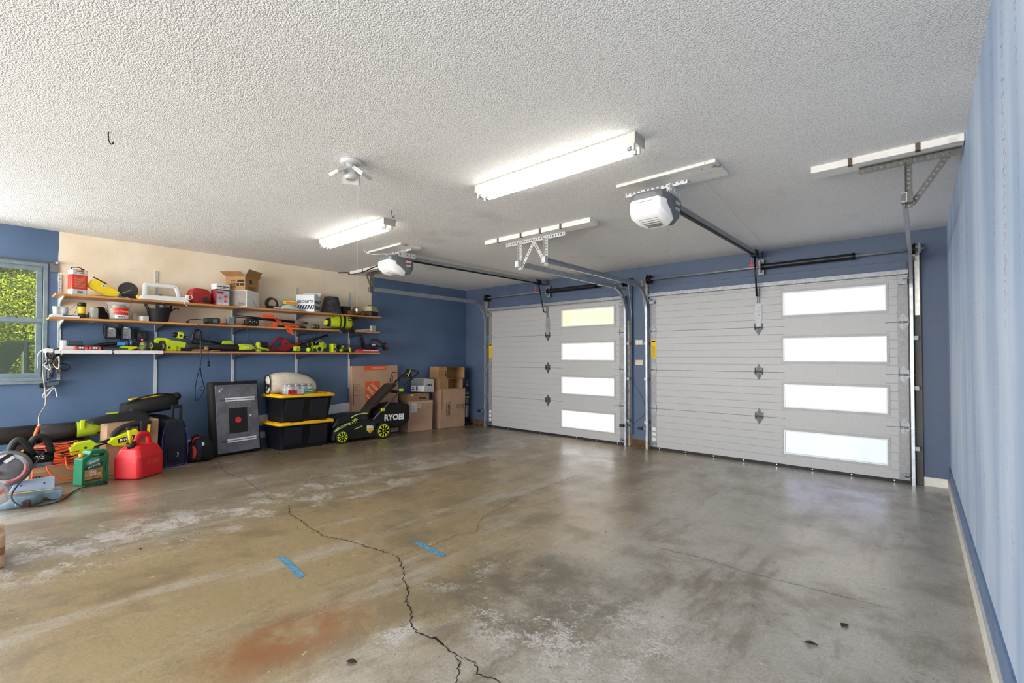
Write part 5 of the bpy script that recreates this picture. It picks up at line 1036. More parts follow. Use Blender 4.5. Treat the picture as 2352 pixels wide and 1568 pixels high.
# shrink-wrapped pack of jars
t = thing('jar_pack', 'shrink wrapped pack of glass jars with red and green sleeve on the upper tote', 'jars', (-6.205, 2.80, top + .008), 97)
for i in range(4):
    for j in range(2):
        x, y = -.135 + .09 * i, -.06 + .09 * j
        q = bpy.data.objects.new('jar', None)
        o = MB().lathe([(.036, 0), (.040, .006), (.040, .085), (.032, .102), (.032, .108)], 16, (x, y, 0)).build('jar', mat('jar glass', (206, 212, 214), .08, .0, .1, alpha=.55), t)
        MB().lathe([(.035, .106), (.035, .124), (.033, .126), (0, .126)], 16, (x, y, 0)).build('lid', mat('jar lid silver', (196, 198, 202), .22, .9, .05), o)
def sleeve(xa, xb, nm, c): MB().bb(xa, xb, -.103, -.1005, .004, .062).build(nm, mat(nm + ' card', c, .5, 0, .12, 14), t, bev=.001)
sleeve(-.18, -.055, 'red_sleeve', (196, 60, 66)); sleeve(-.055, .03, 'white_sleeve', (222, 222, 226)); sleeve(.03, .18, 'green_sleeve', (64, 138, 118))
text('lettering', 'Ball', .042, mat('pale blue ink', (120, 150, 190), .5), t, (-.012, -.1036, .032)); text('green_lettering', 'MASON JARS', .018, LBL(), t, (.105, -.1036, .036), bold=.0006); MB().bb(.055, .155, -.1036, -.1028, .022, .052).build('dark_plaque', mat('dark green ink', (24, 66, 70), .5), t)
m = MB()
for x_ in (-.15, -.1): m.ell((x_, -.1035, .034), (.018, .002, .02), 10, 6)
m.build('berry_picture', mat('berry red', (150, 24, 34), .5), t)
MB().loft([rr(.38, .20, .04, .003, cy=-.0), rr(.378, .198, .04, .10), rr(.34, .16, .04, .132)], True).build('shrink_wrap', mat('shrink film', (235, 240, 244), .08, 0, .02, alpha=.12), t)
# ---- dark target slab with grey herringbone panel
n = NT('grey herringbone print'); X, Y, Z = n.sep()
sx_ = n.math('PINGPONG', n.math('ADD', X, 10.), .135); dg = n.math('ADD', Z, n.math('MULTIPLY', sx_, 1.0)); fr = n.math('FRACT', n.math('MULTIPLY', dg, 16.)); ln = n.math('MAXIMUM', n.mapr(fr, .05, .09, 1, 0), n.mapr(n.math('PINGPONG', n.math('ADD', X, 10.), .1351), .0015, .004, 1, 0))
nz = n.noise(9, 5); base = n.mix(n.mapr(nz, .3, .7), lin((86, 89, 98)), lin((112, 114, 124))); n.put(n.b.inputs['Base Color'], n.mix(n.math('MULTIPLY', ln, .35), base, lin((60, 62, 72)))); n.b.inputs['Roughness'].default_value = .6; HERR = n.m
t = thing('target_board', 'dark foam slab faced with a grey herringbone panel, red dot and two white bars', 'target board', (0, 0, 0), 0)
t.matrix_world = Matrix.Translation((-6.305, 2.11, fz(2.11) + .002)) @ Matrix.Rotation(R(98), 4, 'Z') @ Matrix.Rotation(-R(6.0), 4, 'X')
MB().loft([rr(.56, .10, .03, .004), rr(.575, .115, .04, .02), rr(.575, .115, .04, .86), rr(.56, .10, .03, .875)], True).build('foam_slab', mat('black foam', (13, 13, 18), .75, 0, .15, 12), t)
MB().bb(-.235, .255, -.072, -.052, .028, .835).build('panel', HERR, t, bev=.002)
for z in (.165, .655):
    b = MB().bb(-.13, .215, -.079, -.071, z - .022, z + .022).build('white_bar', mat('white bar', (224, 224, 226), .5, 0, .03), t, bev=.002); MB().bb(-.13, .215, -.0795, -.0785, z - .004, z + .004).build('groove', mat('dark groove', (70, 72, 80), .6), b); MB().bb(-.195, -.13, -.075, -.071, z - .010, z + .010).build('bar_end', mat('grey bar end', (76, 78, 84), .6), t)
MB().bb(-.10, .115, -.078, -.071, .25, .55).build('black_square', mat('black panel', (17, 18, 22), .5), t, bev=.006)
d_ = MB().cyl((.005, -.0795, .405), (.005, -.0778, .405), .034, n=26).build('red_dot', mat('red dot', (224, 50, 52), .5), t); MB().cyl((.007, -.0803, .408), (.007, -.0792, .408), .006, n=12).build('dark_centre', mat('dark red', (90, 20, 24), .5), d_)
m = MB()
for x_, z_, a in ((-.19, .762, .012), (-.165, .79, .006), (.15, .56, .005), (.155, .445, .012), (.165, .45, .008), (.158, .32, .008), (-.08, .715, .005), (.02, .615, .004)): m.at((x_, -.0728, z_), (0, random.uniform(-60, 60), 0)).bb(-a, a, -.0006, .0006, -a * .5, a * .5)
m.build('paint_scuff', LBL(), t)
# ---- low white trim board leaning along the wall
t = thing('trim_board', 'ridged white trim board propped along the wall behind the totes', 'board', (XL + .045, 2.42, .37), rot=(0, -3.4, 90))
m = MB()
for k in range(4): m.bb(0, 1.52, -.012, .012, .0 + .034 * k, .031 + .034 * k)
m.bb(0, 1.52, -.004, .008, 0, .135); m.build('board', mat('white primed board', (214, 216, 222), .5, 0, .04), t)
# ---- large flat carton leaning on the wall
OR = mat('orange print', (222, 92, 44), .75, 0, .05, 6); CB = mat('kraft cardboard', (186, 150, 124), .85, 0, .06, 4)
t = thing('flat_carton', 'large flat brown carton with an orange square, leaning on the wall behind the mower', 'box', (0, 0, 0))
t.matrix_world = Matrix.Translation((-6.54, 4.185, fz(4.14) + .002)) @ Matrix.Rotation(R(90.5), 4, 'Z') @ Matrix.Rotation(-R(1.6), 4, 'X')
MB().bb(-.415, .42, -.045, .045, 0, 1.085).build('carton', CB, t, bev=.004)
MB().bb(-.20, .195, -.0468, -.045, 1.015, 1.084).build('orange_label', OR, t); lines(t, 'label_print', mat('pale orange ink', (240, 150, 110), .7), -.06, .17, 1.035, 1.065, 1, -.0468, .8, 0)
MB().bb(-.185, .075, -.0468, -.045, .53, .84).build('orange_square', OR, t)
# the slanted logo lettering inside the square
for w_, sz, dx, dz in (('THE', .050, -.075, -.085), ('HOME', .076, -.015, -.015), ('DEPOT', .058, .045, .055)):
    text('logo_lettering', w_, sz, mat('kraft ink', (226, 190, 160), .8), t, (-.055 + dx, -.0474, .685 + dz), (90, -135, 0), .0006, bold=.003)
text('side_lettering', 'More saving.\nMore doing.', .038, INK(), t, (.13, -.0462, .66), (90, -90, 0))
m = MB(); m.frame(-.385, -.275, .49, .80, .003, -.0462, -.045); m.bb(-.40, -.39, -.0462, -.045, .49, .80); m.bb(-.37, -.29, -.0462, -.045, .63, .634); m.build('print_frame', INK(), t); lines(t, 'print', INK(), -.37, -.30, .70, .78, 5, -.0455, .3, .5); 
m = MB(); m.frame(.25, .30, .79, .89, .003, -.0462, -.045); m.bb(.265, .285, -.0462, -.045, .81, .87); m.bb(.32, .326, -.0462, -.045, .76, .92); m.build('print_symbols', INK(), t)
# ---- lawn mower
t = fthing('lawn_mower', 'black lawn mower with lime wheels and a collection bag', 'lawn mower', -6.275, 3.38, 90); t.matrix_world = t.matrix_world @ Matrix.Scale(.70, 4, (0, 1, 0))
DK = mat('mower black plastic', (14, 16, 22), .38, 0, .15)
prof = ((-.125, .05, .13), (-.11, .045, .19), (-.05, .04, .25), (.10, .04, .28), (.30, .04, .30), (.46, .04, .30), (.56, .06, .26))
rings = []
for x, z0, z1 in prof:
    w = .20 if x < -.12 else .245; rings.append([(x, -w, z0), (x, w, z0), (x, w, z1 * .72), (x, w * .8, z1), (x, -w * .8, z1), (x, -w, z1 * .72)])
MB().loft(rings).build('deck', DK, t, bev=.014)
MB().loft([[(x, y * w, z0), (x, w, z0), (x, w * .75, z1), (x, -w * .75, z1)] if False else [(x, -w, z0), (x, w, z0), (x, w * .72, z1), (x, -w * .72, z1)] for x, w, z0, z1 in ((-.10, .12, .2, .235), (-.04, .16, .24, .34), (.12, .17, .26, .40), (.34, .17, .28, .405), (.46, .15, .28, .36))]).build('motor_cover', DK, t, bev=.02, seg=3)
MB().ell((-.04, .02, .27), (.09, .11, .085), 16, 10).build('front_cowl', mat('grey black plastic', (48, 48, 52), .5), t)
PL = mat('pale lime panel', (196, 218, 130), .4, 0, .05)
s_ = MB().prism([(-.115, .085 + .09), (-.06, .222), (.06, .268), (.215, .305), (.24, .275), (.10, .245), (-.04, .20), (-.09, .168)], -.252, -.236).build('lime_stripe', PL, t, bev=.003)
text('stripe_lettering', 'BRUSHLESS', .030, BLK(), s_, (.03, -.2526, .238), (90, -14, 0), bold=.001); m = MB()
for k in range(3): m.prism([(.115 + .036 * k, .283 + .008 * k), (.137 + .036 * k, .288 + .008 * k), (.165 + .034 * k, .253 + .008 * k), (.145 + .034 * k, .249 + .008 * k)], -.2535, -.2515)
m.build('black_slash', BLK(), s_)
MB().tube(smooth_path([(.16, -.20, .345), (.22, -.2, .375), (.32, -.2, .392), (.42, -.2, .39)], 4), .008, 6).build('carry_trim', PL, t); MB().prism([(.17, .30), (.22, .29), (.26, .315), (.22, .33)], -.215, -.19).build('lime_latch', LIME(), t); MB().prism([(.19, .175), (.32, .21), (.31, .222), (.20, .19)], -.254, -.24).build('lime_mark', LIME(), t)
MB().bb(.39, .50, -.250, -.245, .17, .215).build('warning_plate', WPAP(), t); MB().prism([(.39, .168), (.39, .145), (.445, .10), (.50, .145), (.50, .168)], -.250, -.245).build('yellow_warning', mat('yellow label'), t); MB().prism([(.43, .125), (.46, .125), (.445, .15)], -.2515, -.2495).build('warning_mark', INK(), t)
def wheel(x, y, r, w):
    sg = -1 if y < 0 else 1
    o = MB().at((x, y, r), (90, 0, 0)).lathe([(r * .80, -w / 2), (r * .97, -w / 2), (r, -w / 2 + .008), (r, w / 2 - .008), (r * .97, w / 2), (r * .80, w / 2)], 36).build('wheel', mat('mower tyre', (26, 26, 28), .7), t)
    q = MB().at((x, y + sg * (w / 2), r), (90, 0, 0)); q.lathe([(r * .70, -.006), (r * .82, -.006), (r * .82, .006), (r * .70, .006)], 36); q.lathe([(.0, -.01), (r * .24, -.008), (r * .24, .012), (0, .012)], 18)
    for k in range(9):
        a = 2 * PI * k / 9; q.at((x, y + sg * (w / 2), r), (90, math.degrees(a), 0)); q.T = Matrix.Translation((x, y + sg * w / 2, r)) @ Matrix.Rotation(a, 4, 'Y') @ Matrix.Rotation(PI / 2, 4, 'X'); q.bb(r * .15, r * .74, -r * .1, r * .1, -.006, .006)
    q.build('lime_rim', mat('wheel lime', (214, 220, 40), .4, 0, .04), o); MB().cyl((x, y + sg * (w / 2 + .002), r), (x, y + sg * (w / 2 + .014), r), r * .15, n=12).build('hub_cap', BLK(), o)
for x, r in ((.0, .090), (.665, .118)):
    for y in (-.255, .255): wheel(x, y, r, .05)
MB().bb(.52, .66, -.20, .20, .08, .30).build('rear_housing', DK, t, bev=.02); MB().tube(smooth_path([(.48, -.26, .25), (.50, -.265, .20), (.56, -.265, .16), (.62, -.26, .17)], 4), .009, 6).build('height_lever', BLK(), t)
for y in (-.235, .235):
    MB().cyl((.50, y, .29), (1.23, y, .94), .0135).build('handle_tube', mat('grey handle tube', (74, 78, 86), .4, .4), t)
    for x_, z_ in ((.66, .432), (.98, .717)): MB().bb(x_ - .035, x_ + .03, y - .03, y + .01, z_ - .025, z_ + .02).build('lime_clamp', LIME(), t, bev=.006)
MB().bb(.94, .99, -.26, .26, .665, .705).build('cross_brace', BLK(), t)
MB().tube(smooth_path([(1.05, -.235, .80), (1.28, -.235, .96), (1.295, -.21, 1.0), (1.26, -.12, 1.02), (1.25, 0, 1.02), (1.26, .12, 1.02), (1.295, .21, 1.0), (1.28, .235, .96), (1.08, .235, .82)], 5), .015, 8).build('handlebar', BLK(), t)
MB().bb(1.13, 1.25, -.21, .21, .895, .920).build('control_shelf', mat('dark brown plastic', (40, 30, 30)), t).rotation_euler = (0, 0, 0); MB().ell((1.22, -.02, .965), (.055, .08, .05), 16, 10).build('control_box', BLK(), t); MB().tube(smooth_path([(1.16, -.11, .90), (1.2, -.12, 1.0), (1.25, -.05, 1.03)], 4), .010, 6).build('lime_lever', LIME(), t); MB().box((1.27, .05, 1.005), (.05, .08, .02)).build('lime_grip', LIME(), t)
MB().tube([(1.10, .2, .98), (1.02, .2, .985), (1.0, .2, .93), (1.03, .2, .90)], .007, 6).build('bail_lever', BLK(), t); MB().tube(smooth_path([(1.15, .16, .85), (1.0, .19, .70), (.88, .2, .60), (.80, .22, .55)], 4), .004, 5).build('control_cable', BLK(), t)
FL = mat('worn black cloth', (44, 36, 30), .9, 0, .2, 30, .3, 60)
a_ = math.atan2(.65, .73)
m = MB(); m.loft([[(.40, -.22, .40), (.40, .08, .40), (.43, .08, .44), (.43, -.22, .44)], [(.56, -.23, .50), (.56, .10, .50), (.54, .10, .56), (.54, -.23, .56)], [(.86, -.23, .755), (.86, .10, .755), (.83, .10, .81), (.83, -.23, .81)], [(.91, -.21, .78), (.91, .09, .78), (.90, .09, .82), (.90, -.21, .82)]]); m.build('rear_flap', FL, t, bev=.012)
rings = []
for x, z0, z1, w in ((.62, .17, .43, .20), (.72, .14, .50, .225), (.92, .13, .515, .23), (1.08, .16, .50, .225), (1.17, .22, .48, .19)):
    rings.append(rr(.0001, .0001, .00001) if False else [(x, -w, z0 + .03), (x, -w + .03, z0), (x, w - .03, z0), (x, w, z0 + .03), (x, w, z1 - .03), (x, w - .03, z1), (x, -w + .03, z1), (x, -w, z1 - .03)])
MB().loft(rings).build('grass_bag', BNY, t, bev=.015, seg=3); text('bag_lettering', 'RYOBI', .125, LBL(), t, (.865, -.2345, .30), (90, 0, -1), .0012, bold=.004)
# ---- cartons beyond the mower
t = fthing('shipping_carton', 'brown taped carton with a white shipping label, right of the mower bag', 'box', -6.475, 4.945, 88)
carton(t, .50, .24, .51, CB); MB().bb(-.20, -.085, -.1213, -.12, .32, .47).build('shipping_label', WPAP(), t); lines(t, 'label_print', mat('grey print'), -.19, -.10, .34, .46, 7, -.1213, .4, .4); m = MB()
for k in range(6): m.box((-.06 + .03 * (k % 3), -.1206, .44 - .035 * (k // 3)), (.022, .001, .022))
m.build('white_sticker', LBL(), t); MB().bb(-.2505, .2505, -.1208, -.12, .475, .49).build('tape', mat('clear brown tape', (206, 176, 140), .3), t); m = MB(); m.frame(.14, .19, .38, .43, .003, -.1212, -.12); m.build('print_symbols', INK(), t)
t = fthing('low_carton', 'shallow brown carton with a yellow strip, on the taped carton', 'box', -6.475, 4.90, 90); t.matrix_world = Matrix.Translation((0, 0, .512)) @ t.matrix_world
carton(t, .46, .23, .115, mat('dull brown carton', (156, 116, 82), .85, 0, .08, 5)); MB().bb(-.06, .05, -.118, -.06, .1155, .119).build('yellow_strip', mat('yellow label'), t); lines(t, 'name_print', INK(), .02, .16, .03, .055, 1, -.115, .8, 0); MB().bb(-.16, -.10, -.1165, -.115, .08, .11).build('white_sticker', WPAP(), t)
t = thing('file_box', 'white box with grey flap, tilted on the shallow brown carton', 'box', (-6.455, 5.06, .66 + .02), rot=(0, 4.5, 112))
carton(t, .34, .25, .225, mat('white gloss card')); MB().bb(-.1712, -.1698, -.12, .124, .10, .222).build('grey_flap', mat('grey card', (112, 112, 112), .7), t); lines(t, 'name_print', INK(), -.03, .08, .11, .14, 1, -.125, .8, 0); lines(t, 'side_name', INK(), .06, .11, .03, .09, 2, -.1702, .5, .2, 's'); m = MB(); m.cyl((-.07, -.1265, .115), (-.07, -.125, .115), .012).cyl((.095, -.1265, .115), (.095, -.125, .115), .014); m.frame(-.015, .05, .04, .07, .002, -.1262, -.125); m.build('print_symbols', INK(), t); MB().bb(-.1712, -.170, -.02, .08, .02, .09).build('side_print', INK(), t).scale = (1, .3, 1)
t = fthing('tall_carton', 'tall brown carton with flaps cut open, next to the gas cylinder', 'box', -6.475, 5.66, 91)
carton(t, .60, .24, .69, CB); MB().bb(.005, .298, -.124, -.1205, .02, .44).build('loose_flap', CB, t).rotation_euler = (0, R(-.8), 0); MB().bb(-.29, -.01, -.1235, -.1205, .01, .32).build('loose_flap', CB, t)
lines(t, 'name_print', INK(), .22, .48, -.16, -.05, 3, -.1236, .3, .25, 'v', 4)
m = MB(); m.tube([(.12 + .042 * math.cos(R(a)), -.126, .37 + .042 * math.sin(R(a))) for a in range(0, 360, 20)], .0025, 5, loop=True); m.at((.12, -.1258, .37), (0, 45, 0)).bb(-.025, .025, -.001, .001, -.004, .004); m.build('round_print', INK(), t); lines(t, 'print', INK(), .20, .28, .33, .42, 4, -.1248, .35, .3); MB().bb(-.265, -.258, -.1212, -.12, .05, .69).build('dark_edge', INK(), t)
DI = mat('carton inside', (150, 112, 66), .9, 0, .1, 5)
def open_front(label, z, w, h, d, dx, rz, split):
    t = fthing('open_carton', label, 'box', -6.475, 5.61 + dx, rz); t.matrix_world = Matrix.Translation((0, 0, z)) @ t.matrix_world; th = .005
    q = MB().bb(-w / 2, w / 2, -d / 2, d / 2, 0, th).bb(-w / 2, w / 2, -d / 2, d / 2, h - th, h).bb(-w / 2, -w / 2 + th, -d / 2, d / 2, th, h - th).bb(w / 2 - th, w / 2, -d / 2, d / 2, th, h - th).bb(-w / 2 + th, w / 2 - th, d / 2 - th, d / 2, th, h - th); q.build('carton', mat('tan open carton', (168, 130, 86), .85, 0, .08, 5), t)
    MB().bb(-w / 2 + th, -w / 2 + split, -d / 2, -d / 2 + th, th, h - th).build('front_panel', mat('tan open carton'), t)
    return t
t = open_front('lower of two open tan cartons on the tall carton', .692, .56, .185, .24, .02, 91, .20)
m = MB(); m.frame(-.22, -.14, .03, .12, .002, -.1206, -.12); m.build('print_symbols', INK(), t)
t = open_front('upper of two open tan cartons on the tall carton', .879, .62, .205, .24, .03, 90, .19); m = MB(); m.frame(-.23, -.16, .04, .12, .002, -.1206, -.12); m.build('print_symbols', INK(), t); lines(t, 'name_print', INK(), .03, .13, -.15, -.125, 1, -.12, .8, 0, 'v')
# ---- oxygen cylinder in the corner
t = fthing('gas_cylinder', 'slim silver gas cylinder with green shoulder in the back left corner', 'gas cylinder', -6.53, 6.15, 0)
MB().lathe([(.052, .05), (.056, .06), (.056, .50)], 24).build('silver_body', mat('brushed aluminium', (170, 172, 172), .35, .8, .1, 20), t); MB().lathe([(.0562, .50), (.0562, .60), (.05, .64), (.028, .675), (.02, .68)], 24).build('green_shoulder', mat('dark green paint', (20, 86, 70), .4), t)
MB().lathe([(.0567, .505), (.0567, .53)], 24, caps=False).build('white_band', LBL(), t); MB().lathe([(.0567, .575), (.0567, .598)], 24, caps=False).build('label', mat('pale green label', (170, 206, 190), .5), t); MB().lathe([(.0568, .37), (.0568, .39)], 24, caps=False).build('strap', BLK(), t)
m = MB().cyl((0, 0, .68), (0, 0, .80), .014).cyl((-.035, 0, .74), (.045, 0, .74), .011).ell((.03, -.01, .80), (.022, .02, .022), 12, 8); m.build('valve', mat('chrome', (206, 208, 210), .15, .95), t); MB().cyl((0, 0, .80), (0, 0, .845), .010).build('key_stem', STEELD(), t)
MB().lathe([(.11, 0), (.11, .03), (.075, .05), (.06, .14)], 20).build('foot', BLK(), t); MB().bb(.05, .14, -.05, .02, .0, .04).build('foot_tab', BLK(), t, bev=.008); MB().cyl((.06, -.02, .40), (.085, -.04, .50), .004).build('hook', GALV(), t)
# ================================================================ nearer corner
t = fthing('cardboard_box', 'plain brown carton standing behind the red gas can', 'box', -6.06, 1.035, 93)
carton(t, .41, .26, .515, CARD())
# black grass bag cloth draped over that carton
t = thing('cloth_cover', 'crumpled black cloth bag draped over the plain brown carton', 'cloth', (-6.06, 1.0, fz(1.0) + .518), 93)
MB().loft([[(x, y + .0, z + .012 * math.sin(9 * x + 14 * y)) for y, z in ((-.16, -.035 if x < -.1 else .004), (-.14, .012), (-.05, h * .8), (.03, h), (.11, h * .7), (.15, .0), (.1, .002), (-.1, .002))] for x, h in ((-.30, .03), (-.22, .055), (-.10, .07), (.02, .085), (.12, .075), (.20, .05))]).build('cloth', BNY, t, sub=1); MB().box((-.1, -.02, .076), (.09, .02, .01)).build('lime_tab', LIME(), t)
t = fthing('duffel_bag', 'black soft duffel bag squeezed between the carton and the wall', 'bag', -6.36, 1.27, 92)
MB().loft([bagring(x, w, h, 0) for x, w, h in ((-.26, .06, .38), (-.20, .12, .49), (0, .14, .53), (.13, .14, .51), (.19, .10, .43), (.21, .05, .34))], True).build('body', BNY, t); MB().tube(smooth_path([(.12, -.13, .50), (.16, -.155, .42), (.14, -.15, .34)], 4), .008, 6).build('strap', BNY, t)
t = thing('tool_bag', 'black tool bag with a yellow band along its top, lying on the duffel bag', 'bag', (-6.34, 1.27, fz(1.27) + .545), rot=(0, -7, 92))
P = ((-.25, .05, .10, .02), (-.235, .09, .15, .0), (-.05, .115, .17, 0), (.13, .115, .185, 0), (.22, .10, .17, .005), (.255, .05, .10, .05))
MB().loft([bagring(*p) for p in P], True).build('body', BNY, t, sub=0); MB().bb(-.17, .17, -.05, .03, .172, .188).build('yellow_band', mat('yellow webbing', (228, 176, 20), .7, 0, .08), t, bev=.005); MB().tube(smooth_path([(-.2, -.06, .15), (-.1, -.10, .19), (.08, -.1, .20), (.2, -.06, .17)], 5), .009, 6).build('handle', BNY, t); MB().ell((.245, -.04, .14), (.045, .05, .045), 12, 8).build('side_pocket', BNY, t); MB().tube([(-.18 + .012 * math.cos(R(a)), -.112, .075 + .012 * math.sin(R(a))) for a in range(0, 360, 30)], .003, 5, loop=True).build('ring', STEELD(), t)
t = fthing('backpack', 'navy blue wheeled backpack standing between carton and small black bag', 'backpack', -6.08, 1.395, 95)
MB().loft([[(x * k, -.10 + dy, z) for x, dy in ((-.115, .02), (-.09, 0), (.09, 0), (.118, .02), (.118, .17), (-.115, .17))] for z, k in ((0, .95), (.03, 1.02), (.25, 1.03), (.40, .95), (.47, .72), (.485, .55))]).build('body', NAVY, t, bev=.012, seg=3); MB().tube(smooth_path([(-.112, -.104, .03), (-.115, -.104, .28), (-.09, -.10, .42)], 4), .005, 6).build('blue_piping', mat('royal blue piping', (50, 56, 150), .6), t); MB().tube(smooth_path([(-.1, -.104, .012), (.09, -.104, .014), (.118, -.10, .06), (.12, -.098, .26), (.10, -.09, .40)], 4), .005, 6).build('blue_piping', mat('royal blue piping'), t)
MB().bb(.0, .03, .03, .05, .44, .62).bb(.075, .105, .03, .05, .36, .60).bb(.0, .105, .03, .05, .60, .64).build('pull_handle', BLK(), t, bev=.008); MB().bb(-.06, .05, -.112, -.095, .06, .22).build('front_pocket', NAVY, t, bev=.01); MB().tube([(.02, -.115, .10), (.03, -.118, .13), (.02, -.115, .15)], .004, 5).build('zip_pull', LBL(), t)
t = fthing('gym_bag', 'small black bag with a red end panel beside the grey herringbone panel', 'bag', -6.12, 1.665, 97)
MB().loft([bagring(x, w, h, 0) for x, w, h in ((-.125, .05, .13), (-.11, .085, .20), (-.03, .10, .265), (.06, .10, .27), (.12, .08, .20), (.135, .05, .12))], True).build('body', BNY, t); MB().at((-.095, -.072, .11), (0, 0, -50)).ell((0, 0, 0), (.05, .010, .075), 12, 8).build('red_panel', mat('red nylon', (196, 44, 40), .7), t); MB().strip([(-.05, .02, .275), (-.045, -.08, .24), (-.04, -.112, .15), (-.05, -.115, .03)], .05, .008, (1, 0, 0)).build('strap', NAVY, t); MB().box((.0, -.098, .20), (.022, .008, .035)).build('white_tag', LBL(), t); MB().tube(smooth_path([(-.09, -.03, .22), (-.06, -.03, .285), (-.02, -.03, .29)], 4), .012, 6).build('handle', BNY, t); MB().tube(smooth_path([(-.09, -.05, .21), (-.07, -.06, .262), (-.02, -.05, .268)], 4), .007, 6).build('red_trim', mat('red nylon'), t)
# ---- gas can
t = fthing('gas_can', 'large bright red plastic gas can with a yellow spout', 'gas can', -5.725, 1.06, 133)
GR = mat('gas can red', (222, 38, 44), .38, 0, .06, 8)
MB().loft([rr(.325, .235, .04, 0), rr(.34, .25, .045, .012), rr(.342, .252, .045, .15), rr(.338, .248, .04, .20), rr(.29, .19, .035, .275), rr(.22, .14, .03, .302), rr(.20, .12, .03, .305)], False).build('tank', GR, t, bev=.012, seg=3)
MB().tube(smooth_path([(-.04, 0, .295), (-.045, 0, .36), (-.01, 0, .395), (.06, 0, .398), (.10, 0, .375), (.115, 0, .30)], 5), (.019, .026), 10, flat=(0, 1, 0)).build('handle', GR, t); MB().cyl((-.10, 0, .285), (-.115, 0, .335), .04, .038, 20).build('spout_collar', BLK(), t); MB().cyl((-.115, 0, .335), (-.165, -.01, .47), .016, .014, 14).build('yellow_spout', mat('yellow plastic'), t); MB().cyl((-.165, -.01, .47), (-.173, -.012, .49), .02, .018, 12).build('spout_tip', BLK(), t)
MB().bb(-.07, .10, -.1275, -.1255, .05, .18).build('moulded_panel', GR, t, bev=.003)
m = MB()
for k in range(3): m.bb(-.06, .09, -.1285, -.1272, .125 + .016 * k, .132 + .016 * k)
m.build('moulded_lettering', mat('raised red', (232, 80, 84), .4), t)
# ---- oil jug
t = fthing('oil_jug', 'green oil jug with a gold label in front of the plain carton', 'jug', -5.67, .705, 118); JG = mat('oil jug green', (12, 122, 82), .38, 0, .06)
MB().prism([(-.112, .01), (-.10, 0), (.10, 0), (.112, .01), (.112, .075), (.085, .10), (.085, .19), (.112, .215), (.112, .25), (.09, .285), (.075, .262), (.065, .24), (-.02, .245), (-.03, .262), (.075, .262), (.09, .285), (.07, .30), (-.04, .30), (-.055, .27), (-.112, .235)], -.052, .052).build('body', JG, t, bev=.010, seg=3)
MB().bb(.088, .112, -.05, .05, .07, .22).build('side_grip', JG, t, bev=.008)
MB().cyl((-.085, 0, .245), (-.085, 0, .282), .022, .021, 18).build('gold_cap', mat('gold cap', (206, 150, 52), .4), t); MB().bb(-.092, .055, -.0545, -.0515, .025, .135).build('gold_label', mat('gold foil label', (190, 160, 96), .35, .3, .25, 16), t); MB().prism([(-.092, .135), (.055, .165), (.055, .19), (-.092, .155)], -.0546, -.0515).build('navy_band', mat('navy print'), t)
MB().at((-.025, -.053, .205), (0, -15, 0)).ell((0, 0, 0), (.06, .003, .032), 20, 8).build('oval_badge', mat('teal badge', (70, 160, 150), .4), t); text('badge_lettering', 'Quaker', .030, LBL(), t, (-.022, -.0568, .205), (90, -15, 0), bold=.0008); text('band_lettering', 'SAE 5W-30', .021, LBL(), t, (-.018, -.0552, .163), (90, -12, 0), bold=.0006); text('label_lettering', 'FULL\nSYNTHETIC', .024, LBL(), t, (-.022, -.0552, .098), bold=.0008); MB().bb(-.09, .05, -.055, -.0544, .03, .048).build('small_print', mat('brown print', (90, 66, 30), .6), t)
# ---- low carton with the orange cord
t = fthing('low_box', 'low brown carton on the floor under the coiled orange cord', 'box', -5.96, .50, 96); carton(t, .40, .26, .125, CARDD()); m = MB(); m.frame(-.17, -.11, .03, .09, .004, -.1312, -.13); m.bb(-.155, -.145, -.1312, -.13, .03, .09).bb(-.135, -.125, -.1312, -.13, .03, .09); m.build('print_symbols', INK(), t)
t = fthing('coiled_cable', 'coiled orange extension cord heaped on the low brown carton', 'extension cord', -5.93, .53, 95); OC = mat('orange cord jacket', (226, 86, 36), .5, 0, .06); rnd = random.Random(9)
for k in range(11):
    c_ = (rnd.uniform(-.03, .03), rnd.uniform(-.03, .02), .165 + .018 * k); rx, ry = rnd.uniform(.13, .19), rnd.uniform(.08, .12); tl = rnd.uniform(-.25, .25); P = []
    for a in range(0, 380, 20): P.append((c_[0] + rx * math.cos(R(a)), c_[1] + ry * math.sin(R(a)), c_[2] + tl * rx * math.cos(R(a)) * .5 + .012 * math.sin(R(a * 3 + k * 40))))
    MB().tube(P, .0046, 7).build('coil', OC, t)
MB().tube(smooth_path([(-.10, -.12, .26), (-.12, -.16, .16), (-.05, -.18, .06), (.06, -.175, .045), (.12, -.15, .10), (.13, -.12, .22)], 6), .0058, 7).build('coil', OC, t); MB().tube(smooth_path([(.0, -.12, .24), (.02, -.15, .14), (.10, -.16, .13), (.16, -.13, .19), (.12, -.12, .24), (.04, -.13, .22)], 6), .0058, 7).build('coil', OC, t)
MB().tube(smooth_path([(-.12, -.1, .24), (-.2, -.14, .2), (-.22, -.19, .08), (-.30, -.22, .02), (-.36, -.24, .012)], 6), .0058, 7).build('loose_end', OC, t)
t = fthing('storage_crate', 'dark crate in the shadow behind the coiled orange cord', 'crate', -6.29, .50, 92); m = MB().bb(-.26, .26, -.13, .13, 0, .02)
for x_ in (-.25, .25): m.bb(x_ - .01, x_ + .01, -.13, .13, .02, .338)
for y_ in (-.122, .122):
    for z_ in (.03, .11, .19, .27): m.bb(-.24, .24, y_ - .008, y_ + .008, z_, z_ + .062)
m.build('crate', mat('dark plum crate', (46, 30, 34), .7, 0, .15), t); MB().bb(-.20, -.05, -.1315, -.130, .29, .32).build('label', mat('grey label', (150, 150, 152), .6), t)
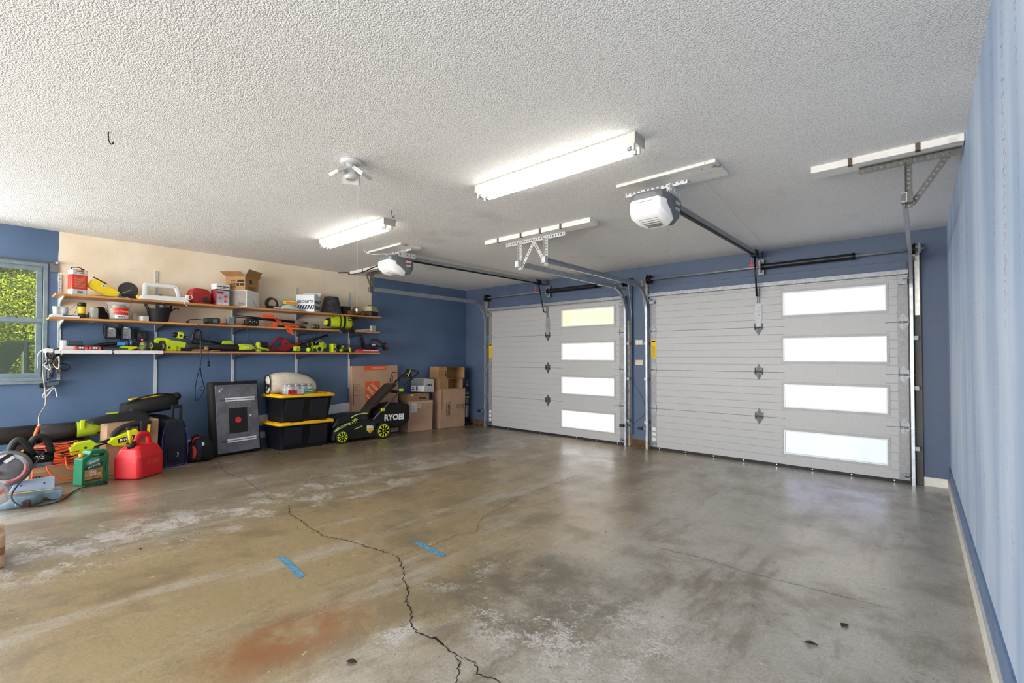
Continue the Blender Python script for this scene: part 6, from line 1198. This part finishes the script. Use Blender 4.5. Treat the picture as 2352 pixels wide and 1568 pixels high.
# ---- big leaf blower lying on the crate
t = thing('leaf_blower', 'large leaf blower with a thick black tube and lime body, lying on the dark crate', 'leaf blower', (-6.27, .50, fz(.5) + .355), 92); TB = mat('scuffed black tube', (40, 38, 38), .5, 0, .2, 14)
MB().at((0, 0, .066), (0, 90, 0)).lathe([(.076, -.62), (.080, -.615), (.080, -.10), (.076, -.098), (.076, -.09), (.081, -.085), (.078, .10), (.076, .16)], 26).build('tube', TB, t); MB().bb(-.36, -.27, -.069, -.05, .04, .085).build('tube_latch', BLK(), t, bev=.006)
MB().at((0, 0, .066), (0, 90, 0)).lathe([(.070, .15), (.078, .18), (.074, .28), (.066, .36), (.05, .39)], 22).build('lime_body', mat('olive lime plastic', (160, 182, 34), .45, 0, .08), t); MB().bb(.20, .30, -.05, .03, .12, .155).bb(.185, .22, -.08, -.05, .07, .155).build('lime_bracket', LIME(), t, bev=.006); MB().bb(.30, .42, -.06, .05, .02, .12).build('fan_grille', BLK(), t, bev=.01)
# ---- pole saw crossing the heap
t = thing('pole_saw', 'lime and black battery pole tool lying across the cord and the plain carton', 'power tool', (-5.885, .768, .452), rot=(0, -9, 93))
MB().cyl((-.42, .02, -.008), (-.16, .005, .0), .014, .014).build('shaft', mat('black tube'), t); MB().cyl((-.40, .0065, .0), (-.25, -.0, .001), .0148, n=10).build('shaft_label', mat('grey lime label', (150, 156, 120), .5), t); lines(t, 'shaft_print', LBL(), -.38, -.27, -.004, .004, 1, -.0085, .8, 0)
MB().prism([(-.19, -.04), (-.05, -.045), (-.015, -.005), (.05, .0), (.0, .012), (-.03, .055), (-.14, .06), (-.19, .03)], -.035, .035).build('coupler', LIME(), t, bev=.008); MB().cyl((-.085, -.037, .0), (-.085, -.034, .0), .010, n=12).build('bolt', BLK(), t); MB().cyl((-.02, 0, .0), (.10, .0, .005), .02, .022).build('rear_shaft', BLK(), t)
MB().prism([(.07, .0), (.13, .035), (.31, .07), (.335, .02), (.30, -.05), (.20, -.075), (.12, -.05)], -.04, .04).build('motor_body', LIME(), t, bev=.01); MB().bb(.15, .285, -.043, -.038, -.03, .015).build('badge', BLK(), t, bev=.003); text('lettering', 'RYOBI', .036, LBL(), t, (.218, -.0438, -.008), bold=.001); MB().tube(smooth_path([(.12, 0, .04), (.2, 0, .10), (.30, 0, .115), (.37, 0, .11)], 5), (.022, .028), 10, flat=(0, 1, 0)).build('grip', BLK(), t); MB().at((.385, 0, .075), (0, 12, 0)).bb(-.045, .045, -.04, .04, -.08, .055).build('battery', BLK(), t, bev=.01); MB().at((.385, -.0415, .04), (0, 12, 0)).bb(.005, .03, -.0015, 0, -.05, .05).build('battery_stripe', mat('yellow plastic'), t)
# ---- mitre saw
t = fthing('mitre_saw', 'grey blue mitre saw with a round blade guard on the floor', 'mitre saw', -5.26, .245, 88); MS = mat('saw cast aluminium', (134, 160, 178), .4, .35, .15, 14); MG = mat('guard grey', (116, 118, 122), .35, .4, .12, 16)
MB().prism([(-.30, .03), (-.27, 0), (-.18, 0), (-.15, .025), (.14, .025), (.17, 0), (.22, 0), (.235, .03), (.235, .07), (-.30, .07)], -.05, .12).build('base', MS, t, bev=.006); MB().at((-.03, -.02, 0)).lathe([(.15, .0), (.16, .01), (.16, .06), (.155, .078), (0, .08)], 30).build('turntable', MS, t); MB().bb(-.15, .05, -.045, -.02, .0801, .0815).build('table_insert', mat('pink red insert', (186, 110, 110), .6, 0, .2, 20), t); MB().bb(-.08, .17, -.03, -.022, .082, .086).build('yellow_scale', mat('yellow plastic'), t)
MB().prism([(-.29, .07), (-.29, .12), (-.20, .125), (-.19, .085), (-.06, .085), (-.03, .16), (.19, .17), (.19, .07)], .045, .062).build('fence', mat('pale fence', (176, 190, 214), .4, .3, .06), t, bev=.003); m = MB()
for x_ in (.0, .13): m.cyl((x_, .043, .125), (x_, .0455, .125), .006, n=8)
m.build('fence_screw', BLK(), t)
MB().bb(.0, .055, -.20, -.15, .01, .05).build('clamp_knob', mat('dark plum knob', (70, 40, 46), .6), t, bev=.01); MB().bb(-.03, .02, -.19, -.10, .02, .06).build('clamp_arm', MS, t, bev=.006)
MB().prism([(-.13, .08), (-.06, .08), (-.08, .22), (-.14, .26)], .06, .11).build('pivot_post', MS, t, bev=.006)
c0 = (-.075, .28)
MB().at((c0[0], .0, c0[1]), (90, 0, 0)).lathe([(.0, -.03), (.118, -.03), (.132, -.02), (.135, .02), (.125, .034), (0, .036)], 40).build('blade_guard', MG, t)
MB().at((c0[0], -.037, c0[1]), (90, 0, 0)).lathe([(.085, 0), (.112, .0), (.112, .003), (.085, .003)], 36, caps=False).build('guard_rim', mat('clear grey rim', (182, 182, 188), .2, .2), t); q = MB(); q.tube([(c0[0] + .098 * math.cos(R(a)), -.041, c0[1] + .098 * math.sin(R(a))) for a in range(-95, 25, 8)], .010, 6, flat=(0, 1, 0)); q.build('red_arc', mat('faded red print', (176, 84, 96), .6), t)
MB().prism([(c0[0] - .10, c0[1] - .02), (c0[0] + .03, c0[1] + .105), (c0[0] + .0, c0[1] + .115), (c0[0] - .12, c0[1] + .02)], -.044, -.036).build('guard_link', BLK(), t); MB().at((c0[0] + .005, -.045, c0[1] + .07), (0, -40, 0)).bb(-.03, .03, -.001, .001, -.012, .012).build('badge', mat('silver badge', (200, 204, 206), .4), t); MB().cyl((c0[0] - .06, -.036, c0[1] - .03), (c0[0] - .06, -.06, c0[1] - .03), .02).build('arbor_nut', BLK(), t)
MB().cyl((c0[0] + .10, .06, c0[1] + .05), (c0[0] + .24, .09, c0[1] + .03), .058, .055, 22).build('motor', BLKM(), t); lines(t, 'motor_print', LBL(), c0[0] + .13, c0[0] + .20, c0[1] + .045, c0[1] + .075, 2, .0165, .5, .2); MB().bb(c0[0] + .11, c0[0] + .24, .02, .035, c0[1] - .02, c0[1] + .012).build('motor_band', MG, t, bev=.004)
MB().tube(smooth_path([(c0[0] - .0, .01, c0[1] + .11), (c0[0] + .03, .01, c0[1] + .19), (c0[0] + .07, .01, c0[1] + .195), (c0[0] + .13, .02, c0[1] + .08)], 3), (.02, .026), 10, flat=(0, 1, 0)).build('handle', BLK(), t); MB().tube(smooth_path([(c0[0] + .10, .03, c0[1] + .11), (c0[0] + .14, .03, c0[1] + .21), (c0[0] + .2, .04, c0[1] + .20), (c0[0] + .24, .06, c0[1] + .08)], 5), (.02, .024), 10, flat=(0, 1, 0)).build('carry_handle', BLK(), t)
MB().tube(smooth_path([(c0[0] + .19, .0, c0[1] + .09), (c0[0] + .12, -.08, c0[1] - .02), (c0[0] + .03, -.17, c0[1] - .16), (c0[0] + .05, -.22, .05), (c0[0] + .13, -.235, .012), (c0[0] + .26, -.19, .008), (c0[0] + .33, -.06, .008), (c0[0] + .36, .05, .008), (c0[0] + .42, .20, .008), (c0[0] + .50, .26, .008), (c0[0] + .57, .28, .008)], 8), .0055, 8).build('power_cord', mat('slate black cord', (34, 36, 42), .45), t); MB().cyl((c0[0] + .57, .28, .012), (c0[0] + .62, .30, .012), .012, .009).build('plug', BLK(), t)
# ---- hanging grey cord with the orange connector
t = thing('hanging_cord', 'grey cord hanging by the window, joined to a yellow cord by an orange connector', 'extension cord', (0, 0, 0))
A = [wp(98, 850, -6.5), wp(104, 900, -6.5), wp(104, 930, -6.48), wp(90, 955, -6.3), wp(89, 975, -6.18), wp(86, 985, -6.14)]; MB().tube(smooth_path(A, 6), .006, 7).build('grey_cord', mat('grey beige cord', (170, 160, 146), .6), t)
B = [wp(80, 997, -6.11), wp(74, 1012, -6.05), wp(66, 1024, -5.95), wp(40, 1045, -5.7), wp(5, 1068, -5.55), (-5.45, .02, fz(0) + .2)]; MB().tube(smooth_path(B, 6), .007, 7).build('yellow_cord', mat('yellow cord', (232, 206, 40), .5), t); a_, b_ = Vector(A[-1]), Vector(B[0]); MB().cyl(a_ + (a_ - b_) * .4, b_, .014, .012).build('orange_connector', mat('orange connector', (230, 106, 60), .4), t); MB().cyl(a_ + (a_ - b_) * .9, a_ + (a_ - b_) * .4, .011, .014).build('grey_connector', mat('grey beige cord'), t)
# ---- things cut by the left edge of the picture
t = fthing('moving_carton', 'tan carton with brown tape at the far left edge, under white packaging', 'box', -3.86, -.052, 0); MB().loft([rr(.34, .34, .05, 0), rr(.34, .34, .05, .175)]).build('carton', mat('pale tan card', (214, 178, 150), .85, 0, .05), t, bev=.006); MB().loft([rr(.343, .343, .05, .07), rr(.343, .343, .05, .11)], caps=False).build('tape', mat('brown parcel tape', (156, 110, 66), .4), t)
t = thing('white_tub', 'white plastic tub at the far left edge on the tan carton', 'tub', (-3.86, -.056, fz(0) + .178)); MB().loft([rr(.29, .29, .04, 0), rr(.31, .31, .04, .125)]).build('tub', mat('bluish white plastic', (214, 222, 238), .4), t)
t = thing('plastic_wrap', 'crumpled white plastic wrap with pink print on the tub at the far left edge', 'packaging', (-3.85, -.05, fz(0) + .304)); rnd = random.Random(2)
MB().loft([[(r * (1 + .12 * rnd.uniform(-1, 1)) * math.cos(2 * PI * j / 16), r * (1 + .12 * rnd.uniform(-1, 1)) * math.sin(2 * PI * j / 16), z) for j in range(16)] for z, r in ((0, .14), (.03, .175), (.07, .17), (.09, .16), (.12, .165), (.155, .12), (.17, .05))], True).build('wrap', mat('white crinkled film', (240, 236, 236), .35, 0, .05, 20, .5, 30), t); MB().lathe([(.176, .075), (.170, .095)], 20, caps=False).build('pink_print', mat('pink print', (236, 150, 140), .5), t)
# ---- blue tape on the slab
TP = mat('blue masking tape', (84, 146, 180), .7, 0, .25, 60)
for lab, c in (('strip of blue masking tape on the slab, nearer the camera', [(-2.818, 1.163), (-2.776, 1.194), (-2.46, 1.161), (-2.45, 1.122)]), ('strip of blue masking tape crossing the thin side crack', [(-2.426, 1.83), (-2.407, 1.869), (-2.123, 1.847), (-2.126, 1.81)])):
    tag(MB().raw([(x, y, fz(y) + dz) for dz in (.0016, .0022) for x, y in c], [(3, 2, 1, 0), (4, 5, 6, 7), (0, 1, 5, 4), (1, 2, 6, 5), (2, 3, 7, 6), (3, 0, 4, 7)]).build('tape_strip', TP), lab, 'tape', 'blue tape on the slab')
# ---- litter on the slab
LF = mat('dry leaf', (70, 54, 36), .9, 0, .2)
for k, (u, v, a, lab) in enumerate(((1863, 1480, 20, 'curled dry leaf on the slab, left of two near the right wall'), (1940, 1438, 70, 'curled dry leaf on the slab, right of two near the right wall'), (808, 1522, 40, 'flat dark leaf scrap beside the rust stain'), (322, 1261, 10, 'small dark crumb alone on the left of the slab'), (1390, 1222, 0, 'small black crumb on the slab below the left garage door'))):
    p = onF(u, v); s_ = (.8, .8, .7, .4, .3)[k]; o = MB().at((0, 0, .004)).loft([[(-.03 * s_ + .06 * s_ * i / 4, w * s_ * y * 1.6, .003 * s_ * abs(y) + .003 * math.sin(i)) for y in (-1, 0, 1, 0)] for i, w in enumerate((.002, .009, .012, .007, .002))]).build('dry_leaf', LF); tag(o, lab, 'leaf', 'litter on the slab'); o.location = p; o.rotation_euler = (0, 0, R(a))
# ================================================================ outside the window
gr = MB().bb(-16, XL - .2, -8, 12, -.25, -.15).build('lawn', mat('lawn green', (120, 140, 40), .9, 0, .3, 5)); gr['kind'] = 'structure'
def leaf_mat(key, a, b):
    n = NT(key); f = n.noise(2.2, 5, .6); g = n.noise(30, 2)
    c = n.mix(n.mapr(f, .35, .65), lin(a), lin(b)); c = n.mix(n.mapr(g, .5, .7, 0, .35), c, lin((236, 226, 60)))
    n.put(n.b.inputs['Base Color'], c); n.b.inputs['Roughness'].default_value = .6; return n.m
def hedge(name, label, cx, y0, y1, z1, th, leaf, seed, count, size):
    rnd = random.Random(seed); t = thing(name, label, 'hedge', (cx, (y0 + y1) / 2, 0)); W = (y1 - y0) / 2
    core = MB(); rings = []
    for i in range(9):
        z = z1 * i / 8; k = math.sqrt(max(.05, 1 - (z / z1) ** 3)); rings.append([(x * k * th * .62, y * W * (.9 + .1 * k), z - .1) for x, y in [(math.cos(2 * PI * j / 18), math.sin(2 * PI * j / 18)) for j in range(18)]])
    core.loft(rings).build('branches', mat('dark shrub interior', (52, 60, 22), .95, 0, .3), t)
    V, F = [], []
    for i in range(count):
        y = rnd.uniform(-W, W); z = rnd.uniform(.0, z1); q = Vector((0, y * 1.6, z * 1.6)); dpt = mnoise.noise(q) * .22 + mnoise.noise(q * 3.1) * .12
        k = math.sqrt(max(.04, 1 - (z / z1) ** 3)); x = th * k * .75 + dpt + rnd.uniform(-.05, .05)
        d = Vector((rnd.uniform(.2, 1), rnd.uniform(-.8, .8), rnd.uniform(-.3, 1.0))).normalized(); a = d.orthogonal().normalized(); a.rotate(Matrix.Rotation(rnd.uniform(0, 6.28), 3, d)); s_ = size * rnd.uniform(.6, 1.4)
        p = Vector((x, y, z)); b = len(V)
        V += [p - a * s_ * .28, p + d * s_ * .6 - a * s_ * .2, p + d * s_ * 1.3, p + d * s_ * .6 + a * s_ * .2]; F.append((b, b + 1, b + 2, b + 3))
    o = MB().raw(V, F).build('leaves', leaf, t); o['kind'] = 'stuff'; return t
hedge('conifer_hedge', 'sunlit yellow green conifer hedge outside the window', -9.9, -2.6, 2.4, 2.45, .8, leaf_mat('conifer green', (132, 160, 18), (206, 214, 40)), 3, 60000, .032)
hedge('leafy_shrub', 'darker mottled shrub behind the conifer hedge, upper part of the window', -12.6, -3.4, 3.0, 4.1, .8, leaf_mat('shrub green', (84, 96, 26), (178, 178, 72)), 4, 22000, .05)
ch = thing('patio_chair', 'dark green patio chair seen through the lower window pane', 'chair', (0, 0, 0))
XC = -7.85; CG = mat('dark green canvas', (44, 66, 34), .8, 0, .12); CM = mat('dark green painted steel', (52, 70, 40), .6)
p = [onX(u, v, XC) for u, v in ((18, 780), (65, 783), (58, 800), (16, 857), (-60, 880), (-55, 830))]
MB().loft([[(q.x, q.y, q.z) for q in p], [(q.x - .06, q.y, q.z) for q in p]]).build('back_sling', CG, ch)
a, b, c = onX(66, 785, XC), onX(100, 784, XC), onX(61, 800, XC)
m = MB().cyl((XC, a.y - .02, a.z), (XC, b.y + .3, b.z - .02), .018, n=8)
m.build('armrest', CM, ch)
MB().cyl((XC, c.y, a.z), (XC, onX(61, 860, XC).y, -.15), .022, n=8).build('leg', CM, ch)
MB().cyl((XC - .5, c.y, a.z), (XC - .5, onX(61, 860, XC).y, -.15), .022, n=8).cyl((XC, b.y + .3, b.z - .02), (XC, b.y + .33, -.15), .022, n=8).build('leg', CM, ch)

# ================================================================ light and camera
def area(name, loc, rot, sx, sy, power, col):
    l = bpy.data.lights.new(name, 'AREA'); l.shape = 'RECTANGLE'; l.size = sx; l.size_y = sy; l.energy = power; l.color = col
    o = bpy.data.objects.new(name, l); COL.objects.link(o); o.location = loc; o.rotation_euler = [R(a) for a in rot]; return o
area('rear_fill', (-3.2, YR - .06, 1.2), (90, 0, 0), 6.1, 2.25, 420, (1, .985, .97))  # added fill lamp, unseen, standing in the made-up rear opening
area('daylight_window', (XL - .125, -1.35, 1.63), (0, -90, 0), 1.0, 2.3, 75, (.96, .99, 1))
s = bpy.data.lights.new('sun', 'SUN'); s.energy = 4.2; s.angle = R(1.5); s.color = (1, .95, .85)
so = bpy.data.objects.new('sun', s); COL.objects.link(so); so.rotation_euler = Vector((-.72, .35, -.95)).to_track_quat('-Z', 'Y').to_euler()
wd = bpy.data.worlds.new('world'); scene.world = wd; wd.use_nodes = True; nt = wd.node_tree
sky = nt.nodes.new('ShaderNodeTexSky'); sky.sky_type = 'NISHITA'; sky.sun_disc = False; sky.sun_elevation = R(48); sky.sun_rotation = R(120)
nt.links.new(sky.outputs[0], nt.nodes['Background'].inputs[0]); nt.nodes['Background'].inputs[1].default_value = .25
cam = bpy.data.cameras.new('camera'); co = bpy.data.objects.new('camera', cam); COL.objects.link(co); scene.camera = co
cam.sensor_width = 36; cam.lens = CF / 2352 * 36; cam.shift_x = 0; cam.shift_y = (CY - 784) / 2352; cam.clip_start = .02
co.location = (0, 0, CH); co.rotation_euler = (PI / 2 + PIT, 0, YAW)
vs = scene.view_settings; vs.view_transform = 'Standard'; vs.look = 'None'; vs.exposure = .7; vs.gamma = 1; vs.use_curve_mapping = False
scene.cycles.max_bounces = 10; scene.cycles.diffuse_bounces = 7; scene.cycles.glossy_bounces = 4; scene.cycles.transparent_max_bounces = 12; scene.cycles.caustics_reflective = True; scene.cycles.caustics_refractive = False; scene.cycles.sample_clamp_indirect = 10
scene.cycles.use_denoising = True
